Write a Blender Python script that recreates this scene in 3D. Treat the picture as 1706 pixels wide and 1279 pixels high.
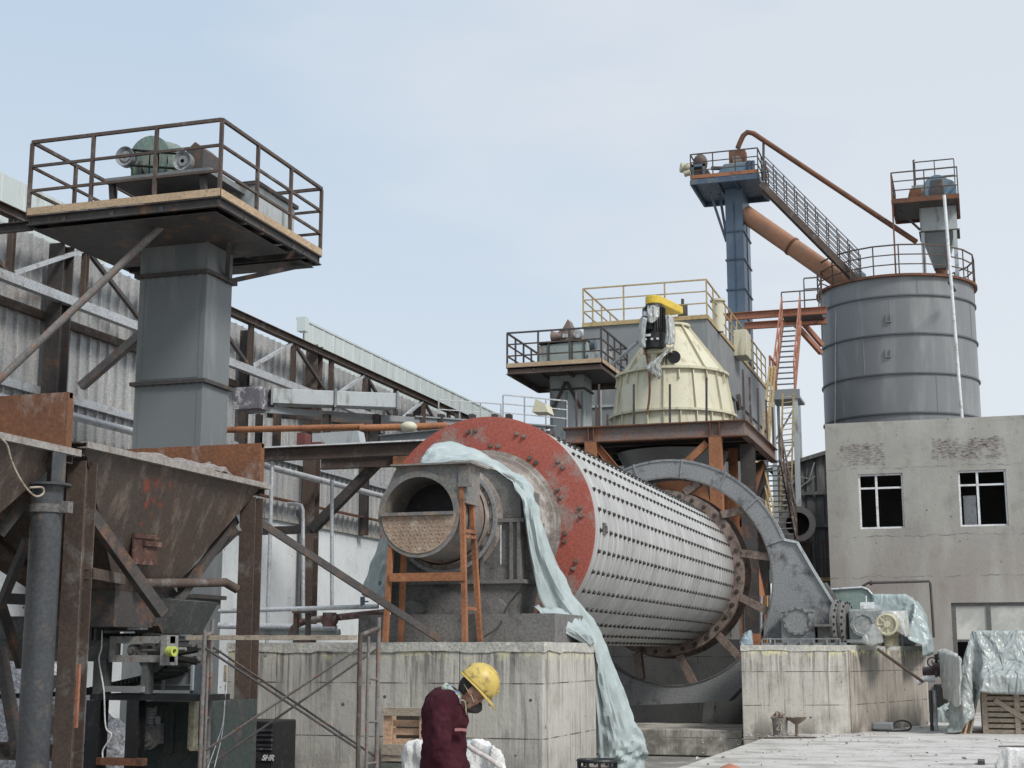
import bpy, bmesh, math, random
from mathutils import Vector, Matrix, noise
random.seed(7)
for o in list(bpy.data.objects): bpy.data.objects.remove(o)
S = bpy.context.scene; C = S.collection
PI = math.pi; V = Vector

# ---------------------------------------------------------------- camera
FPX, CX, CY, HOR, EYE = 2450.0, 853.0, 639.5, 1087.0, 1.6
PITCH = math.atan((HOR-CY)/FPX); YAW = math.atan(790/math.hypot(FPX, HOR-CY))
cam = bpy.data.cameras.new('camera'); co = bpy.data.objects.new('camera', cam); C.objects.link(co)
co.location = (0, 0, EYE); co.rotation_euler = (PI/2+PITCH, 0, YAW)
cam.sensor_width = 36; cam.lens = FPX/1706*36; cam.clip_end = 2000; cam.clip_start = .1
S.camera = co
S.render.resolution_x = 1024; S.render.resolution_y = 768
# ---------------------------------------------------------------- world, sun, exposure
W = bpy.data.worlds.new('World'); S.world = W; W.use_nodes = True
nt = W.node_tree; nt.nodes.clear()
def wn(t, **k):
    n = nt.nodes.new(t)
    for a, b in k.items(): setattr(n, a, b)
    return n
SUN_EL, SUN_AZ = math.radians(46), math.radians(122)     # azimuth measured clockwise from +Y: sun off to the right
sky = wn('ShaderNodeTexSky', sky_type='NISHITA', sun_disc=False, sun_elevation=SUN_EL, sun_rotation=SUN_AZ)
bg1 = wn('ShaderNodeBackground'); bg1.inputs[1].default_value = .10
nt.links.new(sky.outputs[0], bg1.inputs[0])
tc = wn('ShaderNodeTexCoord'); mp = wn('ShaderNodeMapping'); mp.inputs['Scale'].default_value = (1.6, 1.6, 4.2)
mp.inputs['Location'].default_value = (1.7, .9, 3.3)
nz = wn('ShaderNodeTexNoise'); nz.inputs['Scale'].default_value = 1.5; nz.inputs['Detail'].default_value = 4; nz.inputs['Roughness'].default_value = .5
cr = wn('ShaderNodeValToRGB')
cr.color_ramp.elements[0].position = .36; cr.color_ramp.elements[0].color = (.60, .73, .87, 1)
cr.color_ramp.elements[1].position = .60; cr.color_ramp.elements[1].color = (.785, .84, .91, 1)
nt.links.new(tc.outputs['Generated'], mp.inputs[0]); nt.links.new(mp.outputs[0], nz.inputs[0]); sx0 = wn('ShaderNodeSeparateXYZ'); nt.links.new(tc.outputs['Generated'], sx0.inputs[0])
ma = wn('ShaderNodeMath', operation='MULTIPLY_ADD'); nt.links.new(sx0.outputs['X'], ma.inputs[0]); ma.inputs[1].default_value = .42; ma.inputs[2].default_value = .16      # cover thins out to the left
mb_ = wn('ShaderNodeMath', operation='MULTIPLY_ADD'); nt.links.new(sx0.outputs['Z'], mb_.inputs[0]); mb_.inputs[1].default_value = -.30; mb_.inputs[2].default_value = .06
mc0 = wn('ShaderNodeMath', operation='ADD'); nt.links.new(ma.outputs[0], mc0.inputs[0]); nt.links.new(mb_.outputs[0], mc0.inputs[1])
md0 = wn('ShaderNodeMath', operation='ADD'); nt.links.new(mc0.outputs[0], md0.inputs[0]); nt.links.new(nz.outputs[0], md0.inputs[1]); nt.links.new(md0.outputs[0], cr.inputs[0])
# overcast cover is brighter towards the zenith
sx = wn('ShaderNodeSeparateXYZ'); nt.links.new(tc.outputs['Generated'], sx.inputs[0])
mr = wn('ShaderNodeMapRange'); mr.inputs['From Min'].default_value = .42; mr.inputs['From Max'].default_value = .95
mr.inputs['To Min'].default_value = .92; mr.inputs['To Max'].default_value = 1.25
nt.links.new(sx.outputs['Z'], mr.inputs['Value'])
bg2 = wn('ShaderNodeBackground'); hzr = wn('ShaderNodeMapRange'); hzr.inputs['From Min'].default_value = .02; hzr.inputs['From Max'].default_value = .40; hzr.inputs['To Min'].default_value = .75; hzr.inputs['To Max'].default_value = 0; nt.links.new(sx.outputs['Z'], hzr.inputs['Value'])
hm_ = wn('ShaderNodeMix'); hm_.data_type = 'RGBA'; nt.links.new(hzr.outputs[0], hm_.inputs[0]); nt.links.new(cr.outputs[0], hm_.inputs[6]); hm_.inputs[7].default_value = (.87, .905, .935, 1)
nt.links.new(hm_.outputs[2], bg2.inputs[0]); nt.links.new(mr.outputs[0], bg2.inputs[1])
mx = wn('ShaderNodeMixShader'); mx.inputs[0].default_value = .86
nt.links.new(bg1.outputs[0], mx.inputs[1]); nt.links.new(bg2.outputs[0], mx.inputs[2])
wo = wn('ShaderNodeOutputWorld'); nt.links.new(mx.outputs[0], wo.inputs[0])
sl = bpy.data.lights.new('sun', 'SUN'); sl.energy = 2.7; sl.angle = math.radians(14); sl.color = (1, .97, .92)
so = bpy.data.objects.new('sun', sl); C.objects.link(so)
sd = V((math.sin(SUN_AZ)*math.cos(SUN_EL), math.cos(SUN_AZ)*math.cos(SUN_EL), math.sin(SUN_EL)))
so.rotation_euler = (-sd).to_track_quat('-Z', 'Y').to_euler()
S.view_settings.view_transform = 'Standard'; S.view_settings.look = 'None'
S.view_settings.exposure = 0.1; S.view_settings.gamma = 1

# ---------------------------------------------------------------- photo pixel + one known world coordinate -> world point
_fh = V((-math.sin(YAW), math.cos(YAW), 0)); _R = V((math.cos(YAW), math.sin(YAW), 0)); _Z = V((0, 0, 1))
_FW = _fh*math.cos(PITCH)+_Z*math.sin(PITCH); _UP = -_fh*math.sin(PITCH)+_Z*math.cos(PITCH)
def _ray(x, y): return _R*(x-CX)+_UP*(CY-y)+_FW*FPX
def ux(x, y, X): d = _ray(x, y); return V((0, 0, EYE))+d*(X/d.x)
def uy(x, y, Y): d = _ray(x, y); return V((0, 0, EYE))+d*(Y/d.y)
def uz(x, y, Z): d = _ray(x, y); return V((0, 0, EYE))+d*((Z-EYE)/d.z)
# ---------------------------------------------------------------- mesh helpers
class MB:
    def __init__(s): s.v = []; s.f = []; s.sm = []
    def add(s, vs, fs, smooth=False):
        n = len(s.v); s.v += [V(v) for v in vs]
        for f in fs: s.f.append([i+n for i in f]); s.sm.append(smooth)
        return s
    def box(s, a, b):
        x0, x1 = sorted((a[0], b[0])); y0, y1 = sorted((a[1], b[1])); z0, z1 = sorted((a[2], b[2]))
        return s.add([(x0,y0,z0),(x1,y0,z0),(x1,y1,z0),(x0,y1,z0),(x0,y0,z1),(x1,y0,z1),(x1,y1,z1),(x0,y1,z1)],
                     [(3,2,1,0),(4,5,6,7),(0,1,5,4),(1,2,6,5),(2,3,7,6),(3,0,4,7)])
    def frame(s, a, b, up=None):
        d = (V(b)-V(a)); L = d.length; d.normalize()
        u = V(up) if up else (V((0,0,1)) if abs(d.z) < .95 else V((0,1,0)))
        r = d.cross(u).normalized(); u = r.cross(d).normalized()
        return d, r, u, L
    def beam(s, a, b, w=.1, h=None, up=None):
        h = w if h is None else h
        a, b = V(a), V(b); d, r, u, L = s.frame(a, b, up); r = r*w/2; u = u*h/2
        return s.add([a-r-u, a+r-u, a+r+u, a-r+u, b-r-u, b+r-u, b+r+u, b-r+u],
                     [(3,2,1,0),(4,5,6,7),(0,1,5,4),(1,2,6,5),(2,3,7,6),(3,0,4,7)])
    def hbeam(s, a, b, w=.2, h=.2, t=.014, up=None):
        a, b = V(a), V(b); d, r, u, L = s.frame(a, b, up)
        s.beam(a+u*(h/2-t/2), b+u*(h/2-t/2), w, t, u); s.beam(a-u*(h/2-t/2), b-u*(h/2-t/2), w, t, u)
        return s.beam(a, b, t, h-2*t, u)
    def chan(s, a, b, w=.08, h=.16, t=.012, up=None, side=1):
        a, b = V(a), V(b); d, r, u, L = s.frame(a, b, up)
        s.beam(a+r*side*(w/2-t/2), b+r*side*(w/2-t/2), t, h, u)
        s.beam(a+u*(h/2-t/2)-r*side*t/2, b+u*(h/2-t/2)-r*side*t/2, w-t, t, u)
        return s.beam(a-u*(h/2-t/2)-r*side*t/2, b-u*(h/2-t/2)-r*side*t/2, w-t, t, u)
    def cyl(s, a, b, r0, r1=None, n=20, caps=True, smooth=True):
        r1 = r0 if r1 is None else r1; a, b = V(a), V(b); d, r, u, L = s.frame(a, b)
        vs = []
        for k, (p, R) in enumerate(((a, r0), (b, r1))):
            for i in range(n):
                t = 2*PI*i/n; vs.append(p+r*R*math.cos(t)+u*R*math.sin(t))
        s.add(vs, [(i, (i+1) % n, n+(i+1) % n, n+i) for i in range(n)], smooth)
        if caps:
            s.add(vs[:n], [list(range(n))[::-1]]); s.add(vs[n:], [list(range(n))])
        return s
    def tube(s, path, r, n=10, caps=True):
        P = [V(p) for p in path]; rings = []; prev = None
        for i, p in enumerate(P):
            d = (P[min(i+1, len(P)-1)]-P[max(i-1, 0)]).normalized()
            if prev is None: u = V((0,0,1)) if abs(d.z) < .9 else V((0,1,0))
            else: u = prev
            q = d.cross(u).normalized(); u = q.cross(d).normalized(); prev = u
            rr = r[i] if isinstance(r, (list, tuple)) else r
            rings.append([p+q*rr*math.cos(2*PI*k/n)+u*rr*math.sin(2*PI*k/n) for k in range(n)])
        vs = [v for R in rings for v in R]
        s.add(vs, [(i*n+k, i*n+(k+1) % n, (i+1)*n+(k+1) % n, (i+1)*n+k) for i in range(len(P)-1) for k in range(n)], True)
        if caps: s.add(rings[0], [list(range(n))[::-1]]); s.add(rings[-1], [list(range(n))])
        return s
    def lathe(s, o, ax, prof, n=48, a0=0, a1=2*PI, smooth=True, ref=None):
        """prof: list of (distance along axis, radius)"""
        o = V(o); ax = V(ax).normalized(); u = V(ref) if ref else (V((0,0,1)) if abs(ax.z) < .9 else V((1,0,0)))
        r = ax.cross(u).normalized(); u = r.cross(ax).normalized(); full = abs(a1-a0-2*PI) < 1e-6
        m = n if full else n+1; vs = []
        for (t, R) in prof:
            for i in range(m):
                a = a0+(a1-a0)*i/n; vs.append(o+ax*t+(r*math.cos(a)+u*math.sin(a))*R)
        fs = []
        for j in range(len(prof)-1):
            for i in range(n):
                i2 = (i+1) % m if full else i+1
                fs.append((j*m+i, j*m+i2, (j+1)*m+i2, (j+1)*m+i))
        return s.add(vs, fs, smooth)
    def prism(s, pts, ext, smooth=False):
        P = [V(p) for p in pts]; e = V(ext); n = len(P)
        return s.add(P+[p+e for p in P], [list(range(n))[::-1], list(range(n, 2*n))]+[(i, (i+1) % n, n+(i+1) % n, n+i) for i in range(n)])
    def grid(s, rows, smooth=True):
        n = len(rows[0]); vs = [v for r in rows for v in r]
        return s.add(vs, [(i*n+j, i*n+j+1, (i+1)*n+j+1, (i+1)*n+j) for i in range(len(rows)-1) for j in range(n-1)], smooth)
WL = {}
def obj(name, mb, mat=None, parent=None, label=None, kind=None, bevel=0):
    me = bpy.data.meshes.new(name)
    xs = [v.x for v in mb.v]; ys = [v.y for v in mb.v]; zs = [v.z for v in mb.v]
    c = V(((min(xs)+max(xs))/2, (min(ys)+max(ys))/2, min(zs) if not parent else (min(zs)+max(zs))/2))
    me.from_pydata([tuple(v-c) for v in mb.v], [], mb.f)
    me.polygons.foreach_set('use_smooth', mb.sm)
    bm = bmesh.new(); bm.from_mesh(me); bmesh.ops.recalc_face_normals(bm, faces=bm.faces); bm.to_mesh(me); bm.free()
    me.update()
    if any(mb.sm):
        try: me.set_sharp_from_angle(angle=math.radians(38))
        except Exception: pass
    if mat: me.materials.append(mat)
    o = bpy.data.objects.new(name, me); C.objects.link(o)
    if parent: o.parent = parent; o.location = c-WL.get(parent.name, V((0,0,0)))
    else: o.location = c
    WL[o.name] = c
    if label: o['label'] = label
    if kind: o['kind'] = kind
    if bevel:
        m = o.modifiers.new('bevel', 'BEVEL'); m.width = bevel; m.segments = 2; m.limit_method = 'ANGLE'; m.angle_limit = math.radians(40)
    return o
def thing(name, label, cat, loc, group=None):
    o = bpy.data.objects.new(name, None); C.objects.link(o); o.location = loc; WL[o.name] = V(loc)
    o.empty_display_size = .2
    o['label'] = label; o['category'] = cat
    if group: o['group'] = group
    return o
def tag(o, label, cat, group=None):
    o['label'] = label; o['category'] = cat
    if group: o['group'] = group
    return o
def copy_tree(o, parent=None, off=None):
    c = o.copy(); C.objects.link(c); c.parent = parent
    WL[c.name] = WL[o.name]+(off or V((0,0,0)))
    for ch in list(o.children): copy_tree(ch, c, off)
    if parent is None and off: c.location = o.location+off
    return c
# ---------------------------------------------------------------- materials
MATS = {}
def mat(name, c1, c2=None, c3=None, s=1.2, s3=3.0, amt3=.5, sc3=(1, 1, 1), rough=.7, metal=0, bump=.15, bs=30, fine=.25, sc=(1, 1, 1), trans=0, spec=.4, soft=.12):
    if name in MATS: return MATS[name]
    m = bpy.data.materials.new(name); m.use_nodes = True; t = m.node_tree; N = t.nodes; L = t.links
    b = N['Principled BSDF']; MATS[name] = m
    g = N.new('ShaderNodeNewGeometry')
    def noi(scale, vec, det=5, ro=.6):
        mp = N.new('ShaderNodeMapping'); mp.inputs['Scale'].default_value = vec; L.new(g.outputs['Position'], mp.inputs[0])
        n = N.new('ShaderNodeTexNoise'); n.inputs['Scale'].default_value = scale; n.inputs['Detail'].default_value = det; n.inputs['Roughness'].default_value = ro
        L.new(mp.outputs[0], n.inputs[0]); return n
    def ramp(src, lo, hi):
        r = N.new('ShaderNodeMapRange'); r.inputs['From Min'].default_value = lo; r.inputs['From Max'].default_value = hi; L.new(src, r.inputs['Value']); return r.outputs[0]
    def mixc(f, a, b_):
        x = N.new('ShaderNodeMix'); x.data_type = 'RGBA'
        if isinstance(f, float): x.inputs[0].default_value = f
        else: L.new(f, x.inputs[0])
        for i, q in ((6, a), (7, b_)):
            if isinstance(q, tuple): x.inputs[i].default_value = (*q[:3], 1)
            else: L.new(q, x.inputs[i])
        return x.outputs[2]
    c2 = c2 or tuple(x*.75 for x in c1)
    n1 = noi(s, sc)
    col = mixc(ramp(n1.outputs[0], .5-soft*1.6, .5+soft*1.6), c1, c2)
    if c3:
        n3 = noi(s3, sc3, 6, .65)
        lo = .5+(.5-amt3)*.45
        col = mixc(ramp(n3.outputs[0], lo-.05, lo+.09), col, c3)
    nf = noi(bs, (1, 1, 1), 3, .6)
    if fine:
        hs = N.new('ShaderNodeHueSaturation'); L.new(col, hs.inputs['Color'])
        r = N.new('ShaderNodeMapRange'); r.inputs['From Min'].default_value = .3; r.inputs['From Max'].default_value = .7
        r.inputs['To Min'].default_value = 1-fine; r.inputs['To Max'].default_value = 1+fine; L.new(nf.outputs[0], r.inputs['Value']); L.new(r.outputs[0], hs.inputs['Value'])
        col = hs.outputs[0]
    L.new(col, b.inputs['Base Color'])
    b.inputs['Roughness'].default_value = rough; b.inputs['Metallic'].default_value = metal
    b.inputs['Specular IOR Level'].default_value = spec
    if bump:
        bp = N.new('ShaderNodeBump'); bp.inputs['Strength'].default_value = bump; bp.inputs['Distance'].default_value = .02
        L.new(nf.outputs[0], bp.inputs['Height']); L.new(bp.outputs[0], b.inputs['Normal'])
    if trans:
        b.inputs['Transmission Weight'].default_value = 0
        tr = N.new('ShaderNodeBsdfTranslucent'); L.new(col, tr.inputs[0]); ms = N.new('ShaderNodeMixShader'); ms.inputs[0].default_value = trans
        L.new(b.outputs[0], ms.inputs[1]); L.new(tr.outputs[0], ms.inputs[2]); L.new(ms.outputs[0], N['Material Output'].inputs[0])
    m['b'] = 1
    return m
M = lambda *a, **k: mat(*a, **k)
steel_dk = M('dark_steel', (.075,.068,.066), (.045,.04,.038), (.16,.085,.05), s=1.5, s3=4, amt3=.3, rough=.6)
steel_br = M('brown_steel', (.105,.074,.058), (.065,.048,.042), (.17,.16,.15), s=2, s3=3, amt3=.28, rough=.75)
rust = M('rust', (.19,.085,.045), (.12,.055,.035), (.075,.045,.035), s=1.6, s3=2.4, amt3=.38, rough=.85, bump=.3)
rust_or = M('orange_rust', (.33,.145,.07), (.24,.10,.05), (.14,.07,.045), s=1.5, s3=3, amt3=.3, rough=.85)
rust_brt = M('rusty_plate', (.21,.085,.038), (.12,.058,.034), (.27,.21,.18), s=1.3, s3=3.4, amt3=.34, sc3=(1,1,.4), rough=.7, soft=.15)
orange = M('orange_paint', (.34,.15,.095), (.25,.105,.065), (.2,.08,.05), s=2, s3=3, amt3=.25)
yellow = M('yellow_paint', (.46,.37,.19), (.36,.26,.13), (.28,.16,.08), s=3, s3=5, amt3=.32, rough=.6)
yel_clean = M('bright_yellow_paint', (.70,.50,.05), (.6,.42,.05), (.35,.25,.08), s=2, s3=3, amt3=.2, rough=.45)
grey_pt = M('grey_paint', (.165,.18,.185), (.135,.148,.152), (.215,.225,.22), s=.7, s3=.9, amt3=.36, sc3=(2.5,2.5,.5), rough=.42, bump=.05, fine=.06, soft=.25)
grey_lt = M('light_grey_paint', (.44,.47,.475), (.37,.40,.405), (.19,.18,.16), s=1.0, s3=2.5, amt3=.28, sc3=(2,2,.5), rough=.5, bump=.06, fine=.08)
grey_md = M('mid_grey_paint', (.24,.25,.26), (.19,.20,.205), (.30,.30,.28), s=.6, s3=1.5, amt3=.3, sc3=(2,2,.4), rough=.5, bump=.06, fine=.08)
silo_m = M('silo_grey', (.20,.208,.213), (.165,.172,.178), (.235,.24,.24), s=.25, s3=.5, amt3=.4, sc3=(3,3,.5), rough=.45, bump=.04, fine=.05, soft=.25)
blue_pt = M('blue_paint', (.125,.175,.245), (.10,.145,.20), (.17,.20,.23), s=.8, s3=1.5, amt3=.3, rough=.45, bump=.05, fine=.08)
blue_dk = M('dark_blue_paint', (.07,.105,.16), (.045,.07,.11), (.11,.13,.15), s=1, rough=.5, fine=.1)
green_pt = M('machine_green', (.17,.23,.20), (.11,.16,.14), (.25,.25,.21), s=3, s3=6, amt3=.38, rough=.6)
cream = M('cream_paint', (.60,.56,.41), (.51,.49,.38), (.36,.32,.22), s=.8, s3=1.6, amt3=.3, sc3=(3,3,.5), rough=.5, bump=.05, fine=.08, soft=.2)
cream_dk = M('weathered_cream_paint', (.50,.47,.35), (.42,.40,.30), (.30,.26,.17), s=2, rough=.6)
wood = M('pale_wood', (.50,.37,.24), (.36,.26,.17), (.22,.17,.12), s=2, s3=9, amt3=.3, sc3=(1,1,6), rough=.8)
wood_gr = M('grey_wood', (.40,.34,.27), (.29,.24,.19), (.19,.15,.12), s=2, s3=9, amt3=.3, sc3=(1,1,6), rough=.85)
wood_new = M('new_wood', (.58,.38,.25), (.46,.30,.2), (.3,.2,.13), s=3, s3=8, amt3=.25, sc3=(1,1,6), rough=.75)
white_pt = M('white_paint', (.72,.73,.74), (.62,.63,.64), (.42,.40,.37), s=1.5, s3=4, amt3=.3, rough=.5)
galv = M('galvanised_pipe', (.50,.52,.54), (.42,.43,.44), (.30,.28,.26), s=2, s3=5, amt3=.3, rough=.4, metal=.3)
tube_gr = M('worn_grey_tube', (.20,.19,.18), (.13,.12,.115), (.22,.12,.08), s=5, s3=9, amt3=.35, rough=.6)
black = M('black_paint', (.018,.018,.02), (.012,.012,.013), (.05,.05,.05), s=4, s3=8, amt3=.25, rough=.5)
rubber = M('black_rubber', (.02,.02,.021), (.032,.032,.03), s=6, rough=.8)
cast = M('grimy_cast_steel', (.185,.18,.17), (.115,.11,.105), (.065,.062,.06), s=1.5, s3=3.4, amt3=.34, rough=.8, bump=.4, soft=.2)
cast_lt = M('dusty_cast_steel', (.26,.27,.275), (.185,.19,.195), (.09,.09,.09), s=.9, s3=3.0, amt3=.28, rough=.6, bump=.3, soft=.25)
dust_br = M('dusty_brown_steel', (.25,.20,.17), (.17,.12,.10), (.09,.07,.06), s=2.5, s3=4, amt3=.42, rough=.85, bump=.3)
bolt_m = M('dark_bolt', (.05,.046,.043), (.035,.032,.03), (.11,.08,.06), s=8, s3=14, amt3=.35, rough=.6)
gravel_m = M('pale_gravel', (.56,.55,.56), (.40,.39,.40), (.22,.21,.21), s=9, s3=14, amt3=.4, rough=.95, bump=1, bs=24, fine=.5)
skin = M('skin', (.30,.165,.11), (.25,.13,.09), s=12, rough=.55, bump=.05, fine=.08)
plastic = M('clear_plastic_sheet', (.50,.575,.57), (.42,.49,.49), (.62,.67,.67), s=1.2, s3=4, amt3=.25, rough=.28, bump=.1, bs=14, fine=.06, trans=.3, spec=.6)
plastic_w = M('milky_plastic_film', (.62,.63,.60), (.50,.51,.48), (.78,.78,.76), s=2, s3=5, amt3=.25, rough=.28, bump=.1, bs=30, fine=.06, trans=.35, spec=.6)
tarp_m = M('pale_turquoise_sheet', (.52,.59,.585), (.465,.535,.535), (.60,.65,.645), s=1.3, s3=3, amt3=.33, rough=.5, bump=.12, bs=10, fine=.05, trans=.3, soft=.25)
sack_m = M('white_woven_sack', (.66,.66,.65), (.55,.54,.52), (.40,.37,.33), s=4, s3=8, amt3=.25, rough=.7, bump=.2, bs=60)
brownplate = M('tan_checker_plate', (.36,.27,.20), (.28,.20,.15), (.42,.35,.28), s=4, s3=9, amt3=.35, rough=.7)
# special materials -------------------------------------------------------
def nodes(m):
    t = m.node_tree; return t, t.nodes, t.links
def concrete(name, a, b_, dirt, ph=1.25, pw=.95, board=True, patch=False, joint=True):
    m = bpy.data.materials.new(name); m.use_nodes = True; t, N, L = nodes(m); bs = N['Principled BSDF']
    g = N.new('ShaderNodeNewGeometry'); sp = N.new('ShaderNodeSeparateXYZ'); L.new(g.outputs['Position'], sp.inputs[0])
    def math_(op, x, y=None, clamp=False):
        n = N.new('ShaderNodeMath'); n.operation = op; n.use_clamp = clamp
        for i, q in ((0, x), (1, y)):
            if q is None: continue
            if isinstance(q, (int, float)): n.inputs[i].default_value = q
            else: L.new(q, n.inputs[i])
        return n.outputs[0]
    def noi(scale, sc, det=5, ro=.6):
        mp = N.new('ShaderNodeMapping'); mp.inputs['Scale'].default_value = sc; L.new(g.outputs['Position'], mp.inputs[0])
        n = N.new('ShaderNodeTexNoise'); n.inputs['Scale'].default_value = scale; n.inputs['Detail'].default_value = det; n.inputs['Roughness'].default_value = ro
        L.new(mp.outputs[0], n.inputs[0]); return n.outputs[0]
    def ramp(src, lo, hi, a=0, b=1):
        r = N.new('ShaderNodeMapRange'); r.inputs['From Min'].default_value = lo; r.inputs['From Max'].default_value = hi
        r.inputs['To Min'].default_value = a; r.inputs['To Max'].default_value = b; L.new(src, r.inputs['Value']); return r.outputs[0]
    def mixc(f, a, b2):
        x = N.new('ShaderNodeMix'); x.data_type = 'RGBA'
        if isinstance(f, float): x.inputs[0].default_value = f
        else: L.new(f, x.inputs[0])
        for i, q in ((6, a), (7, b2)):
            if isinstance(q, tuple): x.inputs[i].default_value = (*q[:3], 1)
            else: L.new(q, x.inputs[i])
        return x.outputs[2]
    col = mixc(ramp(noi(.7, (1,1,1)), .35, .65), a, b_)
    col = mixc(ramp(noi(2.2, (1,1,.8), 7, .7), .52, .72, 0, .8), col, dirt)
    hor = math_('ADD', sp.outputs['X'], sp.outputs['Y'])          # runs along either wall direction
    if board:
        st = noi(7, (2.6, 2.6, .10), 4, .7)
        col = mixc(ramp(st, .54, .70, 0, .75), col, tuple(x*.45 for x in dirt))
        col = mixc(ramp(noi(9, (2.2, 2.2, .07), 3, .6), .56, .72, 0, .6), col, tuple(min(1, x*1.35) for x in a))
    if joint:
        fz = math_('FRACT', math_('DIVIDE', sp.outputs['Z'], ph)); lz = math_('LESS_THAN', math_('MULTIPLY', fz, ph), .014)
        fx = math_('FRACT', math_('DIVIDE', hor, pw)); lx = math_('LESS_THAN', math_('MULTIPLY', fx, pw), .011)
        ln = math_('MULTIPLY', math_('MAXIMUM', lz, lx), ramp(noi(3, (1,1,1)), .40, .55))
        col = mixc(ln, col, tuple(x*.3 for x in dirt))
    if board:                                                     # dark runs of slurry below the top edge, darker patches at the foot
        dr = math_('MULTIPLY', ramp(sp.outputs['Z'], .75, 1.62), ramp(noi(5, (2.2,2.2,.12), 4, .7), .50, .60)); col = mixc(math_('MULTIPLY', dr, .75), col, tuple(x*.4 for x in dirt))
        col = mixc(math_('MULTIPLY', ramp(sp.outputs['Z'], .55, .12), ramp(noi(2.5, (1,1,1)), .42, .6)), col, tuple(x*.8 for x in dirt))
        col = mixc(math_('MULTIPLY', ramp(sp.outputs['Z'], 1.48, 1.60), ramp(noi(7, (1,1,1)), .5, .56)), col, (.55, .52, .33))
    v = N.new('ShaderNodeTexVoronoi'); v.inputs['Scale'].default_value = 4.2; L.new(g.outputs['Position'], v.inputs[0])
    spot = math_('MULTIPLY', math_('LESS_THAN', v.outputs['Distance'], .10), ramp(noi(3.3, (1,1,1)), .5, .6))
    col = mixc(spot, col, tuple(x*.35 for x in dirt))
    pits = noi(26, (1,1,.55), 4, .7); col = mixc(ramp(pits, .62, .70, 0, .65), col, tuple(x*.4 for x in dirt))
    if patch:
        def boxm(x0, x1, z0, z1):
            w = .28; X, Z = sp.outputs['X'], sp.outputs['Z']
            q = math_('MINIMUM', ramp(X, x0-w*.3, x0+w), ramp(X, x1+w*.3, x1-w)); return math_('MINIMUM', q, math_('MINIMUM', ramp(Z, z0-w*.3, z0+w), ramp(Z, z1+w*.3, z1-w)))
        pm = math_('MAXIMUM', boxm(*patch[0]), boxm(*patch[1]))
        wob = noi(6, (1,1,1)); str_ = noi(5, (1.2, 1.2, 7.5), 6, .7)
        pmask = math_('MULTIPLY', ramp(math_('ADD', pm, math_('MULTIPLY', noi(5,(1,1,1.6),5,.7), .9)), .80, .98), ramp(math_('ADD', math_('MULTIPLY', wob, .6), math_('MULTIPLY', noi(1.6,(1,1,1.5),4,.7), .5)), .47, .56, 0, 1))
        col = mixc(math_('MULTIPLY', pmask, .6), col, (.25, .215, .195))
        col = mixc(math_('MULTIPLY', pmask, ramp(str_, .50, .55)), col, (.045, .04, .038))
        # render bands and pinkish lower coat
        col = mixc(ramp(sp.outputs['Z'], 5.4, 3.4, 0, .6), col, (.29, .245, .225))
        bd = noi(1.1, (1, 1, .25), 4, .5); col = mixc(ramp(bd, .5, .62, 0, .55), col, (.42, .415, .375))
        for zc_ in (3.55, 4.62, 6.42): wv = math_('ABSOLUTE', math_('SUBTRACT', math_('ADD', sp.outputs['Z'], ramp(noi(1.7,(1,1,1)), .3, .7, -.06, .06)), zc_)); col = mixc(math_('MULTIPLY', math_('LESS_THAN', wv, .014), ramp(noi(2.3,(1,1,1)), .42, .55, 0, .8)), col, (.17,.16,.15))
    L.new(col, bs.inputs['Base Color']); bs.inputs['Roughness'].default_value = .9
    bp = N.new('ShaderNodeBump'); bp.inputs['Strength'].default_value = .35; bp.inputs['Distance'].default_value = .02
    L.new(math_('ADD', noi(18, (1,1,.4)), pits), bp.inputs['Height']); L.new(bp.outputs[0], bs.inputs['Normal'])
    return m
conc = concrete('board_marked_concrete', (.47,.45,.40), (.38,.365,.33), (.235,.215,.19), ph=.62, pw=1.18)
conc_wet = concrete('streaked_concrete', (.36,.32,.275), (.29,.26,.225), (.17,.15,.13), ph=.62, pw=9)
conc_dk = concrete('pit_shade_concrete', (.09,.09,.088), (.065,.065,.063), (.04,.04,.04), ph=1.5, pw=2, board=False)  # base colour lowered to hold the shade of the pit
conc_wall = concrete('whitewashed_concrete', (.70,.73,.73), (.62,.65,.66), (.48,.49,.49), board=False, joint=False)
conc_cap = M('mortar_cap', (.42,.41,.38), (.34,.33,.30), (.50,.49,.42), s=3, s3=6, amt3=.4, rough=.95, bump=.5)
_pa, _pb, _pc, _pd = uy(1395,782,40), uy(1476,734,40), uy(1550,772,40), uy(1680,722,40)
conc_bld = concrete('cement_render', (.37,.36,.325), (.30,.29,.265), (.215,.195,.175), board=False, joint=False,
                    patch=((_pa.x, _pb.x, _pa.z, _pb.z), (_pc.x, _pd.x, _pc.z, _pd.z)))
yard_m = M('low_bounce_yard', (.13,.125,.115), (.09,.085,.08), (.2,.19,.18), s=.6, s3=2, amt3=.35, rough=.9)  # unseen pavement, albedo lowered to cut bounce onto undersides
ground_m = M('dirt_ground', (.22,.21,.195), (.16,.155,.145), (.32,.31,.29), s=.5, s3=2, amt3=.4, rough=.95, bump=.4)
slab_m = M('dusty_slab', (.52,.50,.47), (.43,.415,.39), (.30,.285,.26), s=.6, s3=1.3, amt3=.42, sc3=(1,1.5,1), rough=.85, bump=.3, bs=11, fine=.14, soft=.2)
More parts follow.
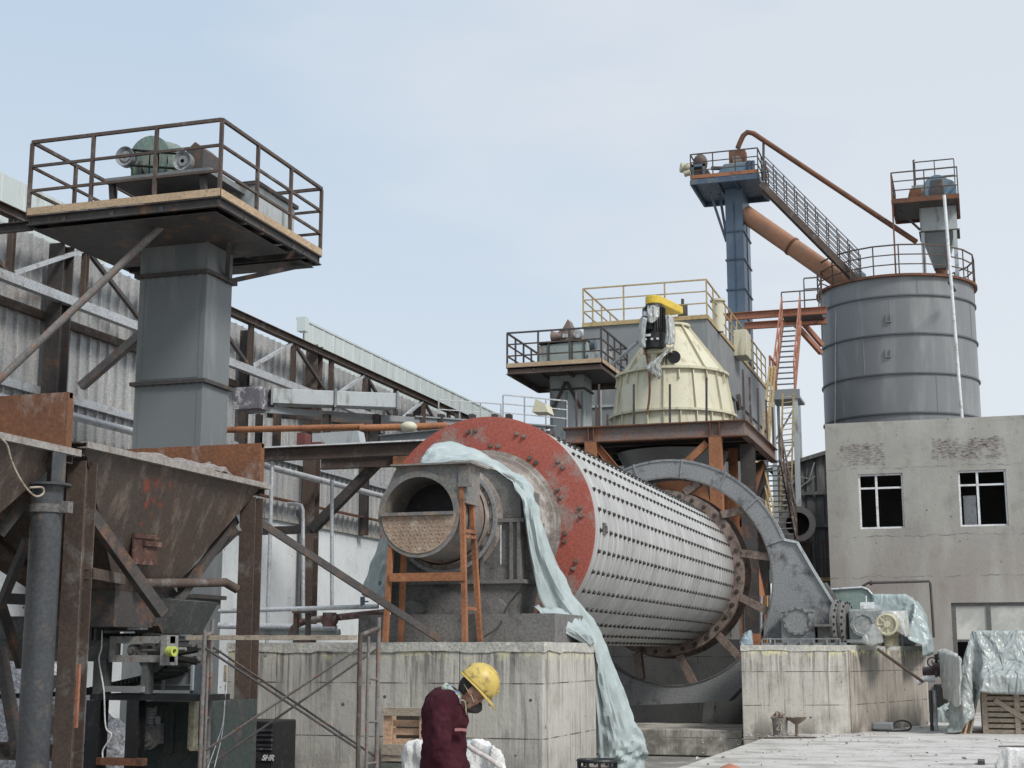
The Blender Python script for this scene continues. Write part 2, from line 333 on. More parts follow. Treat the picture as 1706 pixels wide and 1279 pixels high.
# mill shell: white paint over fine circumferential winding lines, streaks of grime
def mill_mat():
    m = bpy.data.materials.new('scuffed_white_shell'); m.use_nodes = True; t, N, L = nodes(m); bs = N['Principled BSDF']
    g = N.new('ShaderNodeNewGeometry')
    def noi(scale, sc, det=5, ro=.6):
        mp = N.new('ShaderNodeMapping'); mp.inputs['Scale'].default_value = sc; L.new(g.outputs['Position'], mp.inputs[0])
        n = N.new('ShaderNodeTexNoise'); n.inputs['Scale'].default_value = scale; n.inputs['Detail'].default_value = det; n.inputs['Roughness'].default_value = ro
        L.new(mp.outputs[0], n.inputs[0]); return n.outputs[0]
    def mixc(f, lo, hi, a, b2, top=1.0):
        r = N.new('ShaderNodeMapRange'); r.inputs['From Min'].default_value = lo; r.inputs['From Max'].default_value = hi; r.inputs['To Max'].default_value = top; L.new(f, r.inputs['Value'])
        x = N.new('ShaderNodeMix'); x.data_type = 'RGBA'; L.new(r.outputs[0], x.inputs[0])
        for i, q in ((6, a), (7, b2)):
            if isinstance(q, tuple): x.inputs[i].default_value = (*q[:3], 1)
            else: L.new(q, x.inputs[i])
        return x.outputs[2]
    col = mixc(noi(1.1, (1, 1, 1)), .35, .65, (.43,.43,.42), (.33,.325,.315))
    col = mixc(noi(6, (.25, 4.2, .25), 4, .75), .50, .64, col, (.26,.26,.255), .75)
    col = mixc(noi(5, (.3, 5, .2), 3, .6), .54, .66, col, (.60,.60,.595), .8)
    col = mixc(noi(1.6, (1.6, .9, .7), 6, .7), .56, .72, col, (.24,.215,.19), .6)
    sp = N.new('ShaderNodeSeparateXYZ'); L.new(g.outputs['Position'], sp.inputs[0])
    col = mixc(sp.outputs['Y'], 30.0, 31.4, col, (.20,.18,.165), .75)     # darker brown-grey over the last metre by the gear
    L.new(col, bs.inputs['Base Color']); bs.inputs['Roughness'].default_value = .55
    bp = N.new('ShaderNodeBump'); bp.inputs['Strength'].default_value = .2; bp.inputs['Distance'].default_value = .02
    L.new(noi(9, (.3, 5, .3)), bp.inputs['Height']); L.new(bp.outputs[0], bs.inputs['Normal'])
    return m
shell_m = mill_mat()
red_m = M('chalky_red_paint', (.36,.085,.058), (.28,.085,.065), (.26,.20,.175), s=1.0, s3=2.4, amt3=.40, rough=.75, bump=.25, soft=.25)
sheet_m = M('weathered_cladding', (.42,.425,.425), (.32,.325,.325), (.50,.49,.47), s=.8, s3=2.0, amt3=.38, sc3=(3,3,.35), rough=.5, metal=.15, bump=.05, soft=.2)
def add_rust_blotches(m):
    t, N, L = nodes(m); bs = N['Principled BSDF']; src = bs.inputs['Base Color'].links[0].from_socket
    g = N.new('ShaderNodeNewGeometry'); mp = N.new('ShaderNodeMapping'); mp.inputs['Scale'].default_value = (1, .6, 1.6); L.new(g.outputs['Position'], mp.inputs[0])
    n = N.new('ShaderNodeTexNoise'); n.inputs['Scale'].default_value = 1.1; n.inputs['Detail'].default_value = 7; n.inputs['Roughness'].default_value = .7; L.new(mp.outputs[0], n.inputs[0])
    r = N.new('ShaderNodeMapRange'); r.inputs['From Min'].default_value = .62; r.inputs['From Max'].default_value = .70; r.inputs['To Max'].default_value = .8; L.new(n.outputs[0], r.inputs['Value'])
    x = N.new('ShaderNodeMix'); x.data_type = 'RGBA'; L.new(r.outputs[0], x.inputs[0]); L.new(src, x.inputs[6]); x.inputs[7].default_value = (.36,.22,.13,1); L.new(x.outputs[2], bs.inputs['Base Color'])
add_rust_blotches(sheet_m)
fascia_m = M('pale_green_fascia', (.55,.60,.58), (.47,.52,.51), (.36,.38,.37), s=.6, s3=1.4, amt3=.28, sc3=(2,2,.4), rough=.5, bump=.04, fine=.05)
shed_m = M('dark_shed_cladding', (.12,.12,.12), (.09,.09,.09), (.17,.17,.16), s=.8, s3=2, amt3=.35, sc3=(3,3,.4), rough=.7)
glass_w = M('pale_reflection_glass', (.46,.46,.42), (.34,.34,.31), (.58,.57,.52), s=.7, s3=.9, amt3=.4, rough=.15, bump=0, fine=.03, spec=.8, soft=.3)  # whitish reflection put into the colour of opaque panes

# ---------------------------------------------------------------- shared builders
RSEEN = {}
def railing(parent, pts, h, m, nr=3, step=1.1, r=.022, pr=None, skip_first=False, skip_last=False, name='railing'):
    """handrail along base points: rails in one part, every post a sub-part"""
    pts = [V(p) for p in pts]; mb = MB()
    for a, b in zip(pts, pts[1:]):
        for k in range(nr):
            z = V((0, 0, h*(1-k/nr))) ; mb.beam(a+z, b+z, r*2 if k == 0 else r*1.6)
    ro = obj(name, mb, m, parent)
    seen = RSEEN.setdefault(parent.name, set())
    for a, b in zip(pts, pts[1:]):
        n = max(1, round((b-a).length/step))
        for i in range(n+1):
            p = a.lerp(b, i/n); key = tuple(round(q, 1) for q in p)
            if key in seen: continue
            seen.add(key)
            obj('post', MB().beam(p, p+V((0, 0, h-r)), (pr or r)*2, None, (0, 1, 0)), m, ro)
    return ro
def hexbolt(mb, p, n, r=.035, h=.04):
    p = V(p); n = V(n).normalized()
    mb.cyl(p-n*.01, p+n*.012, r*1.35, n=8, smooth=False); mb.cyl(p+n*.01, p+n*h, r, n=6, smooth=False)
def catmull(p, n):
    P = [p[0]*2-p[1]]+list(p)+[p[-1]*2-p[-2]]; out = []
    for i in range(len(p)-1):
        a, b, c, d = P[i:i+4]
        for k in range(n):
            t = k/n; out.append(.5*((2*b)+(c-a)*t+(2*a-5*b+4*c-d)*t*t+(3*b-a-3*c+d)*t**3))
    out.append(p[-1].copy()); return out
def ridged(p, oct=3):
    s = 0; a = 1; f = 1
    for _ in range(oct):
        s += a*(1-abs(noise.noise(p*f)*2.2)); a *= .5; f *= 2.1
    return s/1.75
def cloth(name, rows, m, parent=None, n=12, amp=.05, freq=1.6, aniso=(1, 1, .35), th=.003, seed=0, nf=3.2):
    """sheet through control rows; sharp folds run along its length and wander sideways"""
    R = [catmull([V(q) for q in r], n) for r in rows]; cols = list(zip(*R))
    G = [catmull(list(c), n) for c in cols]
    G = [list(r) for r in zip(*G)]; nr, nc = len(G), len(G[0]); out = []
    for i in range(nr):
        row = []; u = i/n
        for j in range(nc):
            v = j/(nc-1)
            a = G[min(i+1, nr-1)][j]-G[max(i-1, 0)][j]; b = G[i][min(j+1, nc-1)]-G[i][max(j-1, 0)]
            nn = a.cross(b); nn = nn.normalized() if nn.length > 1e-9 else V((0, -1, 0))
            w = b.length*(nc-1)/2; p = G[i][j]
            ph = v*nf+.55*noise.noise(V((u*.45, seed*3.1, v*1.2)))+.8*noise.noise(V((u*.18, seed*1.7, 4)))
            fold = 1-abs((ph*2) % 2-1)*1.0                       # triangle wave: crisp crease lines
            fold2 = 1-abs((ph*4.7+.6*noise.noise(V((u*.9, v*3, seed)))) % 2-1)
            k = .55+.45*noise.noise(V((u*.8, v*2, seed+9)))
            small = noise.noise(V((u*2.1, v*9, seed+2)))*.35+abs(noise.noise(V((u*1.3+v*4, v*5-u, seed+5))))*.5
            row.append(p+nn*amp*min(1, w*2.5)*((fold-.5)*k+.35*(fold2-.5)*k+small-.2))
        out.append(row)
    mb = MB(); mb.grid(out); o = obj(name, mb, m, parent)
    o.data.set_sharp_from_angle(angle=math.radians(13))
    md = o.modifiers.new('solid', 'SOLIDIFY'); md.thickness = th
    return o
def bake(o):
    dg = bpy.context.evaluated_depsgraph_get(); ev = o.evaluated_get(dg); me = bpy.data.meshes.new_from_object(ev)
    o.modifiers.clear(); old = o.data; o.data = me; bpy.data.meshes.remove(old); return o
def voxel(mb, size, smooth=4, fac=.7):
    """fuse the overlapping shapes of mb into one closed surface, return its vertices and faces in world space"""
    me = bpy.data.meshes.new('t'); me.from_pydata([tuple(v) for v in mb.v], [], mb.f)
    bm = bmesh.new(); bm.from_mesh(me); bmesh.ops.recalc_face_normals(bm, faces=bm.faces); bm.to_mesh(me); bm.free()
    o = bpy.data.objects.new('t', me); C.objects.link(o)
    r = o.modifiers.new('r', 'REMESH'); r.mode = 'VOXEL'; r.voxel_size = size
    if smooth: s = o.modifiers.new('s', 'SMOOTH'); s.iterations = smooth; s.factor = fac
    dg = bpy.context.evaluated_depsgraph_get(); me2 = bpy.data.meshes.new_from_object(o.evaluated_get(dg))
    vs = [v.co.copy() for v in me2.vertices]; fs = [list(p.vertices) for p in me2.polygons]; ns = [v.normal.copy() for v in me2.vertices]
    bpy.data.objects.remove(o); bpy.data.meshes.remove(me); bpy.data.meshes.remove(me2)
    out = MB(); out.add(vs, fs, True); out.n = ns; return out
def wrinkle(mb, amp, freq, aniso=(1, 1, .4), seed=0):
    s = V((seed*5.1, seed*2.7, seed))
    for i, v in enumerate(mb.v):
        q = V((v.x*aniso[0], v.y*aniso[1], v.z*aniso[2]))*freq+s
        mb.v[i] = v+mb.n[i]*amp*(ridged(q)-.5)
    return mb
def hull(pts):
    bm = bmesh.new()
    for p in pts: bm.verts.new(p)
    r = bmesh.ops.convex_hull(bm, input=bm.verts)
    for v in [v for v in bm.verts if not v.link_faces]: bm.verts.remove(v)
    bm.verts.index_update(); mb = MB(); mb.add([v.co.copy() for v in bm.verts], [[v.index for v in f.verts] for f in bm.faces]); bm.free(); return mb
def cover(name, hulls, m, parent=None, vox=.035, amp=.06, freq=2.2, aniso=(1, 1, .4), seed=0, smooth=3):
    mb = MB()
    for h in hulls:
        q = hull(h); mb.add(q.v, q.f)
    v = voxel(mb, vox, smooth); wrinkle(v, amp, freq, aniso, seed); wrinkle(v, amp*.3, freq*2.3, (1.5,1.5,.2), seed+3); return obj(name, v, m, parent)
def ball(mb, c, r, n=16, sc=(1, 1, 1), rot=None):
    c = V(c); vs = [c+V((0, 0, 0))]*0; rows = []
    for i in range(n//2+1):
        t = PI*i/(n//2)
        for j in range(n):
            a = 2*PI*j/n; p = V((math.sin(t)*math.cos(a)*r*sc[0], math.sin(t)*math.sin(a)*r*sc[1], math.cos(t)*r*sc[2]))
            if rot: p = rot @ p
            vs.append(c+p)
    fs = []
    for i in range(n//2):
        for j in range(n):
            a, b, c2, d = i*n+j, i*n+(j+1) % n, (i+1)*n+(j+1) % n, (i+1)*n+j
            if i == 0: fs.append((a, c2, d))
            elif i == n//2-1: fs.append((a, b, d))
            else: fs.append((a, b, c2, d))
    return mb.add(vs, fs, True)

def crinkle(m, sc=7, st=.6):
    """creased film: facets of two voronoi sizes in the bump"""
    t, N, L = nodes(m); bs = N['Principled BSDF']; g = N.new('ShaderNodeNewGeometry')
    mp = N.new('ShaderNodeMapping'); mp.inputs['Scale'].default_value = (1, 1, .45); L.new(g.outputs['Position'], mp.inputs[0])
    n = N.new('ShaderNodeTexNoise'); n.inputs['Scale'].default_value = 2.5; L.new(mp.outputs[0], n.inputs[0])
    ad = N.new('ShaderNodeVectorMath'); ad.operation = 'ADD'; L.new(mp.outputs[0], ad.inputs[0]); L.new(n.outputs['Color'], ad.inputs[1])
    prev = None
    for k, s_ in enumerate((sc, sc*2.7)):
        v = N.new('ShaderNodeTexVoronoi'); v.inputs['Scale'].default_value = s_*.5; L.new(ad.outputs[0], v.inputs[0])
        b = N.new('ShaderNodeBump'); b.inputs['Strength'].default_value = st; b.inputs['Distance'].default_value = .16/(k*1.6+1); L.new(v.outputs['Distance'], b.inputs['Height'])
        if prev: L.new(prev, b.inputs['Normal'])
        prev = b.outputs[0]
    L.new(prev, bs.inputs['Normal'])
crinkle(plastic, 5, .4); crinkle(plastic_w, 6, .3); crinkle(tarp_m, 2.4, .10); crinkle(sack_m, 7, .25)

def drape(name, x0, x1, y0, y1, z, hulls, m, parent=None, res=.07, frames=45, th=.004, seed=1, stiff=.5):
    """let a square sheet fall over solid shapes and keep where it comes to rest"""
    nx, ny = int((x1-x0)/res), int((y1-y0)/res); mb = MB()
    mb.grid([[V((x0+(x1-x0)*i/nx, y0+(y1-y0)*j/ny, z+.05*noise.noise(V((i*.23, j*.19, seed)))+.02*noise.noise(V((i*.9, j*.8, seed))))) for i in range(nx+1)] for j in range(ny+1)])
    o = obj(name, mb, m, parent); cols = []
    for h in hulls:
        q = hull(h); me = bpy.data.meshes.new('c'); me.from_pydata([tuple(v) for v in q.v], [], q.f); bm = bmesh.new(); bm.from_mesh(me); bmesh.ops.recalc_face_normals(bm, faces=bm.faces); bm.to_mesh(me); bm.free()
        c = bpy.data.objects.new('c', me); C.objects.link(c); k = c.modifiers.new('c', 'COLLISION'); c.collision.thickness_outer = .02; c.collision.cloth_friction = 12; cols.append(c)
    cm = o.modifiers.new('cloth', 'CLOTH'); st = cm.settings; st.quality = 5; st.mass = .12; st.tension_stiffness = 12; st.compression_stiffness = 12; st.shear_stiffness = 4; st.bending_stiffness = stiff; st.air_damping = 2
    cm.collision_settings.distance_min = .015; cm.collision_settings.collision_quality = 3; cm.point_cache.frame_start = 1; cm.point_cache.frame_end = frames+1
    S.frame_start = 1; S.frame_end = frames+1
    for f in range(1, frames+1): S.frame_set(f)
    bake(o); S.frame_set(1)
    for c in cols: me = c.data; bpy.data.objects.remove(c); bpy.data.meshes.remove(me)
    o.data.polygons.foreach_set('use_smooth', [True]*len(o.data.polygons))
    if not o.data.materials: o.data.materials.append(m)
    sd_ = o.modifiers.new('solid', 'SOLIDIFY'); sd_.thickness = th; return o
def bx(x0, x1, y0, y1, z0, z1): return [V((x, y, z)) for x in (x0, x1) for y in (y0, y1) for z in (z0, z1)]

def settle(o, pins, hulls, frames=22, stiff=.6):
    """let an already shaped sheet relax under its own weight; pins keep their place"""
    o.modifiers.clear(); cols = []
    for h in hulls:
        q = hull(h); me = bpy.data.meshes.new('c'); me.from_pydata([tuple(v) for v in q.v], [], q.f); bm = bmesh.new(); bm.from_mesh(me); bmesh.ops.recalc_face_normals(bm, faces=bm.faces); bm.to_mesh(me); bm.free()
        c = bpy.data.objects.new('c', me); C.objects.link(c); c.modifiers.new('c', 'COLLISION'); c.collision.thickness_outer = .015; c.collision.cloth_friction = 20; cols.append(c)
    vg = o.vertex_groups.new(name='pin'); vg.add(pins, 1.0, 'REPLACE')
    cm = o.modifiers.new('cloth', 'CLOTH'); st = cm.settings; st.quality = 6; st.mass = .15; st.tension_stiffness = 14; st.compression_stiffness = 14; st.shear_stiffness = 6; st.bending_stiffness = stiff; st.air_damping = 3; st.vertex_group_mass = 'pin'
    cm.collision_settings.distance_min = .012; cm.point_cache.frame_end = frames+1; S.frame_start = 1; S.frame_end = frames+1
    for f in range(1, frames+1): S.frame_set(f)
    bake(o); S.frame_set(1)
    for c in cols: me = c.data; bpy.data.objects.remove(c); bpy.data.meshes.remove(me)
    o.vertex_groups.clear(); sd_ = o.modifiers.new('solid', 'SOLIDIFY'); sd_.thickness = .003
# ================================================================ SETTING
def poly(pts): mb = MB(); mb.add(pts, [list(range(len(pts)))]); return mb
obj('ground', poly([(-300,-60,-.35),(300,-60,-.35),(300,500,-.35),(-300,500,-.35)]), ground_m, kind='structure')
obj('yard_pavement', MB().box((-14.9,-20,-.34),(-4.15,19.0,0)), yard_m, kind='structure')
_A, _B = uz(1130,1279,.1), uz(1297,1221,.1)
obj('slab_pavement', MB().prism([(_A.x-.1,-20,-.34),(40,-20,-.34),(40,75,-.34),(_B.x-.5,75,-.34),(_B.x,_B.y+1.2,-.34),(_B.x,_B.y,-.34),(_A.x,_A.y,-.34)], (0,0,.44)), slab_m, kind='structure')

# ================================================================ STEEL HALL ON THE LEFT
XW = -15.0
hall = thing('steel_hall', 'long corrugated grey steel hall with rusty lattice girder and pale base wall', 'building', (XW, 34, 0))
zc = ux(440, 855, XW).z; ze = 8.62; Y0, Y1 = 8.0, 62.0
def corr(x, y0, y1, z0, z1, pitch=.30, d=.04, gap=None):
    mb = MB(); prof = []; y = y0
    while y < y1:
        prof += [(y, 0), (y+pitch*.80, 0), (y+pitch*.82, -d*1.5), (y+pitch*.90, -d*1.5), (y+pitch*.92, 0)]; y += pitch
    lo = [V((x-q, yy, z0)) for yy, q in prof]; hi = [V((x-q, yy, z1)) for yy, q in prof]
    mb.grid([lo, hi], smooth=False)
    lo = [v+V((-.02,0,0)) for v in lo]; hi = [v+V((-.02,0,0)) for v in hi]; mb.grid([hi, lo], smooth=False); return mb
levels = [zc-.1, 5.95, 7.2, ze-.1]
for k in range(3):
    for (ya, yb) in ((8, 15.9), (16, 21.9), (22, 27.9), (28, 33.9), (34, 39.9), (40, 45.9), (46, 51.9), (52, 60)):
        obj('cladding_panel', corr(XW-.02*k-random.random()*.01, ya, yb-.02, levels[k], levels[k+1]+.06), sheet_m, hall)
obj('base_wall', MB().box((XW-.35, Y0, -.3), (XW-.03, Y1, zc-.1)), conc_wall, hall)
obj('base_wall_cap', MB().box((XW-.37, Y0, zc-.1), (XW+.03, Y1, zc-.02)), conc_cap, hall)
# girts
for z in (7.22, 5.92):
    obj('girt', MB().chan((XW+.07, Y0, z), (XW+.07, Y1, z), .1, .14, .012, side=1), steel_br if z > 6 else galv, hall)
# lattice girder: top and bottom chord, posts, diagonals
XG = XW+.42
obj('top_chord', MB().hbeam((XG, Y0, ze-.05), (XG, Y1, ze-.05), .16, .16, .014), steel_br, hall)
obj('bottom_chord', MB().chan((XG, Y0, 7.5), (XG, Y1, 7.5), .14, .16, .014), galv, hall)
y = 9.1; k = 0
while y < 60:
    if k % 2 == 0 and 0: pass
    obj('girder_post', MB().hbeam((XG, y, 7.58), (XG, y, ze-.14), .10, .10, .01, (0,1,0)), steel_br, hall)
    d = MB(); e = MB()
    if k % 2 == 0: d.beam((XG, y+.1, ze-.15), (XG, y+1.95, 7.6), .07, .07); obj('diagonal', d, steel_dk, hall)
    else: e.beam((XG, y+.1, 7.6), (XG, y+1.95, ze-.15), .07, .07); obj('diagonal', e, galv, hall)
    y += 2.05; k += 1
# columns
for y in (14.1, 20.9, 31.0, 43.4, 54):
    obj('column', MB().hbeam((XW+.28, y, 0), (XW+.28, y, ze-.15 if y != 31.0 else ze+.1), .30, .30, .02, (0,1,0)), steel_br if y > 30 else steel_dk, hall)
for y in (17.5, 24.6, 27.8, 34.4, 38):
    obj('stud', MB().hbeam((XW+.16, y, zc-.1), (XW+.16, y, ze-.2), .18, .16, .014, (0,1,0)), steel_dk, hall)
# long galvanised pipe rail below the girder and other horizontals on the cladding
a, b = ux(440, 775, XW+.7), ux(640, 828, XW+.7); zz = (a.z+b.z)/2
obj('wall_rail', MB().tube([(XW+.7, 14, zz), (XW+.7, 60, zz)], .07), galv, hall)
obj('wall_rail', MB().tube([(XW+.3, 20, zc+.95), (XW+.3, 27.8, zc+.95)], .05), galv, hall)
obj('sill_rail', MB().beam((XW+.15, 12, zc+.35), (XW+.15, 60, zc+.35), .08, .05), rust, hall)
# parapet fascia in two runs, with a broken near end
def fascia(y0, y1, z0, z1):
    mb = corr(XW-.55, y0, y1, z0, z1, .62, .008); return mb
zf = 9.62
obj('fascia', fascia(8, 23.0, ze-.2, zf+.03), fascia_m, hall)
obj('fascia', fascia(32.1, 59, ze-.3, zf), fascia_m, hall)
obj('fascia_trim', MB().beam((XW-.60, 31.9, zf+.03), (XW-.60, 59, zf+.03), .14, .05), fascia_m, hall)
obj('fascia_trim', MB().box((XW-.62, 31.85, zf-.3), (XW-.40, 32.08, zf+.05)), fascia_m, hall)
obj('roof_sheet', MB().prism([(XW-.45, 8, ze), (XW-12, 8, ze+1.0), (XW-12, 8, ze+.93), (XW-.45, 8, ze-.07)], (0, 52, 0)), sheet_m, hall)
obj('far_wall', MB().box((XW-12, 60, 0), (XW-.4, 60.2, ze)), sheet_m, hall)

# ================================================================ LEFT BUCKET ELEVATOR WITH ITS PLATFORM
TX0, TX1, TY0, TY1 = -11.97, -10.82, 19.0, 19.78
tower = thing('bucket_elevator', 'tall dark grey bucket elevator under the wide railed platform at left', 'bucket elevator', (-11.4, 19.4, 0))
zj = [-.3, 2.4, uy(334, 634, TY0).z, uy(345, 452, TY0).z, 7.85]
for z0, z1 in zip(zj, zj[1:]):
    obj('casing_section', MB().box((TX0, TY0, z0), (TX1, TY1, z1-.008)), grey_pt, tower, bevel=.006)
for z in zj[1:4]:
    mb = MB()
    mb.box((TX0-.06, TY0-.06, z-.028), (TX1+.06, TY1+.06, z+.028))
    for i in range(9): hexbolt(mb, (TX0+.06+i*.13, TY0-.03, z-.03), (0,0,-1), .012, .012)
    obj('joint_flange', mb, steel_dk, tower)
for z0, z1 in ((zj[1], zj[2]), (zj[2], zj[3])):            # raised seams on the front plate
    mb = MB(); x0, x1 = TX0+.08, TX1-.07; y = TY0-.008
    mb.box((x0, y, z0+.08), (x0+.022, TY0+.001, z1-.1)).box((x1-.02, y, z0+.08), (x1, TY0+.001, z1-.1)).box((x0+.022, y, z0+.06), (x1-.02, TY0+.001, z0+.08))
    obj('seam_strip', mb, grey_pt, tower)
DZ = uy(365, 338, 17.6).z                                   # deck underside level
DX0, DX1, DY0, DY1 = uy(47, 358, 17.6).x, uy(365, 338, 17.6).x, 17.6, ux(533, 435, uy(365, 338, 17.6).x).y
print('deck', DX0, DX1, DY0, DY1, DZ)
HX0, HX1, HY0 = DX1-.98, DX1-.02, 20.25
deck = MB(); t = .03
deck.box((DX0+.06, DY0+.06, DZ-.105), (DX1-.08, 19.93, DZ-.095)).box((DX0+.06, 20.37, DZ-.105), (DX1-.08, DY1-.06, DZ-.095)); deck.box((DX0, DY0+.03, DZ+.06), (DX1-.02, 19.95, DZ+.09)).box((DX0, 20.35, DZ+.06), (DX1-.02, DY1-.03, DZ+.09)).box((DX0, 19.95, DZ+.06), (TX1+.0, 20.35, DZ+.09))
pl = obj('deck_plate', deck, steel_dk, tower)
fr = MB()
for a, b in (((DX0, DY0), (DX1, DY0)), ((DX1, DY0), (DX1, DY1)), ((DX1, DY1), (DX0, DY1)), ((DX0, DY1), (DX0, DY0))):
    fr.chan((*a, DZ+.02), (*b, DZ+.02), .06, .14, .012, side=-1)
for x in (-12.4, -11.6, -10.8): fr.beam((x, DY0, DZ+.01), (x, DY1, DZ+.01), .07, .08)
for y in (18.4, 19.0-.06, 19.95, 20.35): fr.beam((DX0, y, DZ-.03), (DX1, y, DZ-.03), .07, .1)
obj('deck_frame', fr, steel_dk, tower)
for a, b in (((DX0, DY0-.02), (DX1+.02, DY0-.02)), ((DX1+.02, DY0), (DX1+.02, DY1)), ((DX0-.02, DY0), (DX0-.02, DY1))):
    obj('toe_board', MB().beam((*a, DZ+.155), (*b, DZ+.155), .025, .11), wood, tower)
HR = uy(369, 199, 17.6).z-DZ-.1; B = DZ+.1
railing(tower, [(DX0, DY0, B), (DX1, DY0, B)], HR, steel_br, 3, 1.03, .024)
railing(tower, [(DX1, DY0, B), (DX1, DY1, B)], HR, steel_br, 3, 1.25, .024)
railing(tower, [(DX1, DY1, B), (DX0, DY1, B)], HR, steel_br, 3, 1.0, .024)
railing(tower, [(DX0, DY1, B), (DX0, DY0, B)], HR, steel_br, 3, 1.1, .024)
a = uy(278, 368, 18.2); b = uy(-25, 655, 17.0)
obj('brace', MB().cyl(a, b, .055, n=14), tube_gr, tower)
obj('brace', MB().beam((TX0, 19.1, 6.35), (TX0-1.0, 19.1, 5.6), .12, .12), tube_gr, tower)
obj('brace', MB().beam(ux(384, 468, TX1+.02)+V((0,0,0)), (DX1-.1, DY1-.1, DZ-.04), .07, .07), steel_dk, tower)
obj('brace', MB().beam((TX1, 19.6, 7.2), (TX1+.35, 19.0, DZ-.02), .07, .07), steel_dk, tower)
obj('link_beam', MB().chan((DX0, DY0+.1, DZ-.02), (XG, DY0+.1, DZ-.02), .08, .14), steel_dk, tower)
# sloping drive deck
q = [uy(180, 300, 18.0), uy(352, 275, 18.0)]
zt = q[0].z; xa, xb = q[0].x, q[1].x
db = MB(); db.box((xa, 17.95, zt-.03), (xb, 19.75, zt)); db.box((xa, 17.93, zt-.08), (xb, 17.955, zt+.005)); db.box((xb-.02, 17.955, zt-.08), (xb+.02, 19.75, zt+.005))
obj('drive_deck', db, grey_md, tower)
for p in ((xa+.1, 18.05), (xb-.1, 18.05), (xa+.1, 19.6), (xb-.1, 19.6)):
    obj('deck_leg', MB().beam((p[0], p[1], B), (p[0]-.06, p[1], zt-.03), .08, .08), steel_dk, tower)
obj('head_box', MB().box((TX0, 19.0, B), (TX1, 19.9, B+.55)), steel_dk, tower)
# discharge box behind right
hb = MB(); z0 = DZ+.1; x0, x1 = -10.55, -10.05
hb.box((x0, 19.0, z0), (x1, 20.3, z0+.62))
obj('discharge_box', hb, grey_lt, tower); obj('box_lid', MB().box((x0-.04, 18.97, z0+.62), (x1+.05, 20.35, z0+.68)), steel_dk, tower)
# drive: gearbox, pulleys, belt, motor, belt guard
drv = thing('gear_drive', 'green geared motor with two pulleys and belt on the left elevator platform', 'motor', ((xa+xb)/2, 18.6, zt+.001))
gx = uy(262, 260, 18.5).x; gz = zt
mb = MB(); ball(mb, (gx, 18.6, gz+.36), .44, 20, (1.1, .62, .86)); mb.cyl((gx-.05, 18.35, gz+.42), (gx-.05, 18.85, gz+.42), .34, n=28); g1 = MB(); g1.add(mb.v, mb.f, True)
g1.box((gx-.42, 18.3, gz+.01), (gx+.45, 18.9, gz+.14)); g1.lathe((gx+.1, 18.28, gz+.3), (0,1,0), [(0, 0), (0, .22), (.08, .24), (.5, .24), (.6, .2), (.62, 0)], 20)
for i in range(5): g1.box((gx-.3+i*.15, 18.28, gz+.14), (gx-.28+i*.15, 18.92, gz+.45))
obj('gearbox', g1, green_pt, drv)
pA = V((uy(208, 258, 18.1).x, 18.1, gz+.38)); pB = V((uy(304, 262, 18.1).x, 18.1, gz+.21))
for p, R in ((pA, .15), (pB, .145)):
    obj('pulley', MB().lathe(p, (0,1,0), [(0, .03), (0, R*.55), (.02, R*.6), (.0, R*.8), (-.02, R), (.10, R), (.10, .04)], 24), cast_lt, drv)
bt = MB()
for s_ in (1, -1): bt.beam(pA+V((0, .04, .12*s_)), pB+V((0, .04, .112*s_)), .09, .012)
obj('drive_belt', bt, rubber, drv)
mt = MB(); mt.cyl(pB+V((0, .12, 0)), pB+V((0, .62, 0)), .15); 
for i in range(12): a_ = 2*PI*i/12; mt.box((pB.x+.15*math.cos(a_)-.008, 18.25, pB.z+.15*math.sin(a_)-.008), (pB.x+.17*math.cos(a_)+.008, 18.66, pB.z+.17*math.sin(a_)+.008))
mt.box((pB.x-.14, 18.25, zt+.005), (pB.x+.14, 18.62, zt+.05)); obj('motor_body', mt, green_pt, drv)
gd = MB(); gxx = uy(330, 260, 18.3).x; gd.prism([(gxx-.14, 18.2, gz+.02), (gxx+.14, 18.2, gz+.02), (gxx+.14, 18.2, gz+.4), (gxx+.0, 18.2, gz+.52), (gxx-.14, 18.2, gz+.40)], (0, .5, 0))
obj('guard_box', gd, steel_dk, drv)
obj('output_shaft', MB().cyl((gx, 18.9, gz+.3), (gx, 19.6, gz+.3), .05), steel_dk, drv)

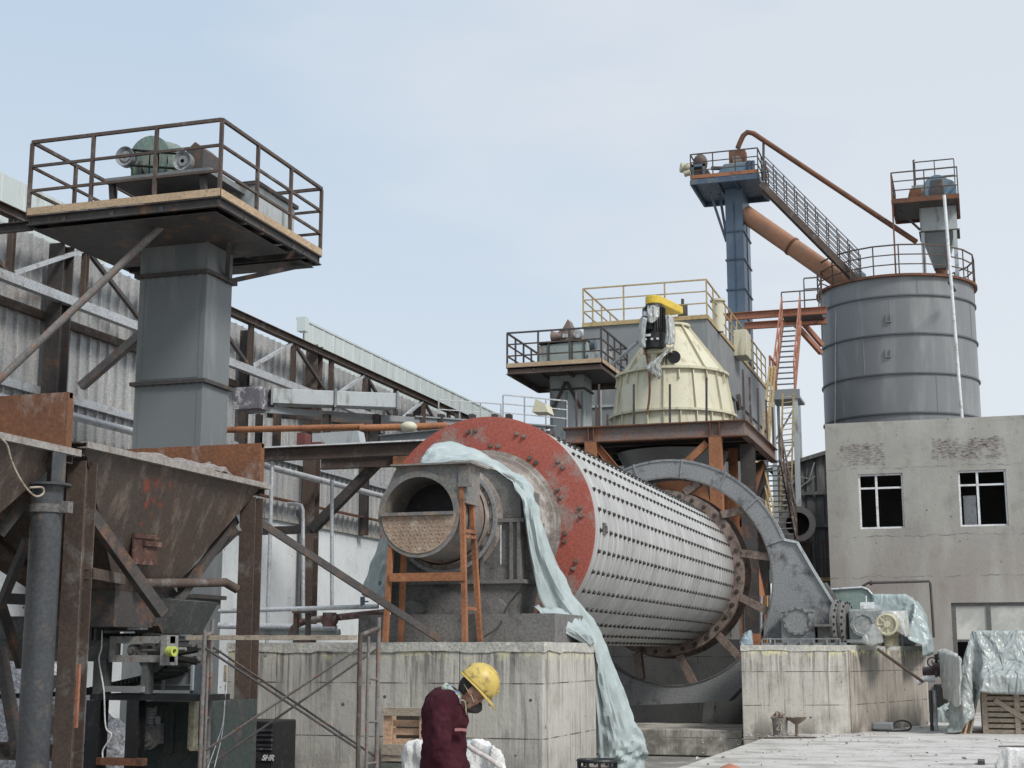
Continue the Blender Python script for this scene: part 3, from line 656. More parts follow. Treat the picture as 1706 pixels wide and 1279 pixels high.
# ================================================================ HOPPERS (two in a row)
HXR, HXL = -7.7, -10.6
def hopper(ya, yb, zr, label, plate_h, ox=(-9.05,-8.1), oz=2.2, face_l=None):
    t_ = thing('feed_hopper', label, 'hopper', ((HXR+HXL)/2, (ya+yb)/2, 0), 'rusty feed hoppers')
    yc = (ya+yb)/2; oy = (yc-.5, yc+.5)
    R = [V((HXL, ya, zr)), V((HXR, ya, zr)), V((HXR, yb, zr)), V((HXL, yb, zr))]
    Q = [V((ox[0], oy[0], oz)), V((ox[1], oy[0], oz)), V((ox[1], oy[1], oz)), V((ox[0], oy[1], oz))]
    for i in range(4):
        j = (i+1) % 4; mid = ((R[i]+R[j]+Q[i]+Q[j])/4); inn = V((ox[0]/2+ox[1]/2, yc, mid.z))-mid; inn.normalize()
        mb = MB(); e = inn*.012; o_ = [R[i], R[j], Q[j], Q[i]]
        mb.add(o_+[p+e for p in o_], [(0,1,2,3), (7,6,5,4), (0,1,5,4), (1,2,6,5), (2,3,7,6), (3,0,4,7)])
        w = obj('hopper_wall', mb, hop_m, t_)
        rb = MB()                                             # stiffening ribs
        for f in (.33, .66): rb.beam(R[i].lerp(R[j], f)-inn*.03, Q[i].lerp(Q[j], f)-inn*.03, .012, .07, inn)
        if i != 1: obj('rib', rb, hop_m, w)
    obj('outlet_neck', MB().box((ox[0], oy[0], oz-.35), (ox[1], oy[1], oz-.002)), steel_dk, t_)
    rim = MB(); rim.chan((HXR+.0, ya-.02, zr+.0), (HXR+.0, yb+.12, zr+.0), .11, .06, .012, side=1); obj('rim_rail', rim, rim_m, t_)
    obj('rim_rail', MB().chan((HXR, yb+.02, zr-.04), (HXL, yb+.02, zr-.04), .1, .12, .012), steel_br, t_)
    obj('rim_rail', MB().chan((HXR, ya-.02, zr-.04), (HXL, ya-.02, zr-.04), .1, .12, .012), steel_br, t_)
    obj('rim_rail', MB().chan((HXL, ya, zr-.04), (HXL, yb, zr-.04), .1, .12, .012), steel_br, t_)
    mb = MB(); mb.box((HXL, yb-.02, zr+.03), (HXR-.02, yb, zr+plate_h)); mb.box((HXL, yb, zr+plate_h-.05), (HXR-.02, yb+.05, zr+plate_h)); mb.box((HXR-.05, yb, zr+.03), (HXR-.02, yb+.07, zr+plate_h))
    obj('back_plate', mb, rust_brt, t_)
    obj('left_plate', MB().box((HXL-.02, ya, zr+.03), (HXL, yb, zr+plate_h*.9)), rust_brt, t_)
    return t_
hop_m = M('blackened_rust', (.085,.056,.042), (.052,.045,.04), (.15,.115,.095), s=1.1, s3=3.4, amt3=.36, sc3=(1.4,1.4,.5), rough=.6, bump=.2, soft=.2)
rim_m = M('dusty_rim', (.33,.31,.29), (.24,.22,.20), (.22,.16,.13), s=3, s3=6, amt3=.3, rough=.8)
h2 = hopper(11.43, 14.93, ux(140, 741, HXR).z, 'rusty hopper with red scrawl, the one nearer the dark grey elevator casing', uy(435,738,14.93).z-ux(140,741,HXR).z)
h1 = hopper(7.75, 11.2, ux(20, 732, HXR).z, 'rusty hopper cut off by the left edge of the picture', uy(138,652,11.2).z-ux(20,732,HXR).z)
# red sprayed strokes, flap on the visible right face of hopper 2
def on_face(px, py):
    # plane of hopper 2 right wall
    R0, R1 = V((HXR, 11.43, ux(140,741,HXR).z)), V((HXR, 14.93, ux(140,741,HXR).z)); Qm = V((-8.1, 12.68, 2.2))
    n = (R1-R0).cross(Qm-R0).normalized(); d = _ray(px, py); o_ = V((0,0,EYE)); t_ = (R0-o_).dot(n)/d.dot(n); p = o_+d*t_
    return p-d.normalized()*.03
# faded red spray marks belong to the wall's own surface
def spray(m):
    m = m.copy(); m.name = 'marked_blackened_rust'; t, N, L = nodes(m); bs = N['Principled BSDF']; src = bs.inputs['Base Color'].links[0].from_socket
    g = N.new('ShaderNodeNewGeometry'); nz_ = N.new('ShaderNodeTexNoise'); nz_.inputs['Scale'].default_value = 9; nz_.inputs['Detail'].default_value = 6; L.new(g.outputs['Position'], nz_.inputs[0])
    acc = None
    for (x, y, r) in ((250,808,.10),(268,804,.10),(284,808,.07),(246,842,.07),(258,834,.07),(266,846,.08),(256,858,.06),(240,870,.05)):
        p = on_face(x, y); d = N.new('ShaderNodeVectorMath'); d.operation = 'DISTANCE'; L.new(g.outputs['Position'], d.inputs[0]); d.inputs[1].default_value = tuple(p)
        mm = N.new('ShaderNodeMapRange'); mm.inputs['From Min'].default_value = r*1.2; mm.inputs['From Max'].default_value = r*.3; L.new(d.outputs['Value'], mm.inputs['Value'])
        if acc is None: acc = mm.outputs[0]
        else: q = N.new('ShaderNodeMath'); q.operation = 'MAXIMUM'; L.new(acc, q.inputs[0]); L.new(mm.outputs[0], q.inputs[1]); acc = q.outputs[0]
    a = N.new('ShaderNodeMapRange'); a.inputs['From Min'].default_value = .42; a.inputs['From Max'].default_value = .62; L.new(nz_.outputs[0], a.inputs['Value'])
    q = N.new('ShaderNodeMath'); q.operation = 'MULTIPLY'; L.new(acc, q.inputs[0]); L.new(a.outputs[0], q.inputs[1])
    x = N.new('ShaderNodeMix'); x.data_type = 'RGBA'; L.new(q.outputs[0], x.inputs[0]); L.new(src, x.inputs[6]); x.inputs[7].default_value = (.26,.05,.03,1); L.new(x.outputs[2], bs.inputs['Base Color']); return m
for ch in h2.children:
    if ch.name.startswith('hopper_wall') and abs(ch.location.x+WL[h2.name].x-(HXR-.2)) < .35: ch.data.materials[0] = spray(hop_m)
fl = MB(); f1, f2, f3 = on_face(222, 893), on_face(262, 897), on_face(240, 925)
fl.beam(f1, f2, .05, .03); fl.beam(f1+V((0,0,-.12)), f2+V((0,.0,-.12)), .3, .02, (1,0,0)); fl.beam(on_face(233,905), on_face(262,908), .12, .05); obj('patch_flap', fl, M('dark_rust_patch', (.10,.045,.03), (.06,.03,.025), (.2,.13,.09), s=5, s3=8, amt3=.35), h2)
rows_ = []
zz0 = ux(140,741,HXR).z
for i in range(61):
    x = HXL+.10+(HXR-.34-HXL-.10)*i/60; row = []
    for j in range(61):
        y = 12.4+(14.885-12.4)*j/60; d = math.hypot((x+8.95)*.75, (y-14.7)*.9)
        row.append(V((x, y, zz0-.22+.62*max(0, 1-d/1.3)**.75+.07*noise.noise(V((x*3,y*3,1)))+.05*noise.noise(V((x*9,y*9,2)))+.03*noise.noise(V((x*22,y*22,3))))))
    rows_.append(row)
st__ = MB(); st__.grid(rows_); tag(obj('stone_fill', st__, M('dusty_stone', (.30,.275,.26), (.20,.18,.17), (.14,.11,.10), s=7, s3=12, amt3=.4, rough=.95, bump=.8, bs=24, fine=.3), kind='stuff'), 'grey crushed stone heaped against the rusty back plate inside the hopper', 'crushed stone')
# supporting frame of the hoppers: columns, beams, braces = its own thing
sup = thing('hopper_frame', 'dark steel frame with round and H columns carrying the two hoppers', 'support frame', (-9.1, 12, 0))
col1 = uy(70, 800, 10.9).x
ZR = ux(140,741,HXR).z
c1 = MB().cyl((-7.75, 11.0, 0), (-7.75, 11.0, ZR-.42), .135, n=28); c1.cyl((-7.75,11.0,ZR-.42),(-7.75,11.0,ZR-.40),.2); c1.box((-7.85,10.9,ZR-.40),(-7.84,11.1,ZR-.08)); c1.box((-7.66,10.9,ZR-.40),(-7.65,11.1,ZR-.08))
obj('column', c1, M('column_grey', (.065,.07,.075), (.045,.048,.052), (.11,.095,.08), s=2, s3=5, amt3=.3, rough=.45), sup)
clamp = MB().lathe((-7.75,11.0,ZR-.62),(0,0,1),[(-.035,.137),(-.035,.15),(.035,.15),(.035,.137)],24); clamp.box((-7.62,10.97,ZR-.66),(-7.52,11.05,ZR-.56)); obj('clamp', clamp, cast, sup)
for (x, y, m_) in ((-7.78, 11.55, steel_br), (-7.78, 14.85, steel_br), (-10.5, 11.5, steel_dk), (-10.5, 14.85, steel_dk)):
    obj('column', MB().hbeam((x, y, 0), (x, y, ZR-.14), .19, .19, .014, (0,1,0)), m_, sup)
obj('orange_strip', MB().box((-7.68, 11.47, .95), (-7.655, 11.5, 1.5)), orange, sup)
P_ = lambda x, y, Y: uy(x, y, Y)
obj('beam', MB().chan(ux(150,955,-7.7), (-8.05, 12.7, ux(150,955,-7.7).z-.0), .08, .1), steel_br, sup)
obj('beam', MB().tube([ux(232,972,-8.0), ux(375,970,-7.95), ux(396,982,-7.85)], .05, 10), steel_br, sup)
obj('beam', MB().beam((-10.5, 14.85, 2.2), (-10.5, 11.5, 2.2), .1, .12), steel_dk, sup)
for a, b, r in (((140,842,11.7),(270,1022,12.6),.055), ((392,865,14.8),(262,1048,13.4),.045), ((262,950,14.6),(348,1085,15.3),.04), ((0,890,10.9),(40,838,11.0),.045),
                ((0,1010,11.4),(45,900,11.2),.04), ((0,1000,12.2),(35,1110,12.6),.04), ((60,1150,12.4),(110,1240,12.4),.05), ((92,1130,12.4),(10,1255,11.6),.04), ((0,1080,11.5),(30,1250,11.5),.05)):
    obj('brace', MB().beam(uy(*a[:2], a[2]), uy(*b[:2], b[2]), r*1.6, r*2), steel_dk, sup)
obj('brace', MB().beam(uy(398,880,14.7), uy(300,975,14.9), .06, .07), tube_gr, sup)
obj('gusset', MB().prism([uy(295,965,14.8), uy(312,968,14.8), uy(310,1005,14.8), uy(296,1008,14.8)], (0,.03,0)), steel_dk, sup)
obj('floor_beam', MB().hbeam((-11.2, 12.3, uy(200,1255,12.3).z), (-8.2, 12.3, uy(200,1255,12.3).z), .14, .16), steel_br, sup)
# rope looped on the round column
rp = [ux(0,728,-7.62), ux(12,742,-7.6), ux(20,770,-7.6), ux(38,805,-7.58), ux(58,826,-7.57), ux(72,822,-7.57), ux(70,812,-7.57), ux(50,812,-7.57)]
tag(obj('rope', MB().tube(catmull(rp, 6), .009, 8), wood_gr), 'frayed pale rope hanging in a loop by the round column', 'rope')
# diagonal angle iron leaning to the block
tag(obj('angle_bar', MB().chan(uy(430,868,15.1), uy(737,1068,16.75), .06, .08, .01), steel_dk), 'long dark steel bar sloping from hopper column down to block top', 'steel bar')

# ================================================================ FEEDER UNDER THE HOPPERS
FY = 13.3
fd = thing('chain_feeder', 'grey chain feeder with slotted take-up boxes below the rusty hoppers', 'conveyor', (-9.0, FY, 0))
def fb(x0, y0, x1, y1, Y, d): a = uy(x0, y0, Y); b = uy(x1, y1, Y); return (a.x, Y, a.z), (b.x, Y+d, b.z)
mgf = M('shaded_feeder_grey', (.10,.105,.103), (.07,.075,.073), (.16,.155,.145), s=3, s3=6, amt3=.34, rough=.6)  # grey darkened so the shade under the hoppers sits in the colour
obj('side_beam', MB().hbeam(uy(-30,1082,FY), V((uy(182,1082,FY).x, FY, uy(-30,1082,FY).z)), .1, .24, .015), mgf, fd)
obj('side_beam', MB().hbeam(uy(-30,1045,FY+1.0), V((uy(200,1045,FY+1).x, FY+1.0, uy(-30,1045,FY+1).z)), .1, .24, .015), mgf, fd)
def slot(x0, y0, x1, y1, Y, m_):
    a, b = uy(x0, y0, Y), uy(x1, y1, Y); w = .07; mb = MB(); z1, z0 = a.z, b.z
    mb.box((a.x, Y, z1-w), (b.x, Y+.1, z1)); mb.box((a.x, Y, z0), (b.x, Y+.1, z0+w)); mb.box((a.x, Y, z0+w), (a.x+w, Y+.1, z1-w)); mb.box((b.x-w, Y-.06, z0-.03), (b.x, Y+.16, z1+.01))
    mb.cyl((b.x-w, Y+.04, (z0+z1)/2), (b.x+.16, Y+.04, (z0+z1)/2), .018, n=10); return obj('take_up_box', mb, m_, fd)
s1 = slot(183, 1060, 282, 1103, FY-.12, M('take_up_grey', (.27,.27,.26), (.20,.20,.19), (.20,.14,.11), s=4, s3=9, amt3=.25, rough=.6))
slot(292, 1066, 342, 1104, FY+.75, MATS['take_up_grey'])
p = uy(220, 1083, FY-.1); bm_ = MB().cyl(p, p+V((0,.3,0)), .06, n=16); bm_.cyl(p+V((0,-.03,0)), p, .035, n=12); bm_.box((p.x+.02, FY-.08, p.z-.045), (p.x+.16, FY+.02, p.z+.045)); bm_.cyl(p+V((.1,.02,0)), p+V((.4,.02,0)), .015, n=8)
obj('bearing', bm_, cast, fd)
# toothed chain round the tail wheel
cc = uy(272, 1092, FY+.25); ch = MB(); Rc = .20
path = [V((cc.x-.75, FY+.25, cc.z+.20))]+[V((cc.x+Rc*math.sin(t), FY+.25, cc.z+Rc*math.cos(t))) for t in [PI*i/10 for i in range(11)]]+[V((cc.x-.9, FY+.25, cc.z-.38)), V((cc.x-1.8, FY+.25, cc.z-.42))]
for a, b in zip(path, path[1:]):
    n = max(1, int((b-a).length/.045))
    for i in range(n):
        p = a.lerp(b, (i+.5)/n); d = (b-a).normalized(); ch.beam(p-d*.014, p+d*.014, .46, .05)
    ch.beam(a, b, .40, .02)
obj('chain', ch, rubber, fd)
for i in range(9):                                            # lugs seen at the wheel
    pass
wh = MB().lathe(cc+V((0,-.2,0)), (0,1,0), [(0,.02),(0,.17),(.4,.17),(.4,.02)], 24); obj('tail_wheel', wh, cast, fd)
rl = uy(286, 1085, FY-.2); obj('lime_cap', MB().lathe(rl, (1,-.25,0), [(-.045,0),(-.045,.05),(.04,.05),(.04,.025),(.01,.025)], 20), M('lime_paint', (.50,.58,.12), (.4,.45,.1), s=5, rough=.5), fd)
tray = MB(); tray.box(*fb(130,1030,262,1050,FY+.3,.8)); obj('chute_tray', tray, mgf, fd)
skt = MB(); skt.prism([uy(205,985,FY+.2), uy(225,985,FY+.2), uy(232,1062,FY+.2), uy(135,1062,FY+.2)], (0,.9,0)); 
obj('skirt_plate', MB().prism([uy(215,990,FY+.15), uy(300,1000,FY+.15), uy(270,1055,FY+.15), uy(225,1055,FY+.15)], (0,.8,0)), mgf, fd)
obj('junction_box', MB().box(*fb(212,1032,234,1049,FY-.1,.15)), grey_lt, fd, bevel=.01)
obj('mount_plate', MB().box(*fb(140,1032,152,1066,FY-.08,.05)), mgf, fd); obj('mount_plate', MB().box(*fb(157,1031,160,1066,FY-.1,.14)), mgf, fd)
obj('spreader_arm', MB().tube([uy(158,1034,FY-.1), uy(180,1042,FY-.1), uy(212,1046,FY-.1)], .015), mgf, fd)
for x0, x1 in ((156,174), (236,244)):
    obj('leg_plate', MB().box(*fb(x0,1100,x1,1156,FY-.1,.12)), mgf, fd)
obj('cross_plate', MB().box(*fb(172,1143,238,1153,FY-.14,.12)), grey_md, fd)
obj('panel', MB().box(*fb(244,1108,318,1150,FY+.5,.05)), grey_md, fd); obj('panel', MB().box(*fb(318,1106,340,1156,FY+.5,.06)), blue_dk, fd)
for x in (270, 318): obj('panel_rib', MB().box(*fb(x,1108,x+2,1150,FY+.46,.035)), grey_lt, fd)
obj('panel_rib', MB().box(*fb(244,1140,318,1142,FY+.45,.045)), grey_lt, fd)
obj('base_beam', MB().box(*fb(150,1156,342,1168,FY-.1,.5)), black, fd)
obj('leg', MB().hbeam(uy(163,1166,FY-.05), (uy(163,1166,FY-.05).x, FY-.05, 0), .16, .16), black, fd)
obj('leg', MB().hbeam(uy(228,1166,FY-.05), (uy(228,1166,FY-.05).x, FY-.05, 0), .13, .16), black, fd)
obj('leg_rail', MB().box(*fb(160,1262,236,1276,FY-.15,.1)), rust, fd)
obj('cable', MB().tube(catmull([uy(170,1050,FY-.2), uy(169,1080,FY-.2), uy(165,1100,FY-.2), uy(173,1150,FY-.2), uy(176,1210,FY-.2), uy(186,1224,FY-.2), uy(172,1248,FY-.2), uy(171,1262,FY-.2)], 5), .008, 6), white_pt, fd)
cr_ = thing('roller_crusher', 'dark green machine housing with coil spring and round bearing under the feeder', 'machine', (uy(290,1200,FY+.6).x, FY+.9, 0))
gm = M('deep_machine_green', (.05,.064,.06), (.038,.048,.047), (.075,.07,.065), s=2, s3=4, amt3=.35, rough=.65, spec=.3)
a = uy(242,1168,FY+.45); b = uy(345,1262,FY+.45)
obj('housing', MB().box((a.x, FY+.45, 0), (b.x, FY+1.5, a.z)), gm, cr_)
for x in (275, 283, 310): obj('housing_rib', MB().box(*fb(x,1170,x+4,1255,FY+.40,.048)), gm, cr_)
obj('side_frame', MB().box(*fb(232,1205,262,1240,FY+.2,.12)), cast, cr_)
p = uy(247,1227,FY+.18); obj('bearing', MB().lathe(p,(0,-1,0),[(-.02,.13),(.02,.13),(.02,.10),(.05,.10),(.05,.06),(.08,.05),(.08,0)],24), cast, cr_)
sp_ = [uy(252,1178,FY+.2)+V((.05*math.cos(t), .05*math.sin(t), -.16*t/(2*PI*7)-.0)) for t in [2*PI*i/14 for i in range(14*7)]]
obj('coil_spring', MB().tube(sp_, .011, 6), grey_md, cr_)
obj('window_frame', MB().box(*fb(236,1193,262,1196,FY+.15,.06)).box(*fb(259,1196,262,1206,FY+.15,.06)), grey_md, cr_)
obj('door_frame', MB().box(*fb(315,1168,321,1248,FY+.3,.1)).box(*fb(315,1244,338,1251,FY+.28,.14)), cream_dk, cr_)

# pale gravel heap behind the hopper frame
def heap(cx, cy, R, H, z0, seed, n=70):
    mb = MB(); rows = []
    for i in range(n+1):
        rr = R*i/n; row = []
        for j in range(n):
            a = 2*PI*j/n; x, y = cx+rr*math.cos(a), cy+rr*math.sin(a)
            z = z0+H*max(0, 1-(i/n))**.9+.16*noise.noise(V((x*1.5, y*1.5, seed)))+.07*noise.noise(V((x*6, y*6, seed)))+.05*noise.noise(V((x*15, y*15, seed)))
            row.append(V((x, y, z if i < n else z0-.1)))
        row.append(row[0].copy()); rows.append(row)
    mb.grid(rows); return mb
obj('gravel_heap', heap(-12.9, 16.2, 2.6, 2.9, 0, 3), gravel_m, kind='stuff')
tag_ = bpy.data.objects['gravel_heap']; tag(tag_, 'heap of pale crushed stone behind the hopper columns', 'gravel')
obj('gravel_heap', heap(-10.6, 15.6, 1.5, 1.35, 0, 5), gravel_m, kind='stuff'); tag(bpy.data.objects['gravel_heap.001'], 'low heap of pale gravel showing between the round column and feeder', 'gravel')
# ================================================================ CONCRETE BLOCKS
def block(name, foot, z0, z1, label, top_in=0.0, cap=.09, wet=None):
    """foot: plan outline; a rendered lip sits on the cast body"""
    n = len(foot); c = V((sum(p[0] for p in foot)/n, sum(p[1] for p in foot)/n, 0))
    t_ = thing(name, label, 'concrete block', (c.x, c.y, z0))
    mb = MB(); mb.prism([(p[0], p[1], z0) for p in foot], (0, 0, z1-cap-z0)); b = obj('cast_body', mb, conc, t_, bevel=.02)
    if wet:
        p_, q_ = V((*foot[wet], 0)), V((*foot[wet+1], 0)); d_ = (q_-p_).normalized(); nn = V((d_.y, -d_.x, 0)); obj('stained_side', MB().prism([p_+d_*.05+V((0,0,z0)), q_+V((0,0,z0)), q_+nn*.02+V((0,0,z0)), p_+d_*.05+nn*.02+V((0,0,z0))], (0,0,z1-cap-z0)), conc_wet, t_)
    # uneven mortar cap: wavy lower edge
    out = []; per = []
    for i in range(n):
        a, b2 = V((*foot[i], 0)), V((*foot[(i+1) % n], 0)); k = max(2, int((b2-a).length/.08))
        per += [a.lerp(b2, j/k) for j in range(k)]
    cap_ = MB(); lo, up, m = [], [], len(per)
    for i, p in enumerate(per):
        d = (p-c); d.z = 0; d.normalize(); q = noise.noise(V((p.x*2.1, p.y*2.1, z1)))+.5*noise.noise(V((p.x*9, p.y*9, 0)))
        lo.append(p+d*.018+V((0,0,z1-cap-.02+.03*q))); up.append(p+d*.012+V((0,0,z1+.006*q)))
    cap_.grid([lo+[lo[0]], up+[up[0]]], smooth=False); cap_.add(up, [list(range(m))]); obj('mortar_cap', cap_, conc_cap, t_)
    return t_
pr = uy(905, 1067, 16.5)
BX0, BX1 = uy(380, 1070, 16.5).x, pr.x
yb = ux(985, 1078, BX1).y
lb = block('foundation_block', [(BX0,16.5),(BX1,16.5),(BX1+.02,yb+.15),(BX0,yb+.15)], -.34, 1.72, 'big pale board-marked concrete block under the mill inlet, behind the worker')
e0, e1, e2 = uz(1238,1223,.1), uz(1416,1222,.1), uz(1545,1207,.1)
rb = block('foundation_block', [(e0.x,e0.y),(e1.x,e1.y),(e2.x,e2.y),(e2.x,34.5),(e0.x-.05,34.5)], -.34, 1.74, 'board-marked concrete block under the gear guard foot and gearbox', wet=1)
LBY = e0.y+.25; a, b = uy(1000,1213,LBY), uy(1245,1213,LBY)
tb = thing('foundation_block', 'low concrete block in the pit beneath the gear guard', 'concrete block', ((a.x+b.x)/2, 28, -.34))
obj('cast_body', MB().box((-8.6, LBY, -.33), (e0.x-.06, 31.0, a.z)), conc, tb, bevel=.02)
pier = thing('bearing_pier', 'concrete pier coloured dark for pit shade, carrying the far end of the mill', 'concrete block', (-6.5, 35, -.34))
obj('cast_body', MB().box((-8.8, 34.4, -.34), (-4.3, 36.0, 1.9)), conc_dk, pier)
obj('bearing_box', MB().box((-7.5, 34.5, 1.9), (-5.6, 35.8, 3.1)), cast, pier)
pw = thing('pit_shade_wall', 'added wall closing the pit behind the mill, coloured dark for shade', 'wall', (-8, 39, -.34))  # wall added to keep the gap under the mill dark
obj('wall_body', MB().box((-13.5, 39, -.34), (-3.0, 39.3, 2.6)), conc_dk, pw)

# ================================================================ BALL MILL
MX, MZ, MR, MY0, MY1 = -6.57, 3.30, 1.57, 19.5, 32.0
mill = thing('ball_mill', 'huge scuffed white studded mill drum with a chalky red end plate', 'ball mill', (MX, 25.7, MZ-MR))
sh = MB(); prof = [(0, MR-.0)]
for i in range(1, 26): prof.append(((MY1-MY0)*i/25, MR+(.004 if i % 2 else 0)))
sh.lathe((MX, MY0, MZ), (0,1,0), prof, 128)
obj('shell', sh, shell_m, mill)
obj('end_plate', MB().lathe((MX, MY0, MZ), (0,-1,0), [(0, MR+.012), (.03, MR+.012), (.035, MR-.01), (.04, 1.0)], 128), red_m, mill)
hubm = M('chalky_hub', (.27,.23,.20), (.20,.17,.155), (.38,.36,.33), s=2, s3=3.2, amt3=.4, rough=.8, bump=.3)
obj('end_hub', MB().lathe((MX, MY0, MZ), (0,-1,0), [(.035, 1.10), (.06, 1.10), (.065, 1.04), (.10, 1.03), (.11, .97), (.16, .95), (.50, .86), (.72, .72), (.8, .62), (1.8, .60)], 96), hubm, mill)
BA = [math.radians(a) for a in range(0, 360, 15)]
def rc(a, r, y): return V((MX+r*math.cos(a), y, MZ+r*math.sin(a)))   # a: 0 = right, 90 = up
# bolts of the end plate: pairs on two circles
pb = []
for k in range(12):
    a = math.radians(k*30+8)
    for rr, da in ((1.40, .035), (1.17, .035)):
        for s_ in (-1, 1):
            aa = a+s_*da*(1.57/rr)+(.26 if rr < 1.3 else 0)
            pb.append((rc(aa, rr, MY0-.04), V((0,-1,0))))
rowsA = []
for px, py in ((950,765),(983,830),(991,865),(989,900),(981,939),(969,972),(983,1009),(995,1039),(1002,1060),(1008,1076)):
    # angle where the sight line meets the shell
    o_ = V((0,0,EYE)); d = _ray(px, py); A = d.x**2+d.z**2; Bq = 2*((o_.x-MX)*d.x+(o_.z-MZ)*d.z); Cq = (o_.x-MX)**2+(o_.z-MZ)**2-MR**2
    D = Bq*Bq-4*A*Cq
    if D > 0: t_ = (-Bq-math.sqrt(D))/(2*A); p = o_+d*t_; rowsA.append(round(math.degrees(math.atan2(p.z-MZ, p.x-MX)), 1)); 
print('row angles', rowsA)
sb = []
da = 10.588; off = 0
ang = -33.0
for k in range(34):
    aa = math.radians(ang+k*da)
    if math.degrees(aa) > 175 and math.degrees(aa) < 275: continue
    y = MY0+.30
    while y < MY1-.7:
        sb.append((rc(aa, MR, y), V((math.cos(aa), 0, math.sin(aa))))); y += .285
cams = V((0,0,EYE))
def size_key(q): return (q[0]-cams).length
vis = [q for q in sb if (q[0]-cams).dot(q[1]) < .9]
vis.sort(key=size_key)
near = pb+vis[:100-len(pb)]; rest = vis[100-len(pb):]
for p, n in near:
    mb = MB(); hexbolt(mb, p, n, .026, .036); obj('bolt', mb, bolt_m if n.y == 0 else dust_br, mill)
mb = MB()
for p, n in rest: hexbolt(mb, p, n, .026, .036)
r_ = obj('bolts', mb, bolt_m, mill); r_['kind'] = 'stuff'
# manhole cover and small plate near the end
aa = math.radians(4); mh = MB()
p = ux(997, 902, -5.05); 
mh = MB(); q = rc(math.radians(0), MR+.005, MY0+.52); mh.box((q.x, q.y-.1, q.z-.08), (q.x+.02, q.y+.05, q.z+.08)); mh.box((q.x+.02, q.y-.06, q.z-.04), (q.x+.05, q.y+.0, q.z+.04)); obj('cover_plate', mh, cast, mill)
# far flange and spokes (girth gear support)
fl = MB(); fl.lathe((MX, 31.3, MZ), (0,1,0), [(0, MR), (0, MR+.20), (.05, MR+.22), (.12, MR+.22), (.13, MR+.12), (.7, MR+.12), (.72, MR+.26), (.8, MR+.26), (.8, MR)], 96); obj('gear_flange', fl, dust_br, mill)
for k in range(36):
    a = 2*PI*(k+.5)/36; q = rc(a, MR+.11, 31.3)
    if (q-cams).x > -99:
        mb = MB(); hexbolt(mb, q, V((0,-1,0)), .035, .03); rest.append(1)
        if k % 36 < 36: mbx = mb
    if k == 0: FB = MB()
    hexbolt(FB, q, V((0,-1,0)), .034, .03)
fbo = obj('flange_bolts', FB, bolt_m, mill); fbo['kind'] = 'stuff'

# ================================================================ GEAR GUARD
GX, GZ, GY = -6.38, 3.12, 31.2
gg = thing('gear_guard', 'large grey ring guard round the far end of the mill with sloping foot', 'gear guard', (-5.5, 31.7, .5))
RO, RI, GD = 2.56, 2.22, .75
def ringseg(a0, a1, n): 
    mb = MB(); mb.lathe((GX, GY, GZ), (0,1,0), [(0, RI), (0, RO), (.05, RO+.02), (GD-.05, RO+.02), (GD, RO), (GD, RI), (0, RI)], n, a0, a1, smooth=False, ref=(1,0,0)); return mb
# lathe frame: r = ax x ref ; angle measured from r ; find segment boundaries in degrees from +X turning up
def gp(deg, r, y=GY): a = math.radians(deg); return V((GX+r*math.cos(a), y, GZ+r*math.sin(a)))
def ringarc(d0, d1, ri, ro, y0, y1, n=24):
    mb = MB(); rows = []
    for i in range(n+1):
        d = d0+(d1-d0)*i/n; rows.append([gp(d, ri, y0), gp(d, ro, y0), gp(d, ro, y1), gp(d, ri, y1), gp(d, ri, y0)])
    mb.grid(rows, smooth=False); mb.add(rows[0][:4], [(0,1,2,3)]); mb.add(rows[-1][:4], [(3,2,1,0)]); return mb
for d0, d1 in ((18.6, 41), (41.4, 60), (60.4, 82), (82.4, 106), (106.4, 140), (140.4, 180)):
    obj('ring_segment', ringarc(d0, d1, RI, RO, GY, GY+GD), cast_lt, gg)
for d in (18.5, 41.2, 60.2, 82.2, 106.2, 140.2):
    obj('joint_flange', ringarc(d-.45, d+.45, RI-.02, RO+.06, GY-.03, GY+GD+.03, 2), cast_lt, gg)
obj('rim_strip', ringarc(19, 179, RO+.0, RO+.045, GY-.02, GY+.03, 60), cast_lt, gg)
obj('inner_rim', ringarc(-178, 178, RI-.03, RI, GY-.02, GY+.03, 90), cast, gg)
# lower pan
pan = []
for i in range(25): pan.append(gp(-160+i*(160-28)/24, RI, GY))
ex = [uy(1255,1090,GY), uy(1240,1140,GY), uy(1213,1168,GY), uy(1040,1176,GY), uy(985,1130,GY)]
pm = MB(); pts = pan+ex
pm.prism(pts, (0, GD, 0)); obj('lower_pan', pm, cast_lt, gg)
# foot casing
fp = [gp(18, RO+.0), uy(1326,905,GY), uy(1352,950,GY), uy(1378,992,GY), uy(1394,1018,GY), uy(1402,1062,GY), uy(1272,1062,GY)]
inner = [gp(d, RI) for d in (-26, -20, -14, -8, -2, 4, 10, 18)]
fm = MB(); fm.prism(fp+inner, (0, .55, 0)); obj('foot_casing', fm, cast_lt, gg)
tr = MB()
for a, b in zip(fp[0:4], fp[1:5]): tr.beam(a+V((.03,0,.02)), b+V((.03,0,.02)), .05, .10, (0,1,0)) 
obj('edge_strip', tr, grey_lt, gg)
for side in ((uy(1366,975,GY), uy(1390,1012,GY)),): obj('bolted_rib', MB().beam(side[0]+V((.12,0,.05)), side[1]+V((.12,0,.05)), .05, .05).beam(side[0]+V((.05,.2,.05)), side[1]+V((.05,.2,.05)), .05, .05), cast, gg)
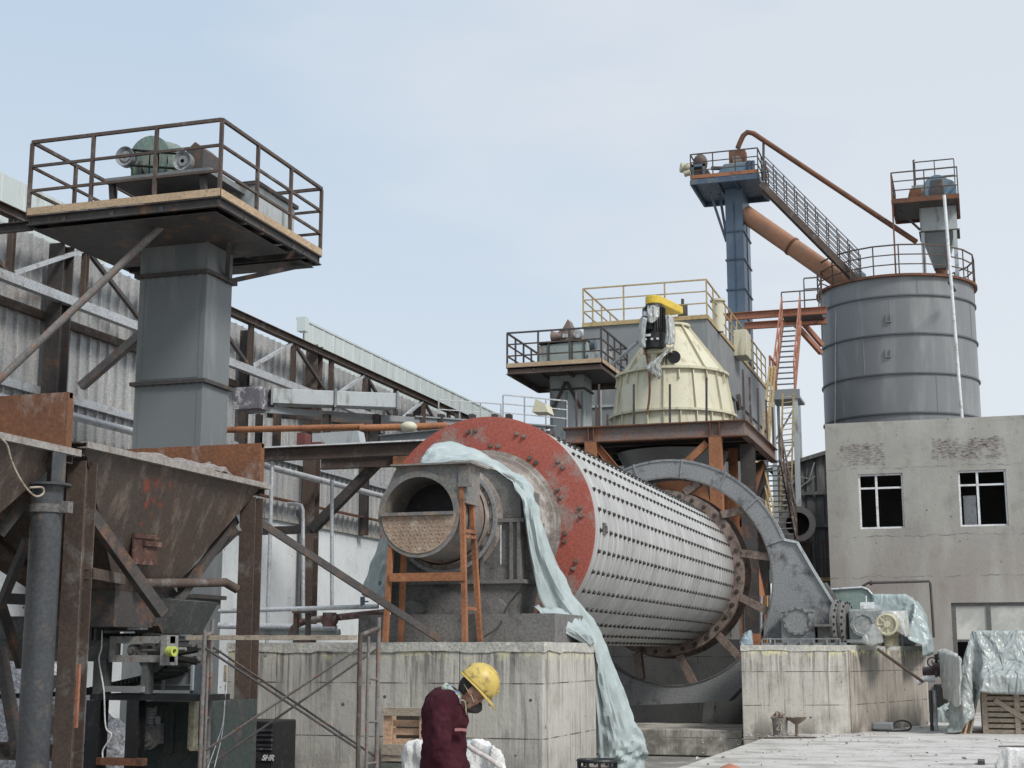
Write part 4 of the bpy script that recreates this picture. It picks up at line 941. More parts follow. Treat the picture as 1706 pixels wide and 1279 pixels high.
# pinion bearing housings
def bearing(px, py, R, Y, m_=cast_lt):
    c = uy(px, py, Y); mb = MB(); mb.box((c.x-R*1.15, Y, 1.80), (c.x+R*1.15, Y+.5, c.z+R*.75)); mb.box((c.x-R*1.15, Y-.02, c.z+R*.62), (c.x+R*1.15, Y, c.z+R*.80))
    h = obj('pinion_housing', mb, m_, gg)
    d = MB().lathe(c+V((0,.02,0)), (0,-1,0), [(0, R), (.07, R), (.075, R*.80), (.05, R*.78), (.05, R*.05), (.05, 0)], 40)
    obj('bearing_cover', d, m_, h)
    for k in range(12):
        a = 2*PI*k/12+.1; mb = MB(); hexbolt(mb, c+V((R*.89*math.cos(a), -.05, R*.89*math.sin(a))), (0,-1,0), .02, .02); obj('bolt', mb, cast, h)
    if R > .3:
        obj('cover_shield', MB().lathe(c+V((0,.10,0)), (0,-1,0), [(0, R*1.02), (.2, R*1.02), (.2, R*.98)], 16, PI*.30, PI*.70, ref=(0,0,1)) if 0 else MB().grid([[c+V((R*1.04*math.cos(t), yy, R*1.04*math.sin(t))) for t in [math.radians(50+5*i) for i in range(17)]] for yy in (-.07, .05)]), white_pt, h)
    return h
bearing(1329, 1034, .29, 30.6)
obj('base_plate', MB().box((uy(1268,1066,30.5).x, 30.4, 1.745), (uy(1408,1066,30.5).x, 32.3, 1.80)), cast_lt, gg)
mb = MB()
x0, x1 = uy(1270,1066,30.4).x, uy(1400,1066,30.4).x
for i in range(7): x = x0+(x1-x0)*i/6; mb.box((x-.012, 30.33, 1.745), (x+.012, 30.4, 1.86))
mb.box((x0, 30.36, 1.86), (x1, 30.40, 1.885)); obj('base_flange', mb, cast_lt, gg)
c = uy(1357,1042,30.5); obj('foot_bracket', MB().box((c.x, 30.45, c.z-.02), (c.x+.36, 31.1, c.z+.03)).box((c.x+.05, 30.6, 1.8), (c.x+.3, 31.0, c.z-.02)), cast, gg)
obj('lifting_eye', MB().tube([c+V((.1,0,.06)), c+V((.13,0,.2)), c+V((.17,0,.06))], .012), cast, gg)
# spokes between flange and guard
for k in range(12):
    d = k*30+12
    if d in (222, 252, 282): pass
    a, b = V((MX+(MR+.22)*math.cos(math.radians(d)), 31.5, MZ+(MR+.22)*math.sin(math.radians(d)))), gp(d, RI-.02, 31.5)
    mb = MB().beam(a, b, .36, .10, (0,1,0)) if 0 else MB().beam(a, b, .06, .42, (0,1,0))
    mb.beam(a+V((0,-.21,0)), b+V((0,-.21,0)), .16, .03, (0,1,0)); obj('spoke', mb, dust_br, mill)
0 and obj('gear_body', MB().lathe((MX, 31.62, MZ), (0,1,0), [(0, RI-.30), (0, RI-.10), (.25, RI-.10), (.25, RI-.30)], 72), cast, mill)
obj('support_post', MB().hbeam(uy(1183,1172,31.25), V((uy(1183,1172,31.25).x, 30.6, a.z if 0 else -.3)), .22, .16, .02, (0,1,0)), cast, gg)

# coupling wheels on the right of the foot
cpl = thing('coupling', 'pair of dark bolted coupling discs right of the gear guard foot', 'coupling', (uy(1408,1040,31).x, 31, 1.75))
for k, (px, R) in enumerate(((1399, .50), (1411, .47))):
    c = uy(px, 1040, 31.0+k*.12)
    mb = MB().lathe(c, (1, -.22, 0), [(-.10, 0), (-.10, R*.8), (-.06, R), (.0, R), (.03, R*.9), (.03, 0)], 40)
    d = obj('disc', mb, cast, cpl)
    ax = V((1,-.22,0)).normalized(); rr = ax.cross(V((0,0,1))).normalized(); uu = rr.cross(ax)
    for j in range(20):
        a = 2*PI*j/20; bb = MB(); hexbolt(bb, c+ax*.0+(rr*math.cos(a)+uu*math.sin(a))*R*.93+ax*.02, ax, .022, .02); obj('bolt', bb, black, d)
# gearbox, panel, motor
gb = thing('gearbox', 'dusty grey gearbox with round cover between coupling and wrapped motor', 'gearbox', (uy(1440,1040,31).x, 31.3, 1.75))
a, b = uy(1413,1015,30.9), uy(1478,1066,30.9)
obj('casing', MB().box((a.x, 30.9, 1.75), (b.x, 32.0, a.z)), green_pt if 0 else M('dusty_gearbox', (.27,.29,.285), (.21,.23,.225), (.35,.35,.33), s=3, s3=5, amt3=.4, rough=.6), gb, bevel=.04)
c = uy(1438,1040,30.9); obj('round_cover', MB().lathe(c, (0,-1,0), [(0,.26),(.06,.26),(.07,.2),(.05,.18),(.05,0)], 8), MATS['dusty_gearbox'], gb)
obj('base_flange', MB().box((a.x-.05, 30.85, 1.80), (b.x+.1, 32.05, 1.86)), MATS['dusty_gearbox'], gb)
obj('oil_filter', MB().box((uy(1433,1003,30.95).x, 30.95, uy(1433,1014,30.9).z), (uy(1455,1003,30.95).x, 31.15, uy(1433,1003,30.95).z)), white_pt, gb)
obj('vent_rod', MB().cyl(uy(1443,1003,31), uy(1443,992,31), .012), white_pt, gb)
pg = thing('guard_panel', 'flat grey-green steel guard panel with bent pipe edge behind the gearbox', 'guard panel', (uy(1430,1000,32.2).x, 32.2, 1.75))
P4 = [uy(1384,1062,32.2), uy(1384,982,32.2), uy(1437,980,32.2), uy(1446,984,32.2), uy(1482,1024,32.2), uy(1482,1062,32.2)]
obj('plate', MB().prism(P4, (0, .03, 0)), M('sage_panel', (.24,.31,.28), (.19,.25,.225), (.33,.36,.33), s=1.5, s3=2.5, amt3=.32, rough=.5), pg)
obj('edge_pipe', MB().tube([P4[1]+V((-.1,-.02,0)), P4[1]+V((0,-.02,0)), P4[2]+V((0,-.02,.02)), P4[3]+V((0,-.02,.02)), P4[4]+V((0,-.02,.02))], .025), galv, pg)
mo = thing('wrapped_motor', 'pale motor with exposed fan end sticking out of plastic wrap', 'motor', (uy(1478,1040,29.5).x, 29.6, 1.75))
c = uy(1478,1040,29.4); mb = MB().cyl(c, c+V((.1,.7,0)), .20, n=28); mb.box((c.x-.18, 29.6, 1.72), (c.x+.22, 30.2, c.z-.1)); obj('body', mb, cream_dk, mo)
fan = MB().lathe(c, (-.15,-1,0), [(0,.215),(.05,.215),(.06,.18),(.02,.16),(.02,.06),(.06,.06),(.06,.0)], 32)
for k in range(8): a = 2*PI*k/8; fan.beam(c+V((0,-.03,0)), c+V((.19*math.cos(a), -.03, .19*math.sin(a))), .012, .03)
obj('fan_cover', fan, cream, mo)
obj('stand', MB().box((c.x-.12, 29.5, 1.72), (c.x-.08, 30.0, c.z-.2)).box((c.x+.2, 29.5, 1.72), (c.x+.25, 30.0, c.z-.2)), black, mo)
wr = cover('plastic_wrap', [[c+V(q) for q in ((-.26,.05,.05),(-.1,.05,.24),(.14,.05,.26),(.30,.1,.05),(-.2,.75,.24),(.35,.75,.28),(.4,.75,-.2),(.34,.1,-.25),(.12,.08,.0))],
                            [c+V(q) for q in ((-.28,-.02,.02),(-.12,-.02,-.05),(-.55,-.02,-.33),(-.30,-.05,-.42),(-.08,-.03,-.35),(-.3,.3,-.1),(-.5,.3,-.35),(-.1,.3,-.3))]], plastic_w, mo, vox=.025, amp=.03, freq=5, seed=3, smooth=1)
# big plastic covered drive behind
def H(*pts): return [uy(*p) for p in pts]
cv = thing('covered_motor', 'tall drive motor under crumpled pale plastic sheet beside the grey building', 'covered machine', (uy(1520,1040,33).x, 33, 1.7))
obj('motor_body', MB().box((uy(1490,1060,33).x, 32.3, 1.745), (uy(1525,1060,33).x, 33.3, 2.4)), grey_md, cv, bevel=.05)
q0, q1 = uy(1462,1062,32.0), uy(1545,1062,32.0); zt_m = uy(1500,993,32.0).z
core = [V((q0.x+.0,32.0,1.75)), V((q1.x-.05,32.0,1.75)), V((q0.x+.05,32.0,zt_m)), V((q0.x+.60,32.0,zt_m)), V((q1.x-.1,32.0,zt_m-.35)), V((q0.x+.0,33.6,1.75)), V((q1.x-.05,33.6,1.75)), V((q0.x+.1,33.6,zt_m)), V((q0.x+.65,33.6,zt_m)), V((q1.x-.1,33.6,zt_m-.35))]
drape('plastic_sheet', q0.x-.25, q1.x+.75, 31.3, 34.3, zt_m+.06, [core, bx(-8, e2.x, 28, 36, 1.0, 1.742), bx(e2.x+.1, 6, 20, 38, -.5, .1)], plastic, cv, res=.06, frames=38, seed=4, stiff=.3)

# ================================================================ BEARING HOUSING, CHUTE, STAND
BX = MX
bh = thing('trunnion_bearing', 'grimy grey bearing housing with arched cap on top of the left concrete block', 'bearing housing', (BX, 18, 1.72))
hx0, hx1 = uy(641, 950, 18.0).x, uy(868, 900, 18.0).x; hy0, hy1 = 18.0, 18.85
zs, zf2, zb = uy(863,863,hy0).z, uy(868,965,hy0).z, uy(868,1024,hy0).z
hcx = (hx0+hx1)/2; hw = (hx1-hx0)/2
def arch(cx, w, zbase, zsh, ztop, n=20):
    pts = [(cx-w, zbase), (cx+w, zbase), (cx+w, zsh)]
    for i in range(n+1): t = PI*i/n; pts.append((cx+w*.92*math.cos(t), zsh+.02+(ztop-zsh)*math.sin(t)))
    pts.append((cx-w, zsh)); return pts
ar = arch(hcx, hw, zs, uy(868,811,hy0).z, uy(800,776,hy0).z)
obj('upper_cap', MB().prism([(x, hy0, z) for x, z in ar], (0, hy1-hy0, 0)), cast, bh, bevel=.015)
obj('split_flange', MB().box((hx0-.05, hy0-.05, zs-.05), (hx1+.05, hy1+.05, zs)), cast, bh)
obj('lower_body', MB().box((hx0, hy0, zf2), (hx1, hy1, zs-.05)), cast, bh)
obj('lower_flange', MB().box((hx0-.06, hy0-.06, zf2-.05), (hx1+.06, hy1+.06, zf2)), cast, bh)
obj('base_body', MB().prism([(hx0+.02, hy0, zf2-.05), (hx1-.02, hy0, zf2-.05), (hx1-.10, hy0, zb), (hx0+.10, hy0, zb)], (0, hy1-hy0, 0)), cast, bh)
xpl = uy(928, 1050, 17.5).x
obj('plinth', MB().box((hx0-.1, 17.4, 1.725), (xpl, 19.0, zb)), cast, bh)
for x in (hx0+.02, hx1-.12, hx1-.02, hcx+.42): obj('stiffener_rib', MB().box((x-.02, hy0-.05, zf2), (x+.02, hy0, zs-.05)), cast, bh)
obj('side_door', MB().box((hx1, 18.2, 2.65), (hx1+.02, 18.5, 3.1)), cast, bh)
pc = uy(822, 1018, 17.9); obj('round_port', MB().lathe(V((pc.x, hy0-.02, pc.z)), (0,-1,0), [(0,.17),(.05,.17),(.06,.13),(.06,0)], 24), cast, bh)
pc = uy(690, 1015, 17.9); obj('side_port', MB().cyl((pc.x, hy0+.1, pc.z), (pc.x, hy0-.25, pc.z), .11), cast, bh)
obj('drip_tube', MB().tube([uy(834,875,17.9), uy(834,940,17.9)], .012), galv, bh)
obj('oil_hose', MB().tube(catmull([uy(865,985,17.9), uy(845,1010,17.8), uy(832,1042,17.3), uy(808,1060,17.1)], 6), .012), rubber, bh)
rg = MB().lathe((BX, hy0+.02, MZ), (0,-1,0), [(0, .74), (.04, .74), (.05, .68), (.16, .68), (.16, .60), (.11, .595), (.11, .5)], 72)
obj('collar_flange', rg, hubm, bh)
obj('collar_rim', MB().lathe((BX, hy0-.14, MZ), (0,-1,0), [(0, .69), (0, .705), (.035, .705), (.035, .66), (0, .66)], 72), cast_lt, bh)
obj('inner_sleeve', MB().lathe((BX, hy0-.1, MZ), (0,-1,0), [(0, .59), (.35, .575), (.36, .54), (.9, .53)], 64), dust_br, bh)
for k in range(20): a = 2*PI*k/20; mb = MB(); hexbolt(mb, V((BX+.63*math.cos(a), hy0-.14, MZ+.63*math.sin(a))), (0,-1,0), .02, .022); obj('bolt', mb, dust_br, bh)
obj('cap_seam', MB().box((hcx-.02, hy0-.012, zs), (hcx+.02, hy0-.001, zs+.4)), cast, bh)
# feed chute
OC = uy(697, 856, 16.75); OR = .50
chm = M('chute_steel', (.20,.195,.185), (.13,.125,.12), (.26,.21,.17), s=2, s3=4, amt3=.4, rough=.6)
fc = thing('feed_chute', 'round feed chute with a flat hood, half closed by a tan checker plate', 'feed chute', (OC.x, 17, 1.75))
obj('barrel', MB().lathe((OC.x, 16.75, OC.z), (0,1,0), [(.60, OR-.08), (0, OR-.045), (0, OR+.03), (.05, OR+.03), (.06, OR+.015), (1.15, OR+.015)], 64), chm, fc)
obj('barrel_shade', MB().lathe((OC.x, 17.36, OC.z), (0,1,0), [(0, 0), (0, OR-.05)], 32), black, fc)  # black disc stands for the shade deep in the chute
a = uy(655, 778, 16.8); b = uy(786, 778, 16.8); zt2 = a.z; yh = 17.45
hd = MB(); n = 24; lo = [];
pts = [(a.x+.06, zt2), (b.x-.06, zt2)]
pr_ = [(b.x-.06, OC.z+.12)]
for i in range(n+1):
    t = math.radians(14+(166-14)*i/n); pr_.append((OC.x+(OR+.032)*math.cos(t), OC.z+(OR+.032)*math.sin(t)))
pts = [(a.x+.06, zt2), (b.x-.06, zt2)]+pr_+[(OC.x-OR-.032, OC.z+.12)]
hd.prism([(x, 16.78, z) for x, z in pts], (0, .5, 0)); obj('hood', hd, chm, fc)
obj('hood_plate', MB().box((a.x, 16.70, zt2), (b.x+.02, 17.4, zt2+.022)), chm, fc)
lp = MB(); pts = [(OC.x+(OR-.02)*math.cos(math.radians(180+180*i/30)), OC.z-.02+(OR-.02)*math.sin(math.radians(180+180*i/30))) for i in range(31)]
lp.prism([(x, 16.74, z+.02) for x, z in pts], (0, .02, 0)); 
for i in range(-10, 11):                                   # raised tread pattern
    for j in range(10):
        x = OC.x+i*.047+(.023 if j % 2 else 0); z = OC.z-.06-j*.047
        if (x-OC.x)**2+(z-OC.z)**2 < (OR-.05)**2: lp.beam((x-.012, 16.737, z-.012*(1 if (i+j) % 2 else -1)), (x+.012, 16.737, z+.012*(1 if (i+j) % 2 else -1)), .006, .006, (0,1,0))
obj('lower_plate', lp, brownplate, fc)
obj('sill_bar', MB().box((OC.x-OR+.02, 16.70, OC.z-.02), (OC.x+OR-.04, 16.74, OC.z+.02)), chm, fc)
obj('corner_bracket', MB().box((b.x-.16, 16.74, zt2-.28), (b.x+.02, 16.79, zt2-.24)).box((b.x-.16, 16.76, zt2-.24), (b.x-.02, 16.78, zt2-.03)), chm, fc)
# rust orange support stand
ss = thing('chute_stand', 'rust-orange welded steel stand propping up the round feed chute', 'stand', (OC.x, 16.9, 1.73))
def leg(x0, y0, x1, y1, Ya, Yb, w=.075): obj('leg', MB().chan(uy(x0,y0,Ya), V((uy(x1,y1,Yb).x, Yb, 1.725)), .055, w, .01, (0,1,0)), rust_or, ss)
leg(770, 808, 775, 1066, 16.8, 16.75); leg(784, 808, 800, 1066, 17.1, 17.35); leg(652, 900, 642, 1066, 16.8, 16.75); leg(673, 915, 668, 1066, 17.1, 17.3)
obj('crossbar', MB().chan(uy(650,962,16.74), uy(776,960,16.74), .05, .10, .01), rust_or, ss)
for y in (884, 893, 1012): obj('rung', MB().beam(uy(774,y,16.8), uy(793,y+3,17.2), .03, .04), rust_or, ss)

# ================================================================ SCAFFOLD
sc = thing('scaffold', 'tubular scaffold bay with crossed braces in front of the left concrete block', 'scaffold', (-6.5, 13, 0))
L1, L2, R1_, R2_ = uy(341,1060,12.7), uy(354,1040,13.5), uy(600,1065,12.7), uy(631,1037,13.5)
for p, m_ in ((L1, tube_gr), (L2, tube_gr), (R1_, steel_br), (R2_, tube_gr)):
    obj('standard', MB().cyl((p.x, p.y, 0), p+V((0,0,.05)), .021, n=12), m_, sc)
q = uy(614,1060,13.05); obj('ladder_rail', MB().cyl((q.x, q.y, 0), q, .015, n=10), tube_gr, sc)
q2 = uy(348,1060,13.1); obj('ladder_rail', MB().cyl((q2.x, q2.y, 0), q2, .015, n=10), tube_gr, sc)
for y in (1130, 1202, 1272):
    z = uy(620,y,13.1).z; obj('rung', MB().cyl((q.x, q.y, z), (R2_.x, R2_.y, z-.02), .012, n=8), tube_gr, sc); obj('rung', MB().cyl((q2.x, q2.y, z), (L2.x, L2.y, z), .012, n=8), tube_gr, sc)
zt_ = uy(500,1056,13.0).z
obj('top_tube', MB().cyl((R1_.x,R1_.y,zt_-.02), (R2_.x,R2_.y,zt_+.06), .021, n=10), steel_br, sc)
obj('top_tube', MB().cyl((L1.x,L1.y,zt_-.02), (L2.x,L2.y,zt_+.02), .021, n=10), tube_gr, sc)
pk = MB(); pk.beam(V((L2.x, 13.1, uy(365,1062,13.1).z)), V((R2_.x-.1, 13.1, uy(610,1062,13.1).z)), .22, .045)
tag(obj('scaffold_board', pk, wood_gr), 'worn grey board lying along the top of the scaffold', 'board')
for a, b in (((343,1080,12.7),(600,1250,12.7)), ((355,1078,13.5),(628,1262,13.5)), ((343,1250,12.7),(600,1078,12.7)), ((352,1272,13.5),(629,1080,13.5))):
    A_, B_ = uy(*a), uy(*b); 
    obj('brace', MB().cyl(A_, B_, .012, n=8), steel_dk if a[1] < 1100 else tube_gr, sc)
for k, (x0, x1) in enumerate(((352,372),(350,375))):
    tag(obj('wire', MB().tube(catmull([uy(375,1140+k*10,13.6), uy(372,1200,13.6), uy(360,1240,13.5), uy(346,1279,13.4)] if k == 0 else [uy(377,1130,13.6), uy(371,1215,13.6), uy(357,1279,13.4)], 5), .005, 6), galv), ('thin pale wire hanging off the left scaffold post towards the ground', 'straight pale wire hanging from a small tag by the scaffold')[k], 'wire', 'wires on the scaffold')
tag(obj('paper_tag', MB().box(*[tuple(v) for v in (uy(373,1108,13.6), uy(378,1136,13.62))]), wood_gr), 'small pale strip hanging on wire beside the H column', 'tag')
# ================================================================ TURQUOISE SHEET
tq = thing('turquoise_sheet', 'long pale turquoise plastic sheet draped over the bearing and hanging past the block corner', 'tarpaulin', uy(985,1078,18.5))
rows = [
 [uy(706,762,18.3), uy(702,767,18.1), uy(699,773,17.9)],
 [uy(722,744,18.5), uy(738,755,18.2), uy(760,769,17.85)],
 [uy(770,742,18.8), uy(790,756,18.4), uy(810,773,17.95)],
 [uy(828,770,18.7), uy(838,785,18.3), uy(850,800,17.95)],
 [uy(884,806,18.5), uy(880,818,18.1), uy(868,834,17.88)],
 [uy(909,842,18.4), uy(898,862,18.0), uy(884,880,17.88)],
 [uy(938,915,18.6), uy(922,930,18.1), uy(902,945,17.95)],
 [uy(970,990,18.8), uy(952,1000,18.4), uy(925,1015,18.1)],
 [uy(1003,1062,19.05), uy(990,1070,18.75), uy(975,1060,18.7)],
 [uy(1030,1125,19.15), uy(1012,1130,18.95), uy(988,1130,19.0)],
 [uy(1054,1188,19.25), uy(1027,1195,19.0), uy(995,1195,19.05)],
 [uy(1074,1234,19.35), uy(1038,1240,19.05), uy(1000,1240,19.1)],
 [uy(1074,1262,19.4), uy(1038,1265,19.1), uy(1001,1265,19.15)],
 [uy(1074,1300,19.4), uy(1038,1300,19.1), uy(1002,1300,19.15)]]
cloth('main_drape', rows, tarp_m, tq, n=9, amp=.09, seed=2, nf=2.0)
_o = bpy.data.objects['main_drape']; _nc = 19; _nr = len(_o.data.vertices)//_nc
settle(_o, [i for i in range(_nr*_nc) if i//_nc <= 9*4 or i//_nc >= _nr-2 or (i % _nc == 0 and i//_nc >= _nr-50 and (i//_nc) % 4 == 0)], [[V((x, y, z)) for x in (hx0, hx1) for y in (hy0, hy1) for z in (1.74, uy(868,811,hy0).z)], [V((x, y, z)) for x in (BX0, BX1) for y in (16.5, yb+.15) for z in (-.3, 1.73)]])
cloth('loose_fold', [[uy(890,1008,17.9), uy(912,1012,18.1), uy(940,1010,18.4)], [uy(912,1032,17.8), uy(938,1032,18.0), uy(962,1028,18.5)], [uy(942,1054,17.9), uy(965,1052,18.1), uy(982,1048,18.6)], [uy(978,1076,18.4), uy(986,1074,18.5), uy(992,1070,18.7)]], tarp_m, tq, n=8, amp=.05, freq=3, seed=4)
cloth('left_drape', [[uy(640,872,18.0), uy(650,885,17.6), uy(655,900,17.55)], [uy(632,900,18.1), uy(645,930,17.7), uy(652,950,17.6)], [uy(618,940,18.2), uy(636,960,17.9), uy(650,985,17.7)], [uy(600,990,18.4), uy(625,1002,18.0), uy(646,1010,17.8)]], tarp_m, tq, n=8, amp=.08, freq=2, aniso=(2,2,.4), seed=6)

# ================================================================ SEPARATOR PLATFORM AND SEPARATOR
PY0 = 36.0
pa, pb_ = uy(943,716,PY0), uy(1239,700,PY0); PZ = pb_.z; PX0, PX1 = pa.x, pb_.x; PY1 = ux(1290,745,PX1).y
print('platform', PX0, PX1, PY1, PZ, pa.z)
sp = thing('steel_platform', 'brown steel deck on orange legs carrying the cream separator', 'platform', ((PX0+PX1)/2, 38.5, -.34))
fm = MB(); fm.hbeam((PX0, PY0, PZ-.19), (PX1, PY0, PZ-.19), .2, .38, .025); obj('front_beam', fm, dust_br if 0 else M('primer_beam', (.17,.155,.15), (.20,.12,.09), (.27,.12,.07), s=1.2, s3=2.2, amt3=.36, rough=.7), sp)
obj('beam_flange', MB().box((PX0-.05, PY0-.13, PZ-.02), (PX1+.05, PY0+.1, PZ+.012)), rust, sp); obj('beam_flange', MB().box((PX0-.05, PY0-.13, PZ-.40), (PX1+.05, PY0+.1, PZ-.375)), rust, sp)
for f in (.135, .165, .82, .87):
    x = PX0+(PX1-PX0)*f; obj('stiffener', MB().box((x-.012, PY0-.12, PZ-.375), (x+.012, PY0, PZ-.02)), rust, sp)
obj('side_beam', MB().hbeam((PX1, PY0, PZ-.19), (PX1, PY1, PZ-.19), .2, .38, .025), MATS['primer_beam'], sp)
obj('side_beam', MB().hbeam((PX0, PY0, PZ-.19), (PX0, PY1, PZ-.19), .2, .38, .025), MATS['primer_beam'], sp)
obj('deck_plate', MB().box((PX0, PY0+.1, PZ-.03), (PX1-.02, PY1, PZ-.005)), steel_dk, sp)
cb = MB()
for y in (37.2, 38.5, 39.8, 41.1): cb.hbeam((PX0, y, PZ-.20), (PX1, y, PZ-.20), .15, .3)
obj('cross_beams', cb, steel_dk, sp)
lx1, lx0 = uy(1194,800,PY0).x, uy(986,760,PY0).x
for (x, y) in ((lx1, PY0), (lx0, PY0), (lx1, 41.5), (lx0, 41.5)):
    obj('leg', MB().beam((x, y, -.34), (x, y, PZ-.40), .30, .30), rust_or, sp)
for a, b in (((1142,772,PY0),(1178,738,PY0)), ((1025,780,PY0),(996,745,PY0))): obj('knee_brace', MB().chan(uy(*a), uy(*b), .1, .18, .014), rust_or, sp)
for px in (1056,1116,1177): obj('stub_post', MB().beam(uy(px,640 if px != 1177 else 629,PY0), (uy(px,700,PY0).x, PY0, PZ), .05, .05), steel_dk, sp)
for px, y_ in ((960,650),(993,675),(1012,690),(998,640)):
    obj('stub_post', MB().beam(uy(px,y_,PY0+1), (uy(px,y_,PY0+1).x, PY0+1, PZ), .045, .045), steel_br, sp)
for y, hh in ((36.1,1.3),(37.2,1.3),(38.6,1.25),(40.2,1.2),(41.5,1.2)): obj('stub_post', MB().beam((PX1, y, PZ), (PX1, y, PZ+hh), .05, .05), steel_br, sp)
obj('under_pipe', MB().tube([uy(1105,790,37), uy(1130,800,37), uy(1150,820,37), uy(1158,860,37)], .45, 20), rust_or, sp)
0 and obj('under_flange', MB().lathe(uy(1100,790,36.8), (.3,.2,1), [(-.05,.62),(.05,.62),(.05,.4)], 32), rust_or, sp)

for px, y, mm, w in ((1247,37.5,steel_dk,.34),(1222,38.2,rust_or,.22),(1015,38.0,steel_dk,.3),(1268,41.3,steel_dk,.25)):
    x = uy(px,800,y).x; obj('column', MB().hbeam((x,y,-.34), (x,y,PZ-.4), w, w, .02, (0,1,0)), mm, sp)
obj('tie_beam', MB().hbeam((lx0, 37.6, 4.3), (PX1-.3, 37.6, 4.3), .2, .25), rust, sp); obj('tie_beam', MB().hbeam((lx0, 41.4, 4.0), (PX1-.2, 41.4, 4.0), .2, .25), steel_dk, sp)
obj('diagonal_tie', MB().beam((lx1+.1, 38.2, 4.4), (PX1-.2, 40.5, PZ-.5), .14, .14), rust, sp); obj('cable_tray', MB().box((PX1-.5, 38.5, 2), (PX1-.35, 38.8, PZ-.4)), galv, sp)
obj('rear_duct', MB().tube([(lx1-.9,40,PZ-1.2),(lx1-.2,40,PZ-1.9),(lx1+.3,40,2.5),(lx1+.3,40,.2)], .35, 18), rust_or, sp)

SPY = 38.6; scx = uy(1121, 697, SPY).x
def zr(py): return uy(1121, py, SPY).z
def rr_(px0, px1, py): return (uy(px1, py, SPY).x-uy(px0, py, SPY).x)/2*.985
sep = thing('dust_separator', 'big ribbed cream steel cone with a black motor wrapped in plastic', 'separator', (scx, SPY, PZ))
Rb, Rm, Rt = rr_(1023,1221,697), rr_(1032,1206,626), .42
zB, zM, zT = zr(697)+.0, zr(628), zr(546)
obj('base_ring', MB().lathe((scx,SPY,PZ), (0,0,1), [(0, Rb+.06), (zB-PZ, Rb+.0)], 64), cream, sep)
obj('lower_flange', MB().lathe((scx,SPY,zB), (0,0,1), [(-.03, Rb), (-.03, Rb+.12), (.03, Rb+.12), (.03, Rb)], 64), cream, sep)
obj('lower_cone', MB().lathe((scx,SPY,zB), (0,0,1), [(0, Rb), (zM-zB, Rm)], 64), cream, sep)
obj('upper_flange', MB().lathe((scx,SPY,zM), (0,0,1), [(-.03, Rm), (-.03, Rm+.12), (.035, Rm+.12), (.035, Rm)], 64), cream, sep)
obj('upper_cone', MB().lathe((scx,SPY,zM), (0,0,1), [(0, Rm), (zT-zM, Rt), (zT-zM, Rt+.1), (zT-zM+.06, Rt+.1), (zT-zM+.06, 0)], 64), cream, sep)
for k in range(24):
    a = 2*PI*k/24+.06; c_, s_ = math.cos(a), math.sin(a); D = V((c_, s_, 0)); O = V((scx, SPY, 0))
    if s_ > .5: continue
    obj('rib', MB().beam(O+D*(Rb+.05)+V((0,0,zB-.5)), O+D*(Rb+.04)+V((0,0,zB-.03)), .025, .10, D), cream, sep)
    if k % 2 == 0: obj('rib', MB().beam(O+D*(Rb+.03)+V((0,0,zB+.03)), O+D*(Rm+.03)+V((0,0,zM-.03)), .03, .08, D), cream, sep)
    else: obj('rib', MB().beam(O+D*(Rm+.10)+V((0,0,zM-.3)), O+D*(Rm+.04)+V((0,0,zM-.03)), .025, .08, D), cream, sep)
    if k % 3 == 0: obj('rib', MB().beam(O+D*(Rm+.0)+V((0,0,zM+.03)), O+D*(Rt+.03)+V((0,0,zT-.02)), .03, .12, D), cream, sep)
mc = uy(1090, 545, 37.05)
obj('motor_bracket', MB().box((mc.x-.30, mc.y-.1, uy(1090,588,37).z), (mc.x+.45, mc.y+1.1, uy(1090,580,37).z)).box((mc.x+.3, 37.2, uy(1118,625,37).z), (mc.x+.48, 38.2, uy(1118,575,37).z)).box((mc.x-.1, 37.0, uy(1118,620,37).z), (mc.x+.05, 37.9, uy(1118,585,37).z)), cream, sep)
wn_ = uy(1117,592,36.9); obj('oval_port', MB().lathe(V((wn_.x+.05, 37.15, wn_.z)), (0,-1,0), [(0,.17),(.03,.17),(.03,0)], 20), black, sep)
z0, z1 = uy(1090,583,37).z, uy(1090,506,37).z
mt = MB().lathe((mc.x, mc.y, z0), (0,0,1), [(0,.24),(.04,.30),(.42,.31),(.44,.27),(z1-z0-.1,.27),(z1-z0,.2),(z1-z0,0)], 32)
for i in range(28): a = 2*PI*i/28; D = V((math.cos(a), math.sin(a), 0)); mt.beam(mc*1+D*.285+V((0,0,z0+.46-mc.z)), mc+D*.285+V((0,0,z1-.12-mc.z)), .012, .04, D)
mt.box((mc.x-.26, mc.y-.36, z0+.5), (mc.x+.02, mc.y-.2, z0+.85)); obj('motor', mt, black, sep)
lb_ = MB()
for dx in (-.17, .0, .15): lb_.box((mc.x+dx-.03, mc.y-.325, z0+.22), (mc.x+dx+.03, mc.y-.305, z0+.27))
lb_.box((mc.x-.2, mc.y-.33, z0+.32), (mc.x-.03, mc.y-.30, z0+.38)); obj('motor_plates', lb_, white_pt, sep)
gA, gB = uy(1093,505,37.1), uy(1133,540,38.0)
gz = gA.z
bg = MB(); w = .225; pts = []
for i in range(13): t = PI/2+PI*i/12
ax = V((scx+.15-mc.x, SPY-.2-mc.y, 0)); Lx = ax.length; ax.normalize(); sd_ = V((-ax.y, ax.x, 0)); c0 = V((mc.x, mc.y, gz-.05))
for i in range(13): t = PI/2+PI*i/12; pts.append(c0+ax*math.cos(t)*w+sd_*math.sin(t)*w)
pts += [c0+ax*Lx-sd_*w*1.1, c0+ax*Lx+sd_*w*1.1]
bg.prism(pts, (0, 0, .21)); obj('belt_guard', bg, yel_clean, sep, bevel=.02)
